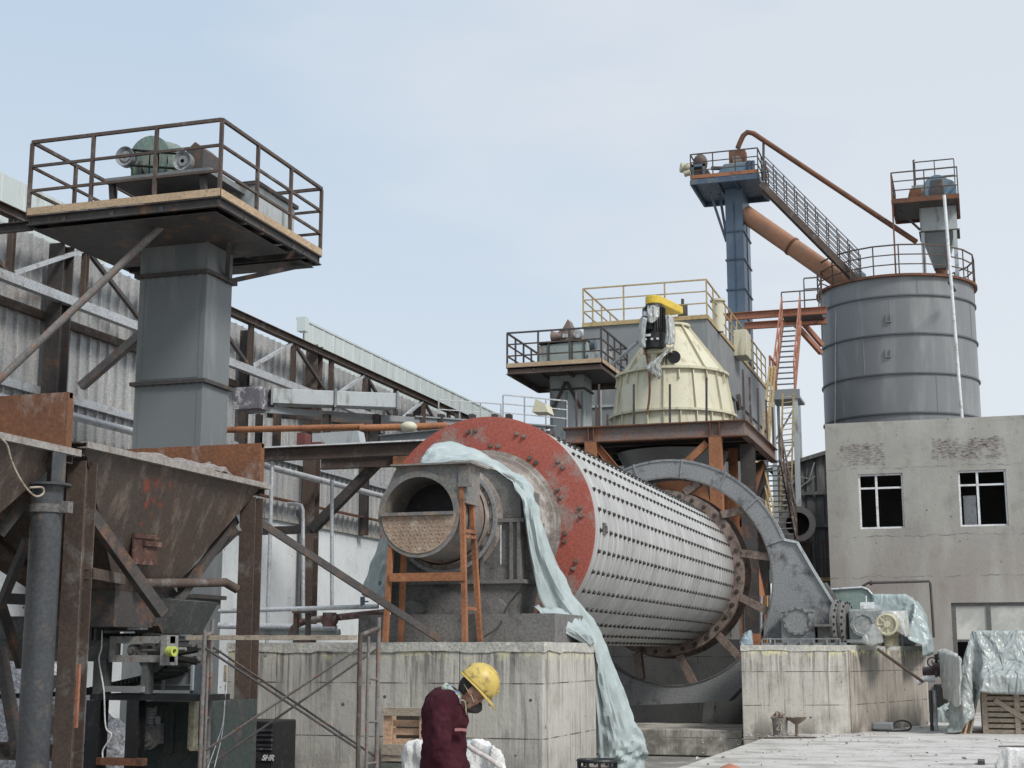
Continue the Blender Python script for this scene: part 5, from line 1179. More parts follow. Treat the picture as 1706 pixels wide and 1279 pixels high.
cloth('plastic_wrap', [[uy(1072,512,37.0), uy(1085,508,36.75), uy(1098,511,36.7)], [uy(1071,524,36.8), uy(1084,522,36.6), uy(1098,526,36.6)], [uy(1075,536,36.75), uy(1085,538,36.55), uy(1093,534,36.6)]], plastic_w, sep, n=8, amp=.07, freq=3, seed=14)
cloth('plastic_wrap', [[uy(1066,530,36.75), uy(1072,528,36.62), uy(1078,530,36.6)], [uy(1063,555,36.75), uy(1069,555,36.6), uy(1075,556,36.6)], [uy(1064,575,36.8), uy(1070,580,36.6), uy(1076,578,36.6)]], plastic_w, sep, n=8, amp=.05, freq=3, seed=5)
cloth('plastic_wrap', [[uy(1108,525,36.7), uy(1116,524,36.65), uy(1122,530,36.8)], [uy(1110,550,36.65), uy(1118,550,36.6), uy(1125,555,36.8)], [uy(1106,572,36.6), uy(1115,574,36.5), uy(1124,572,36.7)]], plastic_w, sep, n=8, amp=.06, freq=3, seed=9)
cloth('plastic_wrap', [[uy(1124,572,36.7), uy(1122,576,36.6), uy(1118,580,36.6)], [uy(1112,588,36.6), uy(1106,590,36.5), uy(1100,592,36.5)], [uy(1100,604,36.5), uy(1090,610,36.4), uy(1078,612,36.5)], [uy(1104,622,36.6), uy(1098,632,36.5), uy(1092,622,36.5)]], plastic_w, sep, n=8, amp=.10, freq=4, seed=12)
obj('power_cable', MB().tube(catmull([uy(1075,582,36.9), uy(1080,605,36.9), uy(1082,625,36.85), uy(1082,660,36.8), uy(1078,690,36.8)], 5), .03), rust, sep)
obj('strut', MB().tube([uy(1022,606,39.0), uy(1062,570,37.4)], .05), galv, sep)
obj('lower_hopper', MB().lathe((scx,SPY,PZ-.42), (0,0,-1), [(0, Rb-.1), (2.0, .5), (2.6, .5)], 40), grey_md, sep)

# ================================================================ BAG HOUSE
BY = 44.0
qa, qb = uy(972,552,BY), uy(1178,531,BY); bz = qb.z; bx0, bx1 = qa.x, qb.x; by1 = ux(1288,655,bx1).y
print('baghouse', bx0, bx1, bz, by1)
bgh = thing('bag_house', 'large grey bag filter housing with a yellow edged roof and yellow railings', 'filter housing', ((bx0+bx1)/2, 48, 0))
by1 = min(by1, 57)
obj('housing', MB().box((bx0, BY, 4.2), (bx1, by1, bz)), grey_md, bgh)
obj('roof_edge', MB().box((bx0-.03, BY-.06, bz), (bx1+.03, BY+.05, bz+.13)), yellow, bgh); obj('roof_edge', MB().box((bx1-.05, BY+.05, bz), (bx1+.04, by1, bz+.13)), yellow, bgh)
pm = MB()
for i in range(7):
    y = BY+1.0+i*1.9
    if y < by1-.2: pm.box((bx1, y, 5.2), (bx1+.06, y+.07, bz-1.75))
pm.box((bx1, BY+.6, bz-1.75), (bx1+.06, by1, bz-1.68)); pm.box((bx1, BY+.6, bz-3.2), (bx1+.05, by1, bz-3.12)); pm.box((bx1, BY+.6, bz-4.6), (bx1+.05, by1, bz-4.52)); obj('panel_ribs', pm, grey_pt, bgh)
pm = MB()
for x in (bx0+.5, bx0+1.7, bx0+2.9): pm.box((x, BY-.05, 5), (x+.07, BY, bz-1.6))
for z in (bz-1.6, bz-2.6, bz-3.8, bz-5): pm.box((bx0, BY-.045, z), (bx1, BY, z+.07))
obj('panel_ribs', pm, grey_lt, bgh)
obj('access_port', MB().lathe(ux(1228,670,bx1+.0), (1,0,0), [(0,.28),(.10,.28),(.10,.2),(.05,.0)], 24), steel_dk, bgh)
railing(bgh, [(bx0, by1-7, bz+.13), (bx0, BY, bz+.13), (bx1, BY, bz+.13)], 1.12, yellow, 3, 1.15, .022)
railing(bgh, [(bx1, BY, bz+.13), (bx1, by1, bz+.13)], 1.12, yellow, 3, 1.15, .022)
obj('corner_duct', MB().prism([(bx1-.9, BY-.35, bz-.05), (bx1-.05, BY-.35, bz-.9), (bx1-.05, BY-.002, bz-.9), (bx1-.9, BY-.002, bz-.05)], (0,0,-.6)) if 0 else MB().prism([(bx1-1.2, BY-.002, bz-.2), (bx1-.5, BY-.002, bz-.2), (bx1-.85, BY-.002, bz-1.3)], (0,-.5,0)), cream_dk, bgh)
obj('leg', MB().hbeam((bx0+.2, BY+.3, -.3), (bx0+.2, BY+.3, 4.2), .3, .3), grey_pt, bgh); obj('leg', MB().hbeam((bx1-.2, BY+.3, -.3), (bx1-.2, BY+.3, 4.2), .3, .3), grey_pt, bgh)
obj('leg', MB().hbeam((bx1-.2, by1-.3, -.3), (bx1-.2, by1-.3, 4.2), .3, .3), grey_pt, bgh)
for px, y in ((1140, 46), ):
    r0 = uy(px, 530, y); r0.z = bz
    vf = thing('roof_fan', 'small dark fan with sloping finned cowl on the bag house roof', 'fan', r0)
    mb = MB(); mb.prism([r0+V((-.75,0,0)), r0+V((.75,0,0)), r0+V((-.1,0,.75))], (0, .6, 0)); mb.cyl(r0+V((-.1,.3,.7)), r0+V((-.1,.3,1.05)), .16); mb.cyl(r0+V((-.1,.3,1.05)), r0+V((-.1,.3,1.25)), .05)
    for i in range(8): mb.box(tuple(r0+V((-.05+i*.1, -.03, .60-i*.09))), tuple(r0+V((-.0+i*.1, .63, .72-i*.09))))
    obj('cowl', mb, steel_dk, vf)
    obj('stub_pipe', MB().cyl(r0+V((1.1,0,0)), r0+V((1.1,0,1.0)), .18).lathe(r0+V((1.1,0,1.0)), (0,0,1), [(0,.18),(0,.25),(.06,.25),(.06,0)]), cream, vf)
cabx = ux(1238, 575, bx1+.25)
tag(obj('control_cabinet', MB().box((cabx.x-.25, cabx.y-.5, cabx.z-.45), (cabx.x+.2, cabx.y+.5, cabx.z+.45)), cream, bevel=.02), 'small cream cabinet fixed behind the yellow roof railing', 'cabinet')

# ================================================================ SECOND (GREY) BUCKET ELEVATOR
EY = 41.0
e2 = thing('bucket_elevator', 'squat light grey bucket elevator with railed deck beside the cream separator', 'bucket elevator', (uy(945,700,EY).x, EY+.5, 0))
ex0, ex1 = uy(916,680,EY).x, uy(973,680,EY).x; dz2 = uy(1002,606,39.6).z
obj('casing_section', MB().box((ex0, EY, 0), (ex1, EY+.9, uy(940,650,EY).z)), grey_lt, e2); obj('casing_section', MB().box((ex0, EY, uy(940,650,EY).z+.05), (ex1, EY+.9, dz2)), grey_lt, e2)
obj('joint_flange', MB().box((ex0-.06, EY-.06, uy(940,650,EY).z), (ex1+.06, EY+.96, uy(940,650,EY).z+.05)), steel_dk, e2)
obj('seam_strip', MB().box((ex0+(ex1-ex0)*.46, EY-.02, 4), (ex0+(ex1-ex0)*.52, EY, uy(940,650,EY).z-.05)).box((ex0+.04, EY-.02, 4), (ex0+.08, EY, uy(940,650,EY).z-.05)).box((ex1-.08, EY-.02, 4), (ex1-.04, EY, uy(940,650,EY).z-.05)), grey_md, e2)
cx0, cx1 = uy(845,620,39.6).x, uy(1002,606,39.6).x; cy1 = ux(898,653,cx0).y; cy1 = 42.8
dk = MB(); dk.box((cx0+.02, 39.62, dz2+.0), (cx1-.02, cy1-.02, dz2+.03)); obj('deck_plate', dk, steel_dk, e2)
fr = MB()
for a, b in (((cx0,39.6),(cx1,39.6)), ((cx1,39.6),(cx1,cy1)), ((cx1,cy1),(cx0,cy1)), ((cx0,cy1),(cx0,39.6))): fr.chan((*a, dz2-.05), (*b, dz2-.05), .07, .20, .015, side=-1)
for x in (cx0+.8, cx0+1.6): fr.beam((x,39.6,dz2-.04), (x,cy1,dz2-.04), .06, .08)
obj('deck_frame', fr, steel_br, e2)
for a, b in (((cx0,39.58),(cx1,39.58)), ((cx1+.01,39.6),(cx1+.01,cy1))): obj('toe_board', MB().beam((*a, dz2+.11), (*b, dz2+.11), .025, .12), wood, e2)
railing(e2, [(cx0,39.6,dz2+.05), (cx1,39.6,dz2+.05)], 1.02, steel_dk, 3, 1.0, .024); railing(e2, [(cx0,39.6,dz2+.05), (cx0,cy1,dz2+.05)], 1.02, steel_dk, 3, .9, .024)
railing(e2, [(cx1,39.6,dz2+.05), (cx1,cy1,dz2+.05)], 1.02, steel_dk, 3, .8, .024); railing(e2, [(cx0,cy1,dz2+.05), (cx1,cy1,dz2+.05)], 1.02, steel_dk, 3, 1.0, .024)
obj('brace', MB().beam((ex0+.1, EY-.05, dz2-1.0), (ex0+.5, EY-.05, dz2-.2), .06, .08), steel_dk, e2); obj('brace', MB().beam((ex1-.1, EY-.05, dz2-1.0), (ex1-.5, EY-.05, dz2-.2), .06, .08), steel_dk, e2)
hx = uy(897,590,40.4).x; hx_ = uy(978,590,40.4).x; hz = uy(940,569,40.4).z
hb = MB(); hb.prism([(hx, 40.4, dz2+.1), (hx_, 40.4, dz2+.1), (hx_, 40.4, hz), (hx, 40.4, hz-.08)], (0, 1.0, 0)); obj('head_casing', hb, M('pale_sage_casing', (.30,.35,.33), (.25,.30,.285), (.22,.20,.18), s=1.5, s3=3, amt3=.3), e2, bevel=.01)
sb_ = MB()
for f in (.22, .70, .95): x = hx+(hx_-hx)*f; sb_.box((x-.02, 40.36, dz2+.1), (x+.02, 40.4, hz-.03))
sb_.box((hx-.03, 40.35, hz-.01), (hx_+.03, 41.45, hz+.03)); obj('casing_ribs', sb_, steel_dk, e2)
mb = MB(); a, b = uy(978,600,40.3), uy(1012,582,40.3); mb.prism([(a.x, 40.3, dz2+.12), (b.x-.15, 40.3, dz2+.12), (b.x-.05, 40.3, b.z+.05), (a.x+.05, 40.3, b.z)], (0, 1.2, 0)); obj('side_chute', mb, grey_lt, e2)
dm = thing('gear_drive', 'brown peaked gear unit with pale pulley on the light grey elevator head', 'motor', (uy(945,560,40.6).x, 40.8, hz+.04))
g0 = uy(945,566,40.5); gg_ = MB(); gg_.prism([g0+V((-.35,0,-.05)), g0+V((.45,0,-.05)), g0+V((.35,0,.25)), g0+V((.16,0,.30)), g0+V((.02,0,.62)), g0+V((-.14,0,.35)), g0+V((-.35,0,.2))], (0, .5, 0)); obj('gear_case', gg_, dust_br, dm)
obj('pulley', MB().lathe(uy(963,556,40.4), (0,-1,0), [(-.1,.0),(-.1,.13),(.04,.13),(.05,.08),(.03,0)], 20), grey_lt, dm); obj('flange_cone', MB().lathe(uy(930,560,40.5), (-1,0,0), [(-.1,.08),(.18,.16),(.2,.16),(.2,0)], 16), dust_br, dm)
obj('face_plate', MB().box(*[tuple(v) for v in (uy(937,562,40.42), uy(946,556,40.46))]), grey_lt, dm)
obj('duct', MB().cyl(uy(978,575,40.8), uy(992,573,40.8), .16), blue_dk, dm)
# ================================================================ AIR-SLIDE TRESTLE
tr_ = thing('conveyor_trestle', 'long grey enclosed conveyor on dark steel trestle legs below the hall girder', 'conveyor', (-10, 28.5, 0))
A0, A1 = uy(452,664,26.6), uy(660,667,27.9); A1.z = A0.z = (A0.z+A1.z)/2
d_ = (A1-A0).normalized()
obj('slide_box', MB().beam(A0, A0.lerp(A1,.49), .40, .30), grey_lt, tr_, bevel=.01); obj('slide_box', MB().beam(A0.lerp(A1,.51), A1, .40, .30), grey_lt, tr_, bevel=.01)
for f in (0, .50, 1): p = A0.lerp(A1, f); obj('box_flange', MB().beam(p-d_*.02, p+d_*.02, .48, .38), cast_lt, tr_)
eb = uy(397,662,26.3); obj('end_box', MB().box((uy(397,662,26.3).x, 26.1, uy(397,681,26.1).z), (uy(440,662,26.3).x, 26.75, uy(397,645,26.1).z)), dust_br if 0 else M('splashed_box', (.16,.15,.17), (.11,.105,.12), (.52,.52,.54), s=3, s3=4.5, amt3=.36, rough=.7), tr_)
E0 = A0+V((-.3,0,-.28)); E1 = uy(915,690,31.0); E1.z = E0.z
obj('trestle_beam', MB().chan(E0+V((0,-.35,0)), E1+V((0,-.35,0)), .08, .12), grey_md, tr_); obj('trestle_beam', MB().chan(E0+V((0,.4,0)), E1+V((0,.4,0)), .08, .12), steel_dk, tr_)
obj('deck_plate', MB().beam(E0.lerp(E1,.5)+V((0,0,.07)), E1+V((0,0,.07)), .7, .03), grey_md, tr_)
for px in (462,545,628,706,735,787,848):
    p = E0.lerp(E1, (px-440)/475.); q = uy(px, 690, p.y-.35); w = uy(px-30 if px < 640 else px-24, 690, p.y+.4)
    lz = uy(px, 752, q.y).z
    obj('trestle_leg', MB().hbeam((q.x, q.y, q.z-.0), (q.x, q.y, lz if px < 700 else 0), .13, .13), steel_dk if px != 706 else steel_br, tr_)
    obj('trestle_leg', MB().hbeam((w.x, w.y, w.z), (w.x, w.y, lz+.1 if px < 700 else 0), .12, .12), steel_dk, tr_)
railing(tr_, [E0.lerp(E1,.62)+V((0,-.35,.06)), E0.lerp(E1,.84)+V((0,-.35,.06))], .42, galv, 2, .55, .012)
railing(tr_, [uy(838,702,29.6), uy(945,712,30.2)], .58, galv, 3, .42, .014, name='railing')
obj('lower_beam', MB().hbeam(uy(634,740,25.6)-V((0,0,.0)), uy(760,728,25.6), .16, .34, .015), grey_md, tr_)
obj('channel_piece', MB().prism([uy(520,722,25.4), uy(596,717,25.4), uy(600,738,25.4), uy(520,742,25.4)], (0,.3,0)), grey_lt, tr_)
obj('channel_piece', MB().beam(uy(540,746,25.2), uy(620,741,25.2), .1, .08), galv, tr_); obj('red_box', MB().box(*[tuple(v) for v in (uy(494,742,25.6), uy(519,724,25.9))]), M('faded_red', (.18,.06,.055), (.13,.05,.045), s=3), tr_)
obj('red_box', MB().box(*[tuple(v) for v in (uy(519,746,25.0), uy(542,738,25.2))]), M('faded_red',(1,1,1)), tr_)
# elevated beam gallery just left of the mill
wk = thing('beam_gallery', 'brown floor beam with lit top painted pale and dark diagonal prop above the white wall', 'steel beam', (-9.5, 23.5, 0))
g1, g2 = uy(437,758,23.2), uy(716,748,23.2); g2.z = g1.z
obj('main_beam', MB().hbeam(g1, g2, .16, .22, .016), steel_br, wk); obj('lit_top', MB().box((g1.x, 23.10, g1.z+.11), (g2.x, 23.32, g1.z+.135)), white_pt, wk)  # white strip paints the lit upper face of the beam
g3, g4 = uy(535,770,24.0), uy(690,765,24.0); obj('main_beam', MB().hbeam((g3.x, 24, g3.z), (g4.x, 24, g3.z), .18, .26, .016), steel_br, wk); obj('end_plate', MB().box((uy(655,765,23.85).x, 23.84, g3.z-.14), (g4.x, 23.9, g3.z+.14)), rust_or, wk)
obj('prop', MB().beam(uy(628,772,24.1), uy(520,882,24.1), .16, .16), steel_dk, wk); obj('wall_tie', MB().beam(uy(520,882,24.1), (XW+.1, 24.1, uy(520,882,24.1).z), .14, .14), steel_dk, wk)
obj('post', MB().cyl(V((g1.x+.2, 23.2, g1.z-.1)), (g1.x+.2, 23.2, 1.75), .035), galv, wk)
obj('tie', MB().beam((XW+.1, 24.2, g1.z), V((g1.x, 23.2, g1.z)), .12, .2), steel_dk, wk)
pp = thing('rusty_pipe', 'long thin orange-rusted pipe running behind the trestle legs', 'pipe', uy(530,715,26.2))
ra, rb_ = uy(376,716,26.1), uy(606,711,26.5); obj('pipe_run', MB().cyl(ra, rb_, .065), rust_or, pp)
rc_, rd = uy(598,713,26.3), uy(745,709,27.2); mb = MB().lathe(rc_, rd-rc_, [(0,.05),(0,.068),((rd-rc_).length,.068)], 20); obj('pipe_run', mb, rust_or, pp); obj('bore_shade', MB().cyl(rc_+(rd-rc_).normalized()*.02, rc_+(rd-rc_).normalized()*.03, .055), black, pp)  # black disc in the mouth paints the shade of the hollow pipe
bc = uy(681,711,25.9); mb = MB(); ball(mb, bc, .14, 16, (1.2,1,.75)); tag(obj('sealed_cap', mb, cream), 'round cream padded cap wrapped on the orange rusty pipe', 'cap')
tag(obj('cream_bucket', MB().prism([uy(886,686,29.2), uy(892,664,29.2), uy(908,672,29.2), uy(912,686,29.2)], (0,.5,0)), cream), 'cream angular hood left on the trestle walkway', 'hood')
wp = []
for k, (px, y0, y1, lab) in enumerate(((505,845,1030,'bent-top pale grey pipe standing against the whitewashed wall'), (553,800,1012,'tall straight pale pipe against the whitewashed wall right of the bent one'))):
    a, b = uy(px,y0,23.6), uy(px,y1,23.6)
    path = [b, a] if k else [b, a+V((0,0,-.05)), a+V((-.03,0,.03)), a+V((-.12,0,.06)), a+V((-.3,0,.07))]
    tag(obj('standpipe', MB().tube(path, .034), galv), lab, 'pipe', 'pale pipes before the white wall')
wl = thing('water_line', 'dusty pipework with red-brown bend and valve lying behind the scaffold on the block', 'pipe', uy(560,1030,18))
zt3 = 1.74
obj('top_rail', MB().cyl(uy(365,1018,17.6), uy(630,1010,17.6), .03), galv, wl); obj('lower_rail', MB().cyl(uy(365,1042,18.3), uy(560,1046,18.3), .045), galv, wl); obj('lower_rail', MB().cyl(uy(420,1052,18.4), uy(565,1055,18.4), .06), grey_lt, wl)
obj('feed_pipe', MB().tube(catmull([uy(486,1066,17.9), uy(487,1050,17.9), uy(496,1040,17.9), uy(520,1033,17.9), uy(575,1027,17.8), uy(640,1020,17.7)], 6), [.045]*31), M('maroon_pipe', (.17,.085,.075), (.12,.07,.065), (.30,.28,.25), s=4, s3=5, amt3=.4), wl)
c = uy(549,1032,17.75); obj('valve_body', MB().cyl(c+V((0,0,-.09)), c+V((0,0,.09)), .09).cyl(c+V((-.1,0,0)), c+V((.1,0,0)), .06), MATS['maroon_pipe'], wl)
for px in (494, 514): obj('bracket', MB().beam(uy(px,1013,17.75), V((uy(px,1013,17.75).x, 17.75, 1.73)), .055, .06), steel_dk, wl)
obj('bracket', MB().beam(uy(488,1018,17.7), uy(520,1018,17.7), .06, .05), steel_dk, wl)
c = uy(604,1002,17.6); obj('tap', MB().cyl(uy(604,1010,17.6), uy(604,994,17.6), .03).beam(c+V((-.02,0,.0)), c+V((.08,0,.0)), .02), M('tap_blue', (.12,.16,.24), s=4), wl)
obj('green_valve', MB().box(*[tuple(v) for v in (uy(612,1052,17.5), uy(632,1032,17.7))]), gm, wl, bevel=.02)
# ================================================================ BLUE ELEVATOR
QY = 57.0
be = thing('bucket_elevator', 'tall slim blue bucket elevator tower with railed deck, joined to the silo', 'bucket elevator', (uy(1230,500,QY).x, QY+.5, 0))
qx0, qx1 = uy(1211,450,QY).x, uy(1240,450,QY).x; qd = ux(1251.5,450,qx1).y-QY; 
bz0 = uy(1263,290,55.6).z
ys = [385,432,482,528,600,700]; zz_ = [bz0]+[uy(1225,y,QY).z for y in ys]+[0]
for i, (a, b) in enumerate(zip(zz_, zz_[1:])):
    obj('casing_section', MB().box((qx0, QY, b+.02), (qx1, QY+qd, a-.02)), blue_pt, be)
    if i: obj('joint_flange', MB().box((qx0-.045, QY-.045, a-.03), (qx1+.05, QY+qd+.05, a+.03)), blue_dk, be)
obj('seam_strip', MB().box(((qx0+qx1)/2-.02, QY-.03, 2), ((qx0+qx1)/2+.02, QY, bz0-.6)).box((qx1, QY+qd/2-.02, 2), (qx1+.03, QY+qd/2+.02, bz0-.6)), blue_dk, be)
ax0, ax1 = uy(1151,300,55.6).x, uy(1263,290,55.6).x; ay1 = ux(1281,322,ax1).y; print('blue deck', ax0, ax1, ay1)
dk = MB(); dk.box((ax0, 55.6, bz0+.0), (ax1, ay1, bz0+.05)); 
for x in (ax0+.03, ax0+1.0, ax0+1.7, ax1-.1): dk.beam((x, 55.65, bz0-.07), (x, ay1-.05, bz0-.07), .08, .13)
obj('deck_plate', dk, blue_dk, be)
fr = MB(); 
for a, b in (((ax0,55.6),(ax1,55.6)), ((ax1,55.6),(ax1,ay1)), ((ax1,ay1),(ax0,ay1)), ((ax0,ay1),(ax0,55.6))): fr.beam((*a, bz0-.08), (*b, bz0-.08), .08, .2)
obj('deck_frame', fr, blue_dk, be)
obj('toe_board', MB().beam((ax0,55.57,bz0+.13), (ax1,55.57,bz0+.13), .03, .14), rust_or, be)
for base in ([(ax0,55.6),(ax1,55.6)], [(ax1,55.6),(ax1,ay1)], [(ax0,55.6),(ax0,ay1)], [(ax0,ay1),(ax1,ay1)]):
    railing(be, [(x, y, bz0+.06) for x, y in base], 1.02, steel_dk, 3, .95, .022)
for dx in (0, .28): obj('brace', MB().beam((qx0, QY+.1, bz0-2.2+dx), (ax0+.55+dx*1.2, QY-.2+dx, bz0-.15), .10, .10), blue_dk, be)
bd = thing('gear_drive', 'blue gear case and brown cowled motor on the blue elevator deck', 'motor', (uy(1222,285,56.6).x, 56.6, bz0+.06))
c = uy(1226,285,56.4); g_ = MB(); z = bz0+.06
g_.prism([(c.x-.95, 56.2, z), (c.x+1.0, 56.2, z), (c.x+.45, 56.2, z+.72), (c.x-.45, 56.2, z+.72)], (0, .8, 0)); obj('head_casing', g_, M('light_blue', (.13,.22,.30), (.10,.17,.24), (.18,.2,.21), s=2), bd, bevel=.05)
obj('feed_box', MB().box((c.x-.25, 56.3, z+.72), (c.x+.4, 56.8, z+1.25)), rust, bd); obj('feed_plate', MB().box((c.x-.1, 56.25, z+.7), (c.x+.25, 56.3, z+1.0)), dust_br, bd)
c2 = uy(1166,275,56.2); m_ = MB(); ball(m_, (c2.x, 56.3, z+.85), .30, 16, (1,.8,1.35)); m_.box((c2.x-.25, 56.0, z), (c2.x+.35, 56.7, z+.5)); obj('cowl', m_, steel_br, bd)
m_ = MB(); m_.box((c2.x-.3, 55.9, z), (c2.x-.2, 56.0, z+.7)); m_.box((c2.x+.15, 55.9, z), (c2.x+.25, 56.0, z+.7)); m_.box((c2.x-.3, 55.9, z+.6), (c2.x+.25, 56.0, z+.7)); obj('stand', m_, blue_pt, bd)
obj('end_motor', MB().cyl(uy(1153,281,56.2), uy(1134,279,56.0), .20).cyl(uy(1150,287,55.5), uy(1140,290,55.5), .12), cream_dk, bd)
obj('shaft', MB().cyl(uy(1185,280,56.4), uy(1205,280,56.4), .08), steel_dk, bd)
m_ = MB(); 
for px in (1248,1254): m_.cyl(uy(px,290,56.2), uy(px,268,56.2), .09)
obj('cylinders', m_, blue_dk, bd)

# ================================================================ SILO
SY = 58.0; SR = 2.92; SX = uy(1492,480,SY).x
st = uz(1490,457, 0); d = _ray(1490,459); t0 = (SY-SR)/d.y; SZ = (V((0,0,EYE))+d*t0).z
print('silo', SX, SY, SR, SZ)
silo = thing('storage_silo', 'large blue-grey ringed steel silo with a railed roof behind the concrete building', 'silo', (SX, SY, 0))
rz = []; 
for py in (492, 556, 622, 688):
    d = _ray(1490, py); rz.append((V((0,0,EYE))+d*((SY-SR)/d.y)).z)
edges = [SZ]+rz+[rz[-1]-1.55, rz[-1]-3.1, rz[-1]-4.6, 0]
for a, b in zip(edges, edges[1:]): obj('shell_ring', MB().lathe((SX,SY,b), (0,0,1), [(0, SR), (a-b, SR)], 96), silo_m, silo)
for z in edges[1:-1]: obj('stiffening_ring', MB().lathe((SX,SY,z), (0,0,1), [(-.03,SR+.005),(-.028,SR+.06),(.028,SR+.06),(.03,SR+.005)], 96), M('ring_grey', (.10,.11,.12), (.08,.09,.10), s=1, rough=.5), silo)
for i, (a, b) in enumerate(zip(edges, edges[1:])):
    for k in range(5):
        t = 2*PI*(k/5)+i*.9; obj('weld_seam', MB().beam((SX+(SR+.004)*math.cos(t), SY+(SR+.004)*math.sin(t), b+.04), (SX+(SR+.004)*math.cos(t), SY+(SR+.004)*math.sin(t), a-.04), .03, .012), silo_m, silo) if i < 5 else None
obj('roof', MB().lathe((SX,SY,SZ), (0,0,1), [(0,SR+.04),(.5,.4),(.5,0)], 64), silo_m, silo); obj('roof_rim', MB().lathe((SX,SY,SZ), (0,0,1), [(-.04,SR),(-.04,SR+.14),(.05,SR+.14),(.05,SR-.1)], 96), rust, silo)
n = 20; pts = [(SX+(SR+.07)*math.cos(2*PI*i/n+.1), SY+(SR+.07)*math.sin(2*PI*i/n+.1), SZ+.05) for i in range(n+1)]
railing(silo, pts, 1.12, rust if 0 else steel_br, 3, 1.5, .024)
for px, py in ((1480,530),(1480,588),(1398,482)):
    d = _ray(px, py); t_ = (SY-SR+ (0 if px > 1450 else 1.3))/d.y; p = V((0,0,EYE))+d*t_
    obj('lug', MB().box(tuple(p+V((-.10,-.07,-.16))), tuple(p+V((-.07,.0,.16)))).box(tuple(p+V((.07,-.07,-.16))), tuple(p+V((.10,.0,.16)))).box(tuple(p+V((-.07,-.07,-.16))), tuple(p+V((.07,.0,-.13)))), silo_m, silo)
obj('cable_run', MB().cyl(uy(1393,478,56.05), uy(1391,716,56.05), .012), galv, silo)
obj('roof_hatch', MB().lathe(uy(1430,462,57.6), (0,0,1), [(-.3,.3),(.1,.3),(.25,.15),(.4,.05)], 24), grey_lt, silo)

# dust collector head on the silo
dt = thing('silo_head_house', 'small pale elevator head with hopper bottom and railed deck on top of the silo', 'elevator head', (SX+1.4, SY-.5, SZ))
KY = 56.6
kx0, kx1 = uy(1532,360,KY).x, uy(1594,360,KY).x; kz1 = uy(1560,322,KY-.6).z; kz0 = uy(1560,385,KY).z; kzb = uy(1560,425,KY).z
obj('casing', MB().box((kx0, KY, kz0), (kx1, KY+1.2, kz1)), grey_lt, dt)
obj('casing_flange', MB().box((kx0-.05, KY-.05, kz0-.03), (kx1+.08, KY+1.25, kz0+.03)), steel_dk, dt)
mc_ = (kx0+kx1)/2; hp = MB(); a = [V((kx0+.05,KY,kz0-.03)), V((kx1-.12,KY,kz0-.03)), V((kx1-.12,KY+1.2,kz0-.03)), V((kx0+.05,KY+1.2,kz0-.03))]; b = [V((mc_-.25,KY+.4,kzb-.4)), V((mc_+.25,KY+.4,kzb-.4)), V((mc_+.25,KY+.9,kzb-.4)), V((mc_-.25,KY+.9,kzb-.4))]
hp.add(a+b, [(0,1,5,4),(1,2,6,5),(2,3,7,6),(3,0,4,7),(4,5,6,7)]); obj('hopper_bottom', hp, grey_pt, dt); obj('spout', MB().cyl(V((mc_,KY+.65,kzb-.4)), (mc_,KY+.65,SZ), .22), rust, dt)
for x, y in ((kx0+.08,KY),(kx1-.1,KY),(kx0+.05,KY+1.2),(kx1-.1,KY+1.2)): obj('leg', MB().beam((x,y,SZ), (x,y,kz0-.03), .14, .14), grey_lt, dt)
fx0, fx1 = uy(1486,322,KY-1.2).x, uy(1596,320,KY-1.2).x; fz = uy(1596,326,KY-1.2).z; fy0 = KY-1.2; fy1 = KY+1.6
obj('deck_plate', MB().box((fx0,fy0,fz), (fx1,fy1,fz+.05)), steel_dk, dt)
fr = MB()
for p, q in (((fx0,fy0),(fx1,fy0)), ((fx1,fy0),(fx1,fy1)), ((fx0,fy1),(fx1,fy1)), ((fx0,fy0),(fx0,fy1))): fr.beam((*p,fz), (*q,fz), .08, .18)
obj('deck_frame', fr, rust, dt)
for base in ([(fx0,fy0),(fx1,fy0)], [(fx1,fy0),(fx1,fy1)], [(fx0,fy0),(fx0,fy1)]): railing(dt, [(x,y,fz+.08) for x, y in base], 1.05, steel_dk, 3, 1.3, .022)
ux0 = uy(1524,300,KY+.6).x; railing(dt, [(ux0,KY+1.5,fz+1.35), (kx1,KY+1.5,fz+1.35)], 1.0, steel_dk, 3, .8, .02); railing(dt, [(ux0,KY-.4,fz+.7), (ux0,KY+1.5,fz+1.35)], 1.1, steel_dk, 3, 1.2, .02)
obj('knee_brace', MB().beam((kx0, KY, kz0+.1), (fx0+.2, KY-.3, fz-.1), .07, .07), steel_dk, dt)
obj('corner_post', MB().beam((fx0, fy0, SZ), (fx0, fy0, fz+1.1), .06, .06), rust, dt)
hd_ = thing('gear_drive', 'blue round gear drive and small rusty box on the silo head deck', 'motor', (mc_, KY, fz+.06))
c = uy(1560,298,KY-.4); c.z = fz+.65; obj('round_case', MB().cyl(c, c+V((0,.7,0)), .50, n=28), M('light_blue',(1,1,1)), hd_); obj('guard', MB().cyl(c+V((.35,.2,0)), c+V((.35,.9,0)), .36, n=24).box((c.x, c.y+.2, c.z-.38), (c.x+.38, c.y+.9, c.z+.38)), M('light_blue',(1,1,1)), hd_)
obj('grille', MB().box((c.x-.25, c.y-.05, c.z-.5), (c.x+.25, c.y-.0, c.z+.0)).box((c.x-.2, c.y-.04, c.z+.05), (c.x+.2, c.y, c.z+.3)), steel_dk, hd_)
obj('casing_top', MB().box((kx0-.25, KY+.2, fz+.06), (kx1-.1, KY+1.1, fz+1.0)), M('pale_sage_casing',(1,1,1)), hd_)
rbx = uy(1523,316,KY-.7); obj('rusty_box', MB().prism([(rbx.x-.3,KY-.7,fz+.06),(rbx.x+.3,KY-.7,fz+.06),(rbx.x+.25,KY-.7,fz+.6),(rbx.x-.15,KY-.7,fz+.6)], (0,.5,0)), rust, hd_)
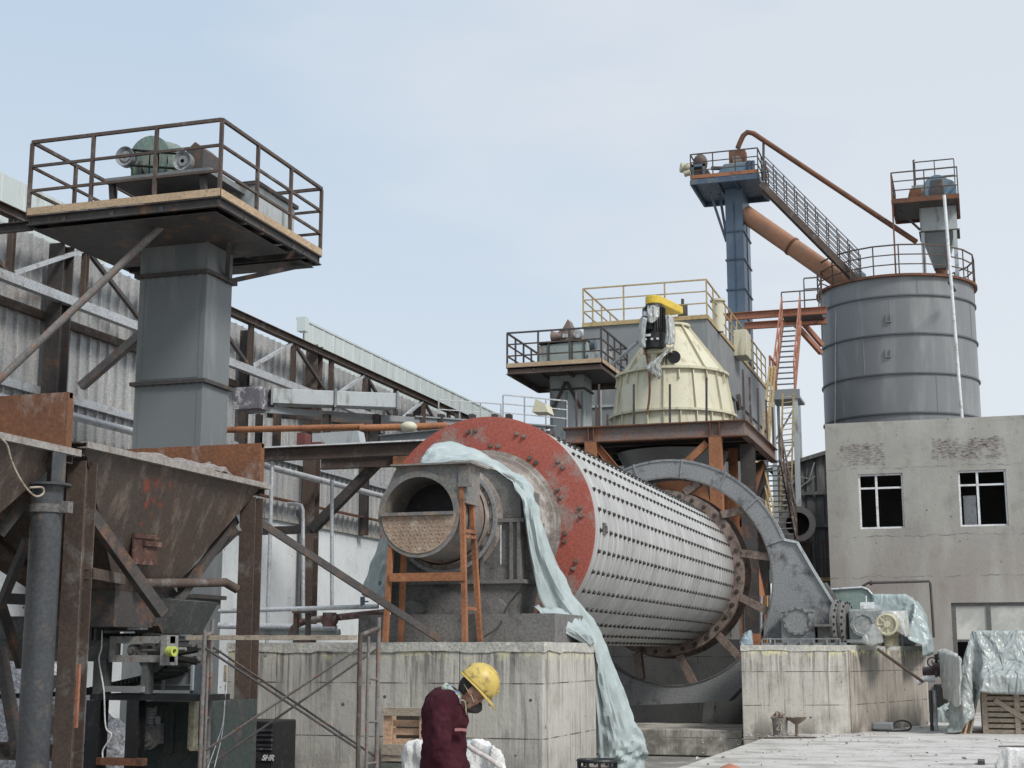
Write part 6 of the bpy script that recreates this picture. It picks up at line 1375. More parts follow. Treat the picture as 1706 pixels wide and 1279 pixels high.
dp = thing('down_pipe', 'long white pipe dropping from the silo head past the silo wall', 'pipe', uy(1603,702,53.9))
obj('pipe_run', MB().cyl(uy(1573,325,53.9), uy(1604,712,53.9), .058), white_pt, dp); obj('pipe_clip', MB().cyl(uy(1586,470,53.9)+V((-.1,0,0)), V((uy(1590,470,55.0).x, 55.2, uy(1586,470,53.9).z)), .06), steel_dk, dp)

# inclined things between blue elevator and silo
ip = thing('inclined_duct', 'fat orange-brown rusty duct sloping from the blue elevator to the silo roof', 'duct', uy(1405,470,57))
a, b = V(uy(1240,355,57.4)), uy(1412,475,57.0); obj('duct_run', MB().lathe(a, b-a, [(0,0),(0,.36),((b-a).length,.36)], 28), M('duct_orange', (.38,.20,.12), (.31,.16,.10), (.24,.18,.145), s=.7, s3=1.5, amt3=.35, rough=.75), ip)
m = a.lerp(b,.47); dn = (b-a).normalized(); obj('duct_collar', MB().lathe(m, dn, [(-.05,.365),(-.05,.39),(.05,.39),(.05,.365)], 28), rust, ip)
tp = thing('thin_pipe', 'thin rusty pipe arching off the blue elevator head down to the silo head', 'pipe', uy(1245,220,57))
pth = [uy(1229,247,56.6), uy(1233,237,56.6), uy(1238,226,56.6), uy(1245,220,56.6), uy(1255,222,56.6)]+[uy(1255+(1527-1255)*i/6, 222+(403-222)*i/6, 56.6) for i in range(1,7)]
obj('pipe_run', MB().tube(pth, .105, 14), rust, tp); obj('prop', MB().cyl(uy(1272,238,56.6), uy(1272,300,56.6), .05), steel_dk, tp)
gl = thing('inclined_walkway', 'steep brown walkway with five-bar handrails from blue elevator down to silo roof', 'walkway', uy(1425,462,56.2))
ga, gb_ = uy(1268,305,55.4), uy(1428,466,55.6)
for dy in (0, .8):
    A_, B_ = ga+V((0,dy,0)), gb_+V((0,dy,0)); obj('stringer', MB().chan(A_, B_, .07, .24, .015), steel_br, gl)
    ra_ = MB(); 
    for k in range(5): ra_.beam(A_+V((.1,0,.28+.22*k)), B_+V((.1,0,.28+.22*k)) if 1 else B_, .035, .03)
    ro = obj('railing', ra_, steel_dk, gl)
    for i in range(10): p = A_.lerp(B_, i/9)+V((.1,0,.1)); obj('post', MB().beam(p, p+V((0,0,1.08)), .04, .04, (0,1,0)), steel_dk, ro)
obj('tread_deck', MB().beam(ga+V((0,.4,.05)), gb_+V((0,.4,.05)), .75, .04), steel_dk, gl)

# ================================================================ ORANGE BRIDGE AND STAIRS
br = thing('access_bridge', 'orange steel bridge with railings from the bag house to the silo side', 'bridge', uy(1335,530,52.5))
for (x0,y0,x1,y1,Y) in ((1208,528,1368,516,52.0), (1240,543,1368,534,53.6)):
    a, b = uy(x0,y0,Y), uy(x1,y1,Y); b.z = a.z; obj('bridge_beam', MB().hbeam(a, V((b.x+.2,Y,a.z)), .16, .26, .02), orange, br)
bz_ = uy(1335,520,52).z
obj('deck_plate', MB().box((uy(1300,520,52).x, 52.05, bz_), (uy(1366,516,52).x, 53.5, bz_+.04)), steel_dk, br)
railing(br, [(uy(1340,500,52).x, 52.05, bz_+.05), (uy(1368,500,52).x, 52.05, bz_+.05)], 1.2, steel_br, 3, .8, .022); railing(br, [(uy(1302,500,53.5).x, 53.5, bz_+.05), (uy(1364,500,53.5).x, 53.5, bz_+.05)], 1.1, steel_br, 3, .9, .022)
for (a, b) in (((1325,540,52.5),(1368,588,53.5)), ((1333,532,53.6),(1370,575,54.4))): obj('knee_brace', MB().beam(uy(*a), uy(*b), .14, .16), orange, br)
def stairs(name, label, bl, br_, tl, tr, Yb, Yt, n, m1, m2, rail=1.0):
    t_ = thing(name, label, 'stairs', uy((bl[0]+br_[0])/2, bl[1], Yb))
    A0, A1, B0, B1 = uy(*bl, Yb), uy(*br_, Yb), uy(*tl, Yt), uy(*tr, Yt); A1.z = A0.z; B1.z = B0.z
    for a, b, mm in ((A0,B0,m1), (A1,B1,m2)):
        obj('stringer', MB().chan(a, b, .06, .2, .014), mm, t_)
        ro = obj('handrail', MB().beam(a+V((0,0,rail)), b+V((0,0,rail)), .045, .045).beam(a+V((0,0,rail*.5)), b+V((0,0,rail*.5)), .035, .035), mm, t_)
        for i in range(5): p = a.lerp(b, i/4); obj('post', MB().beam(p, p+V((0,0,rail)), .04, .04, (0,1,0)), mm, ro)
    for i in range(n):
        f = (i+.5)/n; a, b = A0.lerp(B0,f), A1.lerp(B1,f); obj('tread', MB().beam(a, b, .15, .025), grey_md, t_)
    return t_
stairs('steel_stairs', 'orange steel stair flight climbing to the bridge at the silo', (1290,655), (1324,655), (1304,540), (1334,538), 47.5, 51.8, 13, orange, orange)
ld_ = thing('stair_landing', 'grey steel landing between the orange and yellow stair flights', 'platform', uy(1305,648,46.5))
a, b = uy(1284,650,46.2), uy(1332,646,46.2); obj('landing_deck', MB().box((a.x,46.2,a.z-.3), (b.x,47.6,a.z-.22)).box((a.x,46.2,a.z-.22), (b.x,46.26,a.z)), grey_md, ld_)
railing(ld_, [(a.x,46.2,a.z), (a.x,47.6,a.z)], 1.1, orange, 2, .7, .03)
for px in (1287,1325): obj('leg', MB().beam(uy(px,650,46.3), V((uy(px,650,46.3).x,46.3,0)), .12, .12), grey_lt, ld_)
stairs('steel_stairs', 'long brown stair flight with a yellow far rail dropping behind the gear guard', (1290,905), (1328,905), (1258,765), (1300,762), 39.5, 43.4, 16, yellow, steel_br)
lad = thing('yellow_ladder', 'tall narrow yellow ladder with rungs between the platform and the stairs', 'ladder', (uy(1308,760,44.6).x, 44.6, 4))
for px in (1300,1318): obj('stile', MB().beam(uy(px+4,655,44.6), uy(px,850,44.6), .05, .05), yellow, lad)
for i in range(22): obj('rung', MB().beam(uy(1303,662+i*9,44.6), uy(1320,660+i*9,44.6), .03, .03), cream_dk, lad)
lad2 = thing('yellow_ladder', 'yellow caged ladder rising at the bag house corner left of the orange stairs', 'ladder', (uy(1275,720,43.6).x, 43.6, 6))
for x0, x1 in ((1282,1270),(1292,1281),(1287,1277)): obj('stile', MB().beam(uy(x0,610,43.6), uy(x1,735,43.2), .06, .06), yellow, lad2)
for i in range(13): obj('rung', MB().beam(uy(1282-i*.95,615+i*9,43.6), uy(1292-i*.95,614+i*9,43.6), .03, .03), yellow, lad2)
# steel lattice tower behind the stairs
lt = thing('lattice_tower', 'grey steel lattice mast standing behind the yellow ladders', 'lattice tower', (uy(1300,760,47).x, 47.5, 0))
tx0, tx1 = uy(1290,760,47).x, uy(1326,760,47).x; tz = uy(1300,655,47).z
for x in (tx0, tx1):
    for y in (47, 48.4): obj('leg', MB().beam((x,y,0), (x,y,tz), .09, .09), grey_lt if x == tx1 else grey_md, lt)
z = .5
while z < tz-1.1:
    obj('lattice_brace', MB().beam((tx0,47,z), (tx1,47,z+1.1), .05, .05), grey_md, lt); obj('lattice_brace', MB().beam((tx0,47,z), (tx1,47,z), .05, .05), grey_md, lt); z += 1.1

# ================================================================ DARK SHED BEHIND
shx0, shx1 = uy(1312,780,48).x, uy(1400,750,48).x; a = uy(1315,777,48).z; b = uy(1380,757,48).z; sl_ = (b-a)/(uy(1380,757,48).x-uy(1315,777,48).x)
shed = thing('dark_shed', 'dark corrugated shed with a low sloping roof edge left of the concrete building', 'building', (shx0+2, 50, 0))
x2 = shx0+4.5; mb = MB(); rows_ = []
x = shx0-.4; lo, hi = [], []
while x < x2:
    for dx, dd in ((0,0),(.2,0),(.23,.05),(.3,.05)): lo.append(V((x+dx,48+dd,0))); hi.append(V((x+dx,48+dd,a+(x+dx-shx0)*sl_)))
    x += .33
mb.grid([lo, hi], smooth=False); obj('wall', mb, shed_m, shed); obj('roof', MB().beam((shx0-.6,52,a+.05-.6*sl_), (x2,52,a+.05+(x2-shx0)*sl_), 8.4, .12), shed_m, shed)
for z in (a-.9, a-1.95): obj('girt', MB().beam((shx0,47.93,z), (x2,47.93,z), .06, .10), shed_m, shed)
obj('side_wall', MB().box((shx0-.5,48.1,0), (shx0-.45,56,a-.2)), shed_m, shed)
obj('brace_rod', MB().beam(uy(1322,792,47.9), uy(1352,798,47.9), .04).beam(uy(1328,815,47.9), uy(1358,793,47.9), .04).beam(uy(1349,795,47.9), uy(1357,770,47.9), .04), grey_md, shed)
fan_ = thing('fan_inlet', 'pale ring flange of a fan inlet beside the concrete building', 'fan', (uy(1330,872,43).x, 43, 2))
c = uy(1329,873,43.0); ow = M('dusty_pink_steel', (.50,.45,.42), (.42,.38,.36), s=2)
obj('ring_flange', MB().lathe(c, (0,-1,0), [(0,.34),(0,.52),(.05,.52),(.05,.34),(0,.34)], 48), ow, fan_); obj('duct', MB().lathe(c, (0,1,0), [(0,.36),(.9,.36),(.9,0)], 40), steel_dk, fan_)
obj('pedestal', MB().box((c.x-.3,43.2,0), (c.x+.3,43.8,c.z-.45)), steel_dk, fan_)
yp = thing('inspection_platform', 'brown and yellow railed inspection platform tucked beside the concrete building', 'platform', (uy(1355,970,42).x, 42, 0))
a, b = uy(1330,955,42), uy(1386,955,42); zf_ = uy(1360,962,42).z
obj('deck', MB().box((a.x,42,zf_-.1), (b.x+.6,43.0,zf_)), yellow, yp); railing(yp, [(a.x,42,zf_), (b.x+.5,42,zf_)], 1.0, steel_br, 2, .75, .024)
for x in (a.x, b.x): obj('leg', MB().beam((x,42.1,0.1), (x,42.1,zf_-.1), .12, .12), steel_dk, yp)

# ================================================================ CONCRETE BUILDING
WY = 40.0
bx0_, bx1_ = uy(1377,800,WY).x, 6.5; BZ = uy(1540,706,WY).z
print('building', bx0_, BZ)
bld = thing('concrete_building', 'two-storey raw cement building with two white-framed windows at right', 'building', (1.0, 45, .1))
def wall_holes(x0, x1, z0, z1, holes, y, th):
    xs = sorted({x0, x1}|{h[0] for h in holes}|{h[1] for h in holes}); zs = sorted({z0, z1}|{h[2] for h in holes}|{h[3] for h in holes}); mb = MB()
    for i in range(len(xs)-1):
        for j in range(len(zs)-1):
            xa, xb, za, zb2 = xs[i], xs[i+1], zs[j], zs[j+1]; cx_, cz_ = (xa+xb)/2, (za+zb2)/2
            inh = lambda u, w: any(h[0] < u < h[1] and h[2] < w < h[3] for h in holes)
            if inh(cx_, cz_): continue
            mb.add([(xa,y,za),(xb,y,za),(xb,y,zb2),(xa,y,zb2)], [(0,1,2,3)]); mb.add([(xa,y+th,za),(xb,y+th,za),(xb,y+th,zb2),(xa,y+th,zb2)], [(3,2,1,0)])
    for h in holes:
        a_ = (h[0],y,h[2]),(h[1],y,h[2]),(h[1],y,h[3]),(h[0],y,h[3]); b_ = [(p[0],y+th,p[2]) for p in a_]
        mb.add(list(a_)+b_, [(0,1,5,4),(1,2,6,5),(2,3,7,6),(3,0,4,7)])
    mb.add([(x0,y,z0),(x0,y+th,z0),(x0,y+th,z1),(x0,y,z1)], [(0,1,2,3)]); mb.add([(x1,y,z0),(x1,y+th,z0),(x1,y+th,z1),(x1,y,z1)], [(0,1,2,3)]); return mb
def rect(px0, py0, px1, py1): a, b = uy(px0,py0,WY), uy(px1,py1,WY); return (a.x, b.x, b.z, a.z)
h1_, h2_ = rect(1429,790,1508,880), rect(1595,784,1681,875); h1_ = (h1_[0], h1_[1], (h1_[2]+h2_[2])/2, (h1_[3]+h2_[3])/2); h2_ = (h2_[0], h2_[1], h1_[2], h1_[3])
dz0 = .12; h3_ = (uy(1584,1003,WY).x, uy(1584,1003,WY).x+3.4, .75, uy(1584,1004,WY).z)
obj('front_wall', wall_holes(bx0_, bx1_, .1, BZ, [h1_, h2_, h3_], WY, .24), conc_bld, bld)
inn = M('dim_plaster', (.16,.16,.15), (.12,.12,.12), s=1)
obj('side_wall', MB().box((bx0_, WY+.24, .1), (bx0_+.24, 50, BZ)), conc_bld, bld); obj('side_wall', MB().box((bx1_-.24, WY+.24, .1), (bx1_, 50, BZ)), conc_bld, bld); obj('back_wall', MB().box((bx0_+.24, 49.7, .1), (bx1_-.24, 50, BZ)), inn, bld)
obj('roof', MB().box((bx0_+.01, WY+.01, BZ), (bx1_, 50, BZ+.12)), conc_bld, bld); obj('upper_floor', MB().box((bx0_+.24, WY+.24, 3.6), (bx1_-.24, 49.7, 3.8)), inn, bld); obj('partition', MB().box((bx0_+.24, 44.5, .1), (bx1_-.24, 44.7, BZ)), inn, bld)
for h, nm in ((h1_, 0), (h2_, 1)):
    fr = MB(); x0, x1, z0, z1 = h; y = WY+.06; w = .05; xm = x0+(x1-x0)*.40; zm = z1-(z1-z0)*.26
    fr.box((x0,y,z0),(x1,y+.06,z0+w)); fr.box((x0,y,z1-w),(x1,y+.06,z1)); fr.box((x0,y,z0+w),(x0+w,y+.06,z1-w)); fr.box((x1-w,y,z0+w),(x1,y+.06,z1-w)); fr.box((xm-w*.6,y,z0+w),(xm+w*.6,y+.06,z1-w)); fr.box((x0+w,y+.005,zm-w*.5),(xm-w*.6,y+.055,zm+w*.5)); fr.box((xm+w*.6,y+.005,zm-w*.5),(x1-w,y+.055,zm+w*.5))
    obj('window_frame', fr, white_pt, bld, bevel=.006)
    if nm: obj('inner_board', MB().box((x0+.1, WY+.8, z0+.0), (x0+.42, WY+.84, zm-.2)), galv, bld)
x0, x1, z0, z1 = h3_; dfr = M('dark_window_frame', (.13,.13,.12), (.10,.10,.095), s=4, rough=.5); fr = MB(); y = WY+.05
fr.box((x0,y,z1-.09),(x1,y+.08,z1)); zmid = uy(1600,1067,WY).z; xs_ = [x0, uy(1647,1030,WY).x-.05, x1-.1]
for x in xs_: fr.box((x,y,z0),(x+.11,y+.08,z1-.09))
for xa, xb in zip(xs_, xs_[1:]): fr.box((xa+.11,y,zmid-.03),(xb,y+.08,zmid+.03)); obj('pane', MB().box((xa+.11,y+.03,zmid+.03),(xb,y+.045,z1-.09)), glass_w, bld)
obj('window_frame', fr, dfr, bld)
hr_ = thing('handrail_pipe', 'thin dark bent pipe fixed on the cement wall above the plastic-covered motor', 'pipe', uy(1545,970,39.7))
obj('pipe_run', MB().tube([uy(1433,984,39.7), uy(1438,976,39.7), uy(1446,971,39.7), uy(1548,968,39.7), uy(1550,972,39.7), uy(1556,1062,39.7)], .035), steel_dk, hr_)
obj('pipe_joint', MB().cyl(uy(1449,971,39.7), uy(1453,971,39.7), .06), steel_dk, hr_)
# ================================================================ YARD CLUTTER ON THE RIGHT
def gz_(px, py, z=.1): return uz(px, py, z)
# bucket of rubbish
b0 = gz_(1300,1226); bk = thing('rubbish_bucket', 'dirty grey bucket heaped with rags and torn card at the foot of the right block', 'bucket', b0)
obj('bucket', MB().lathe(b0, (0,0,1), [(0,0),(0,.125),(.30,.145),(.30,.155),(.32,.155),(.32,.13),(.05,.11),(.05,0)], 28), M('grey_bucket', (.27,.26,.24), (.20,.19,.175), (.14,.12,.10), s=6, s3=10, amt3=.35), bk)
tx = MB()
for (x0,y0,x1,y1) in ((-.05,.22,.0,.23),(.0,.23,.0,.19),(.0,.19,-.05,.12),(-.05,.12,.01,.12),(.04,.24,.045,.11)): tx.beam(b0+V((x0,-.15,y0)), b0+V((x1,-.15,y1)), .012, .012)
obj('paint_mark', tx, cream_dk, bk)
cover('rags', [[b0+V(q) for q in ((-.15,-.1,.30),(.13,-.1,.30),(.1,.1,.32),(-.14,.1,.32),(-.05,0,.46),(.06,0,.40),(.2,0,.33))]], M('brown_rags', (.20,.155,.12), (.12,.09,.075), (.35,.3,.25), s=9, s3=14, amt3=.35), bk, vox=.02, amp=.09, freq=7, seed=4)
obj('torn_card', MB().grid([[b0+V((.12+.32*i/8, -.05+j*.25, .26+.12*(i/8)**2+.05*math.sin(i*.8)+.03*j)) for i in range(9)] for j in (0,1)]), cream_dk, bk); bpy.data.objects['torn_card'].modifiers.new('s','SOLIDIFY').thickness = .02
obj('card_prop', MB().cyl(b0+V((.3,0,-.0)), b0+V((.3,0,.3)), .03).lathe(b0+V((.3,0,.22)), (0,0,1), [(0,.05),(.08,.16),(.12,.19),(.11,.17)], 20), dust_br, bk)
a, b = gz_(1266,1229,.115), gz_(1358,1228,.115); tag(obj('thin_board', MB().beam(a, b, .16, .02), steel_br), 'thin dark board lying on the slab before the right block', 'board')
# power tool with hose
b0 = gz_(1478,1218); tl = thing('power_tool', 'small grey machine with a black cable loop lying at the block foot', 'tool', b0)
obj('tool_body', MB().box(tuple(b0+V((-.28,-.1,.02))), tuple(b0+V((.12,.12,.17)))).box(tuple(b0+V((-.38,-.03,.06))), tuple(b0+V((-.28,.05,.12)))), grey_md, tl, bevel=.03)
obj('cable_loop', MB().tube(catmull([b0+V(q) for q in ((-.5,.1,.02),(-.2,-.15,.02),(.2,-.2,.02),(.42,-.05,.04),(.44,.05,.14),(.32,.1,.20),(.18,.05,.18),(.12,0,.1))], 6), .018), rubber, tl)
# covered stack with leaning pallet
cs = thing('covered_stack', 'tall stack wrapped in creased milky green plastic sheet at the right edge', 'covered stack', gz_(1660,1222))
g = gz_(1650,1222); YF = g.y
def K(*pts): return [uy(px, py, YF+d) for px, py, d in pts]
mgs = M('milky_green_sheet', (.47,.505,.49), (.40,.435,.42), (.58,.61,.60), s=1.0, s3=4, amt3=.28, sc3=(2.5,2.5,.5), rough=.3, bump=.1, bs=14, fine=.06, trans=.25, spec=.6)
xa_, zt_s = uy(1622,1056,YF).x, uy(1650,1054,YF).z
obj('stack_core', MB().box((xa_+.05, YF+.25, .1), (xa_+2.6, YF+1.9, zt_s-.06)), wood_gr, cs)
drape('plastic_sheet', xa_-1.55, xa_+3.2, YF-1.1, YF+2.6, zt_s+.05, [bx(xa_, xa_+2.7, YF+.2, YF+2.0, .1, zt_s), bx(xa_+.15, 4, YF-.3, YF+.19, .0, 1.15), bx(-8, 8, 18, 40, -.6, .1), [V((xa_-.02,YF+.1,.1)), V((xa_-.5,YF+.1,.1)), V((xa_-.02,YF+.1,1.2)), V((xa_-.02,YF+.6,.1)), V((xa_-.5,YF+.6,.1)), V((xa_-.02,YF+.6,1.2))]], mgs, cs, res=.055, frames=46, seed=8, stiff=.1)
pl_ = thing('wooden_pallet', 'grey slatted wooden pallet standing on edge with a diagonal batten', 'pallet', g)
p0, p1 = uy(1640,1222,YF), uy(1640,1139,YF); W_ = 1.25; z0, z1 = p0.z, p1.z; n = 9
for i in range(n):
    z = z0+(z1-z0)*(i+.08)/n; obj('slat', MB().box((p0.x, YF-.0, z), (p0.x+W_, YF+.022, z+(z1-z0)/n*.66)), wood_gr, pl_)
for x in (0, W_/2-.04, W_-.09): obj('upright', MB().box((p0.x+x-.02, YF-.03, z0), (p0.x+x+.075, YF-.001, z1)), wood_gr, pl_)
obj('diagonal_batten', MB().beam((p0.x+.22, YF-.045, z0+(z1-z0)*.68), (p0.x+.90, YF-.045, z0+(z1-z0)*.12), .025, .09, (0,1,0)) if 0 else MB().beam((p0.x+.22, YF-.045, z0+(z1-z0)*.68), (p0.x+1.0, YF-.045, z0+(z1-z0)*.12), .025, .09), wood_gr, pl_)
for x in (0, W_/2-.04, W_-.09): obj('block', MB().box((p0.x+x, YF+.024, z0), (p0.x+x+.09, YF+.12, z1)), wood_gr, pl_)
for k, (x0,y0,x1,y1,m_, lab) in enumerate(((1596,1221,1618,1135,wood_gr,'grey plank leaning on the plastic-wrapped stack, leftmost of the three'),(1603,1223,1622,1150,wood_new,'reddish plank leaning at the plastic-wrapped stack between two grey ones'),(1612,1222,1623,1165,wood_gr,'short grey plank leaning nearest the wrapped pallet'))):
    tag(obj('plank', MB().beam(uy(x0,y0,YF-.12+k*.03), uy(x1,y1,YF+.1), .16, .04), m_), lab, 'plank', 'planks leaning on the wrapped stack')
g2 = gz_(1575,1203); hp_ = cover('plastic_heap', [[uy(*q) for q in ((1552,1203,g2.y),(1600,1208,g2.y-.3),(1602,1172,g2.y),(1585,1168,g2.y+.2),(1560,1180,g2.y),(1548,1198,g2.y+.4),(1605,1200,g2.y+.8),(1560,1190,g2.y+.8))]], plastic, None, vox=.025, amp=.05, freq=4, seed=21, smooth=1)
tag(hp_, 'crumpled heap of bluish plastic sheet on the ground under the pipework', 'plastic sheet')
hp_ = cover('hanging_sheet', [[uy(*q) for q in ((1562,1085,30.5),(1572,1080,30.4),(1596,1090,29.5),(1602,1096,29),(1600,1175,29),(1592,1178,29.2),(1570,1160,30.2),(1566,1130,30.4),(1580,1085,31),(1598,1170,30))]], plastic_w, None, vox=.03, amp=.05, freq=3.5, aniso=(1,1,.25), seed=23, smooth=1)
tag(hp_, 'milky sheet hanging between the valve pipework and the wrapped stack', 'plastic sheet')
dk_ = thing('dark_bin', 'low dark box standing behind the valve pipes', 'box', gz_(1575,1190)); q = gz_(1575,1190)
obj('box_body', MB().box((uy(1556,1150,q.y+1).x, q.y+1, .1), (uy(1612,1150,q.y+1).x, q.y+1.6, uy(1575,1140,q.y+1).z)), black, dk_, bevel=.02)
vp = thing('valve_pipework', 'dark maroon pipe bend with black hand valves beside the right block', 'pipework', uy(1550,1205,31))
VY = 30.6; mp_ = M('maroon_black', (.075,.05,.055), (.05,.035,.04), (.14,.12,.12), s=4, s3=8, amt3=.3, rough=.5)
obj('pipe_bend', MB().tube(catmull([uy(1537,1118,VY), uy(1560,1118,VY), uy(1571,1123,VY), uy(1576,1133,VY), uy(1577,1146,VY)], 6), .085, 16), mp_, vp); obj('pipe_flange', MB().cyl(uy(1577,1144,VY), uy(1577,1149,VY), .14), mp_, vp)
obj('valve_stem', MB().cyl(uy(1560,1128,VY-.15), uy(1560,1090,VY-.15), .03), steel_dk, vp)
for px, py, R in ((1553,1103,.10),(1567,1102,.08),(1561,1094,.06)): obj('hand_wheel', MB().lathe(uy(px,py,VY-.2), (0,-1,0), [(0,R*.75),(0,R),(.03,R),(.03,R*.75),(0,R*.75)], 20).box(*[tuple(v) for v in (uy(px-1,py+3,VY-.22), uy(px+1,py-3,VY-.2))]), black, vp)
obj('joint', MB().cyl(uy(1553,1108,VY-.2), uy(1570,1108,VY-.2), .06), mp_, vp)
obj('cross_pipe', MB().tube([uy(1528,1138,VY-.3), uy(1540,1131,VY-.3), uy(1558,1132,VY-.3)], .055), grey_lt, vp); 
for px in (1550,1557): obj('stand_leg', MB().cyl(uy(px,1150,VY-.1), V((uy(px+2,1196,VY-.1).x, VY-.1, .1)), .035), steel_dk if px == 1550 else grey_lt, vp)
tag(obj('sloping_rod', MB().cyl(uy(1463,1082,28.9), uy(1537,1135,30.0), .03), steel_br), 'thin metal rod sloping down from the wrapped motor to the valve pipes', 'rod')
# white sack and sticks at the lower right corner
g = gz_(1690,1292); sk = cover('white_sack', [[uy(*q) for q in ((1655,1270,g.y),(1662,1252,g.y),(1680,1245,g.y),(1715,1250,g.y),(1735,1268,g.y),(1735,1292,g.y),(1658,1288,g.y),(1690,1250,g.y+.5),(1730,1288,g.y+.5),(1662,1285,g.y+.5))]], sack_m, None, vox=.02, amp=.05, freq=5, seed=31)
tag(sk, 'white knotted sack lying on the slab in the lower right corner', 'sack')
tag(obj('stick', MB().beam(gz_(1664,1243,.115), gz_(1712,1243,.115), .05, .02), steel_br), 'thin dark stick on the slab beyond the white sack', 'stick')
tag(obj('wood_chip', MB().box(*[tuple(v) for v in (gz_(1629,1274)+V((0,0,.002)), gz_(1641,1271)+V((0,.05,.05)))]), steel_dk), 'small dark scrap on the slab left of the white sack', 'scrap')
# blue rag and orange bracket at the guard foot
rg_ = cover('blue_rag', [[uy(*q) for q in ((1233,1076,30.0),(1252,1075,30.0),(1250,1050,30.2),(1240,1055,30.2),(1236,1065,30.6),(1252,1070,30.8))]], M('grey_blue_sheet', (.30,.36,.40), (.22,.28,.32), s=5), None, vox=.02, amp=.08, freq=5, seed=33); tag(rg_, 'grey-blue plastic rag stuffed under the gear flange', 'rag')
tag(obj('orange_bracket', MB().box(*[tuple(v) for v in (uy(1252,1076,30.5), uy(1268,1056,30.8))]), rust_or, bevel=.01), 'rust-orange box bracket left of the gear guard foot', 'bracket')
for k, (x, m_) in enumerate(((1268,galv),(1274,orange),(1278,yellow),(1283,grey_lt))):
    tag(obj('upright_pole', MB().cyl(uy(x,992,33.2), V((uy(x-1,1060,33.2).x,33.2,1.74)), .03), m_), ('pale metal pole seen through the gear spokes, leftmost of four', 'orange pole seen through the gear spokes by the guard foot', 'yellow pole seen through the gear spokes by the guard foot', 'grey pole nearest the guard foot seen through the gear spokes')[k], 'pole', 'poles seen through the gear spokes')
rub = MB(); rr = random.Random(5)
for i in range(330):
    if i < 150: px, py = rr.uniform(1240,1545), 1224-max(0,(rr.uniform(1240,1545)-1416))*.11; q = uz(px, (1223 if px < 1416 else 1223-(px-1416)*.118)+rr.uniform(0,6), .1)
    else: q = uz(rr.uniform(1150,1700), 1232+rr.random()**2*45, .1)
    s_ = rr.uniform(.008,.03) if i % 14 else rr.uniform(.03,.05)
    b_ = [V((s_*rr.uniform(-1,1), s_*rr.uniform(-1,1), s_*rr.uniform(0,1))) for _ in range(7)]; hh_ = hull([q+v for v in b_]); rub.add(hh_.v, hh_.f)
tag(obj('loose_rubble', rub, gravel_m, kind='stuff'), 'loose crumbs of stone scattered over the pale slab', 'rubble')
# clay pot top poking into frame, black basket
q = uy(1216,1271,11.5); pt = MB().lathe((q.x,q.y,.1), (0,0,1), [(0,0),(0,.09),(.25,.14),(q.z-.22,.13),(q.z-.15,.10),(q.z-.12,.05),(q.z-.10,0)], 32); tag(obj('clay_pot', pt, M('reddish_clay', (.36,.15,.09), (.28,.11,.07), s=6), None), 'reddish brown rounded top poking up at the bottom edge right of the turquoise sheet', 'pot')
q = uy(995,1267,15.2); bs_ = thing('wire_basket', 'black slatted basket rim at the bottom edge before the turquoise sheet', 'basket', (q.x,q.y,0))
for k in range(6):
    z = q.z-k*.075; ring = [V((q.x+.20*math.cos(t)*1.0, q.y+.16*math.sin(t), z)) for t in [2*PI*i/24 for i in range(25)]]; obj('hoop', MB().tube(ring, .013 if k else .02, 6), black, bs_)
for i in range(10): t = 2*PI*i/10; obj('stave', MB().beam((q.x+.19*math.cos(t), q.y+.15*math.sin(t), 0), (q.x+.20*math.cos(t), q.y+.16*math.sin(t), q.z), .03, .012), black, bs_)
obj('contents', MB().lathe((q.x,q.y,q.z-.2), (0,0,1), [(0,0),(0,.16),(.14,.14),(.16,0)], 16), dust_br, bs_)
# wooden crate by the block
KY_ = 15.9; cr = thing('wooden_crate', 'open new-wood crate with three slats leaning on the left block behind the worker', 'crate', (uy(670,1260,KY_).x, KY_, 0))
a, b = uy(636,1178,KY_), uy(711,1178,KY_); zt = a.z; zb_ = uy(670,1258,KY_).z; D_ = .42
obj('top_board', MB().box((a.x, KY_, zt-.095), (b.x, KY_+.03, zt)), wood_gr, cr, bevel=.004); obj('bottom_board', MB().box((a.x, KY_, zb_), (b.x, KY_+.03, zb_+.12)), wood_gr, cr, bevel=.004)
for x in (a.x+.01, b.x-.10): obj('corner_post', MB().box((x, KY_+.032, zb_), (x+.09, KY_+.07, zt-.02)), wood_new, cr)
for y0, y1 in ((1200,1211),(1214,1225),(1231,1243)): obj('slat', MB().box((a.x+.10, KY_+.10, uy(670,y1,KY_).z), (b.x-.10, KY_+.12, uy(670,y0,KY_).z)), wood_new, cr)
obj('side_panel', MB().box((a.x, KY_+.07, zb_), (a.x+.02, KY_+D_, zt-.1)), wood, cr); obj('side_panel', MB().box((b.x-.02, KY_+.07, zb_), (b.x, KY_+D_, zt-.1)), wood, cr); obj('back_panel', MB().box((a.x+.02, KY_+D_-.02, zb_), (b.x-.02, KY_+D_, zt-.1)), M('dark_board', (.05,.045,.04), s=4), cr)
gs = thing('stacked_boards', 'greenish dark board stack under the open wooden crate', 'boards', (uy(670,1275,KY_).x, KY_+.1, 0))
for k in range(6): z = zb_-.01-k*.075; obj('board', MB().box((a.x+.0, KY_+.02+.01*(k % 2), max(.002, z-.06)), (b.x+.1, KY_+.45, z)), M('mossy_board', (.14,.15,.12), (.10,.11,.09), s=4) if k % 2 else wood_gr, gs)
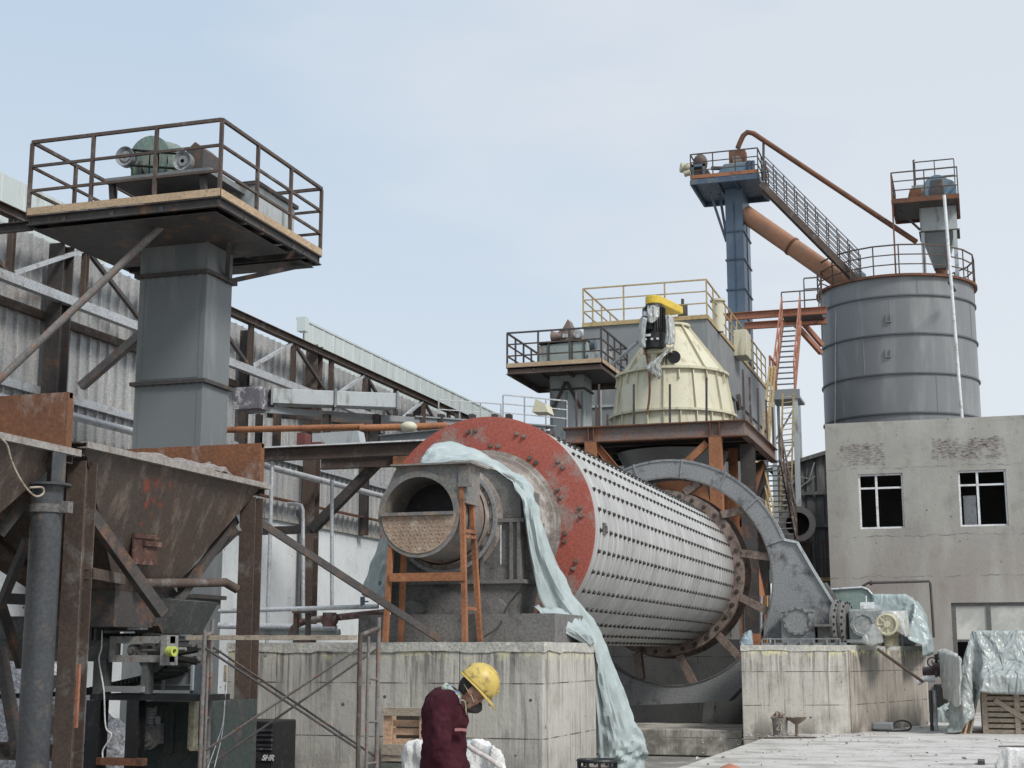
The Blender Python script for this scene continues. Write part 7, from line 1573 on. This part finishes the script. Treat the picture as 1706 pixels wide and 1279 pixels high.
# black ribbed case with white letters
SY_ = 15.7; x0, x1 = uy(380,1240,SY_).x, uy(455,1240,SY_).x; zt = uy(430,1201,SY_).z
bc_ = thing('black_case', 'black ribbed machine case with white slanted letters behind the H column', 'case', ((x0+x1)/2, SY_+.3, 0))
obj('case_body', MB().box((x0, SY_, 0), (x1, SY_+.6, zt)), black, bc_, bevel=.02)
rb2 = MB()
for y in (1216,1224,1232,1241,1247): z = uy(430,y,SY_).z; rb2.box((x0+.02, SY_-.03, z-.012), (x1-.01, SY_-.0, z+.012))
obj('case_ribs', rb2, M('black_rib', (.045,.045,.05), (.03,.03,.033), (.16,.16,.17), s=3, s3=5, amt3=.3, rough=.35), bc_)
obj('label_band', MB().box((x0+.1, SY_-.012, uy(430,1268,SY_).z), (x1-.02, SY_-.001, uy(430,1252,SY_).z)), black, bc_)
cu = bpy.data.curves.new('lettering', 'FONT'); cu.body = 'SHR'; cu.size = .085; cu.shear = .35; cu.extrude = .002; cu.offset = .003
to = bpy.data.objects.new('t', cu); C.objects.link(to); dg = bpy.context.evaluated_depsgraph_get(); me = bpy.data.meshes.new_from_object(to.evaluated_get(dg)); bpy.data.objects.remove(to)
me.materials.append(white_pt); lo_ = bpy.data.objects.new('lettering', me); C.objects.link(lo_); lo_.parent = bc_; lo_.rotation_euler = (PI/2, 0, 0); q = uy(437,1266,SY_); lo_.location = V((q.x, SY_-.018, q.z))-WL[bc_.name]
# two white sacks flanking the worker
for k, (pts, lab) in enumerate((([(678,1240),(700,1234),(712,1240),(716,1290),(676,1290),(672,1262)], 'crumpled white bag standing left of the worker below the crate'),
                    ([(776,1236),(790,1230),(815,1238),(835,1256),(846,1280),(850,1300),(770,1300),(768,1260)], 'bulging white woven sack standing right of the worker'))):
    s_ = cover('white_sack', [[uy(px,py,11.6) for px,py in pts]+[uy(px*.8+(690 if k == 0 else 805)*.2,py+4,12.1) for px,py in pts]+[V((uy(pts[0][0],1290,11.8).x,11.9,.02)), V((uy(pts[-3][0],1290,11.8).x,11.7,.02))]], sack_m, None, vox=.02, amp=.06, freq=4.5, seed=41+k); tag(s_, lab, 'sack', 'white sacks by the worker')
st_ = MB().tube(catmull([uy(777,1240,11.55), uy(790,1250,11.5), uy(812,1262,11.5), uy(835,1279,11.5)], 5), .02)
tag(obj('twisted_cloth', st_, M('dusty_pink_steel',(1,1,1))), 'twisted dusky cloth strip lying over the right white sack', 'cloth strip')

# ================================================================ WORKER
WYY = 9.3
def pp(px, py, d=0): return uy(px, py, WYY)+_fh*d
person = thing('person', 'bowed person in maroon jacket, yellow hard hat and dark mask walking to the right', 'person', (pp(740,1279).x, pp(740,1279).y, 0))
def limb(mb, pts):
    for (p, r), (q, s_) in zip(pts, pts[1:]): mb.cyl(p, q, r, s_, 18)
    for p, r in pts: ball(mb, p, r, 16)
    return mb
up = (_Z*.72+_R*.69).normalized(); fr_ = (_R*.72-_Z*.69).normalized(); Rm = Matrix((fr_, _fh, up)).transposed()
def hd(f, l, u): return HC+fr_*f+_fh*l+up*u
HC = pp(788,1150)
def g3(x, y): return V((x, y, 0))
zf0 = 0
pel = pp(742,1268); pel.z = .92
def at(px, z, d=0): q = pp(px, 1200, d); return V((q.x, q.y, z))
body = MB()
ball(body, hd(0,0,.02), .1, 20, (.92,.76,1.05), Rm); ball(body, hd(.035,0,-.055), .07, 18, (.85,.80,1.15), Rm)        # skull, jaw
body.add(*[(lambda m: (m.v, m.f))(hull([hd(.085,-.014,.0), hd(.085,.014,.0), hd(.112,0,-.035), hd(.085,-.02,-.045), hd(.085,.02,-.045), hd(.06,0,-.02)]))][0], True)   # nose
for s_ in (-1, 1):
    ball(body, hd(-.005, s_*.078, -.01), .03, 12, (.75,.4,1.15), Rm); ball(body, hd(.078, s_*.032, .0), .014, 10, (1,1,1), Rm)
    ball(body, hd(.055, s_*.045, -.03), .03, 10)
limb(body, [(pp(775,1160), .056), (pp(757,1166), .064), (pp(748,1178), .08)])
limb(body, [(pp(745,1182), .11), (pp(742,1215), .12), (at(742,.98), .12), (at(742,.90), .13)])
hands = []
for s_ in (-1, 1):
    sh_, el, wr = pp(738,1172,s_*.17), pp(737,1250,s_*.21), pp(768,1306,s_*.17)
    limb(body, [(pp(745,1172,s_*.06), .07), (sh_, .062), (el, .043), (wr, .03)])
    fd_ = (wr-el).normalized(); side = _fh*s_; dn = (fd_.cross(side)).normalized()
    if dn.z > 0: dn = -dn
    pc_ = wr+fd_*.055; ball(body, pc_, .045, 14, (1.1,.45,.8) if 0 else (1,.75,.8)); body.cyl(wr, pc_, .028, .035)
    inw = -side
    for i in range(4):                                     # four curled fingers of different length
        b0_ = wr+fd_*.088+dn*(-.03+.02*i)+inw*.005; L = (.038,.044,.041,.032)[i]
        k1 = b0_+fd_*L*.9+inw*.006; k2 = k1+(fd_*.45+inw*.85).normalized()*L*.65; k3 = k2+(inw-fd_*.2).normalized()*L*.5
        limb(body, [(wr+fd_*.06+dn*(-.026+.017*i), .011), (b0_, .0095), (k1, .0088), (k2, .0082), (k3, .0075)])
    t0 = wr+fd_*.025-dn*.03; limb(body, [(wr+fd_*.01-dn*.01, .014), (t0+inw*.02, .012), (t0+fd_*.03+inw*.035, .010), (t0+fd_*.055+inw*.04, .0085)])   # thumb
legs = []
for s_, kx, fx in ((-1, 748, 722), (1, 762, 790)):
    hip, kn, an = at(742,.88,s_*.09), at(kx,.48,s_*.10), at(fx,.09,s_*.10)
    limb(body, [(at(742,.92,s_*.03), .10), (hip, .085), (kn, .055), (an, .038)]); limb(body, [(an+V((0,0,-.04)), .036), (an+_R*.14+V((0,0,-.055)), .03)])
    legs.append((hip, kn, an))
vb = voxel(body, .0085, 3, .5); obj('body', vb, skin, person)
jm = M('maroon_jacket', (.048,.012,.018), (.032,.009,.014), (.068,.020,.028), s=5, s3=4, amt3=.36, sc3=(1,1,.5), rough=.9, bump=.3, bs=160, fine=.10, spec=.1)
jk = MB()
limb(jk, [(pp(748,1169), .095), (pp(742,1185), .125), (pp(741,1215), .135), (pp(741,1245), .135), (at(741,.90), .145), (at(741,.70), .15)]); ball(jk, at(741,.84), .165, 18, (1.0,1.5,1.6), Matrix((_R, _fh, _Z)).transposed())
# deeper chest and rounded back, wider than deep
for (px, py, dx, r, sc_) in ((738,1185,0,.15,(.95,1.45,1.05)), (740,1215,0,.15,(1.0,1.35,1.1)), (741,1250,0,.15,(1.02,1.25,1.2)), (758,1200,0,.10,(.9,1.3,1.3)), (731,1172,0,.10,(.9,1.6,.9))):
    ball(jk, pp(px, py), r, 18, sc_, Matrix((_R, _fh, _Z)).transposed())
for s_ in (-1, 1):
    limb(jk, [(pp(745,1168,s_*.08), .085), (pp(738,1172,s_*.17), .085), (pp(737,1205,s_*.21), .074), (pp(736,1250,s_*.215), .068), (pp(752,1280,s_*.195), .058), (pp(766,1302,s_*.17), .05)])
vj = voxel(jk, .011, 4, .5); wrinkle(vj, .016, 6, (1,1,1.4), 3); wrinkle(vj, .006, 16, (1,1,1.5), 9); jo = obj('jacket', vj, jm, person)
M('zip_dark', (.03,.02,.022))
for pts_ in ([(744,1158,-.10),(733,1172,-.205),(740,1195,-.235)], [(741,1196,-.235),(724,1200,-.19)]): obj('seam', MB().tube(catmull([pp(*q) for q in pts_], 5), .003, 5), MATS['zip_dark'], jo)
obj('hem_band', MB().lathe(at(741,.60), (0,0,1), [(0,.14),(0,.155),(.05,.16),(.05,.14)], 32), jm, jo)
st2 = MB(); 
for a_, b_ in (((759,1213),(768,1213)), ((768,1213),(779,1215))): st2.beam(pp(*a_, -.195 if a_[0] < 765 else -.155), pp(*b_, -.155 if b_[0] < 770 else -.10), .01, .018)
obj('pink_strip', st2, M('dull_pink', (.30,.13,.14), s=8), jo)
bd_ = MB(); ball(bd_, pp(725,1177,-.185), .018, 10, (1,.5,1.4)); obj('white_badge', bd_, cream_dk, jo)
tz_ = MB()
for hip, kn, an in legs: limb(tz_, [(hip+V((0,0,-.08)), .11), (kn, .082), (an+V((0,0,.03)), .068)])
tz_.cyl(at(742,.74), at(742,.84), .12); vt = voxel(tz_, .013, 3, .5); wrinkle(vt, .02, 6, (1,1,.8), 5); obj('trousers', vt, M('navy_trousers', (.03,.035,.05), (.02,.025,.035), s=6, rough=.9), person)
for hip, kn, an in legs:
    bo = MB(); limb(bo, [(an+V((0,0,.04)), .055), (an+V((0,0,-.03)), .055)]); ball(bo, an+_R*.09+V((0,0,-.045)), .05, 16, (2.4,1,.9) if 0 else (1,1,.85), None); limb(bo, [(an+V((0,0,-.045)), .045), (an+_R*.15+V((0,0,-.048)), .042)]); obj('boot', voxel(bo, .01, 2), black, person)
# scarf / patterned collar
sc_m = M('patterned_scarf', (.08,.14,.26), (.36,.40,.30), (.52,.52,.46), s=22, s3=26, amt3=.42, rough=.9, soft=.02, bump=.3)
ax_ = (_R*.55+_Z*.83).normalized(); cfr = voxel((lambda m: (m.lathe(pp(757,1156), ax_, [(-.03,.075),(-.03,.095),(0,.098),(.03,.088),(.035,.07),(-.03,.075)], 28), m)[1])(MB()), .007, 2)
wrinkle(cfr, .012, 16, (1,1,1), 4); obj('scarf', cfr, sc_m, person)
# hair, mask
hr2 = MB(); ball(hr2, hd(-.018,0,.01), .1, 20, (.90,.80,.95), Rm); vh = voxel(hr2, .007, 1)
keep = MB(); vs_ = [v for v in vh.v]
fs_ = [f for f in vh.f if all((vs_[i]-HC).dot(fr_) < -.02 and (vs_[i]-HC).dot(up) > -.065 for i in f)]
keep.add(vs_, fs_, True); ho = obj('hair', keep, M('black_hair', (.02,.016,.014), (.03,.024,.02), s=30, rough=.8, bump=.5, bs=160), person); ho.modifiers.new('s','SOLIDIFY').thickness = .006
mk = hull([hd(.10,0,-.015), hd(.075,-.045,-.03), hd(.075,.045,-.03), hd(.135,0,-.05), hd(.125,-.025,-.085), hd(.125,.025,-.085), hd(.08,0,-.125), hd(.02,-.058,-.075), hd(.02,.058,-.075), hd(.03,-.04,-.12), hd(.03,.04,-.12), hd(.11,.03,-.04), hd(.11,-.03,-.04)])
obj('face_mask', voxel(mk, .006, 3), M('dark_mask', (.055,.042,.042), (.035,.028,.028), s=10, rough=.8), person)
stp = MB(); 
for s_ in (-1,1): stp.tube([hd(.06,s_*.062,-.05), hd(.02,s_*.082,-.03), hd(-.03,s_*.082,-.02), hd(-.07,s_*.06,-.01)], .003, 6)
obj('mask_strap', stp, cream_dk, person)
lanyard = MB().tube(catmull([hd(-.02,-.07,-.10), pp(775,1168,-.07), pp(777,1185,-.06), pp(778,1190,-.03)], 5), .004, 6); obj('cord', lanyard, cream_dk, person)
# helmet: dome, rim, peak, crest
hm = M('scuffed_yellow_plastic', (.54,.40,.10), (.45,.33,.085), (.18,.13,.055), s=4, s3=16, amt3=.34, rough=.42, bump=.05, fine=.06, spec=.45)
HB = hd(.0,0,.035); dome = MB(); rowsd = []
for i in range(13):
    t = (PI/2)*i/12; row = []
    for j in range(41):
        a = 2*PI*j/40; f, l = math.cos(a), math.sin(a); k_ = math.cos(t)**.75
        row.append(HB+fr_*f*k_*(.132 if f > 0 else .135)+_fh*l*k_*.108+up*(math.sin(t)*.150)+up*(-.012*(1-math.sin(t))*f*0))
    rowsd.append(row)
dome.grid(rowsd); 
for q_ in (0,):
    dome.tube([HB+fr_*math.cos(t)*.137+up*math.sin(t)*.153 for t in [PI*(.12+.76*i/16) for i in range(17)]], .009, 8)
dm_ = obj('hard_hat', dome, hm, person); dm_.modifiers.new('s','SOLIDIFY').thickness = .004
brm = MB(); rr1, rr2 = [], []
for j in range(41):
    a = 2*PI*j/40; f, l = math.cos(a), math.sin(a); ext = .012+(.052*max(0, f)**1.5); dr = -.006-.016*max(0,f)**2
    rr1.append(HB+fr_*f*.130+_fh*l*.107+up*.004); rr2.append(HB+fr_*f*(.132+ext)+_fh*l*(.107+ext*.5)+up*dr)
brm.grid([rr1, rr2]); bo_ = obj('brim', brm, hm, dm_); bo_.modifiers.new('s','SOLIDIFY').thickness = .005
lin = MB().lathe(HB+up*.0, up, [(-.01,.10),(.02,.10),(.02,.09)], 24); obj('head_band', lin, black, dm_)
crinkle(MATS['milky_green_sheet'], 6, .5)
print('objects', len(bpy.data.objects))
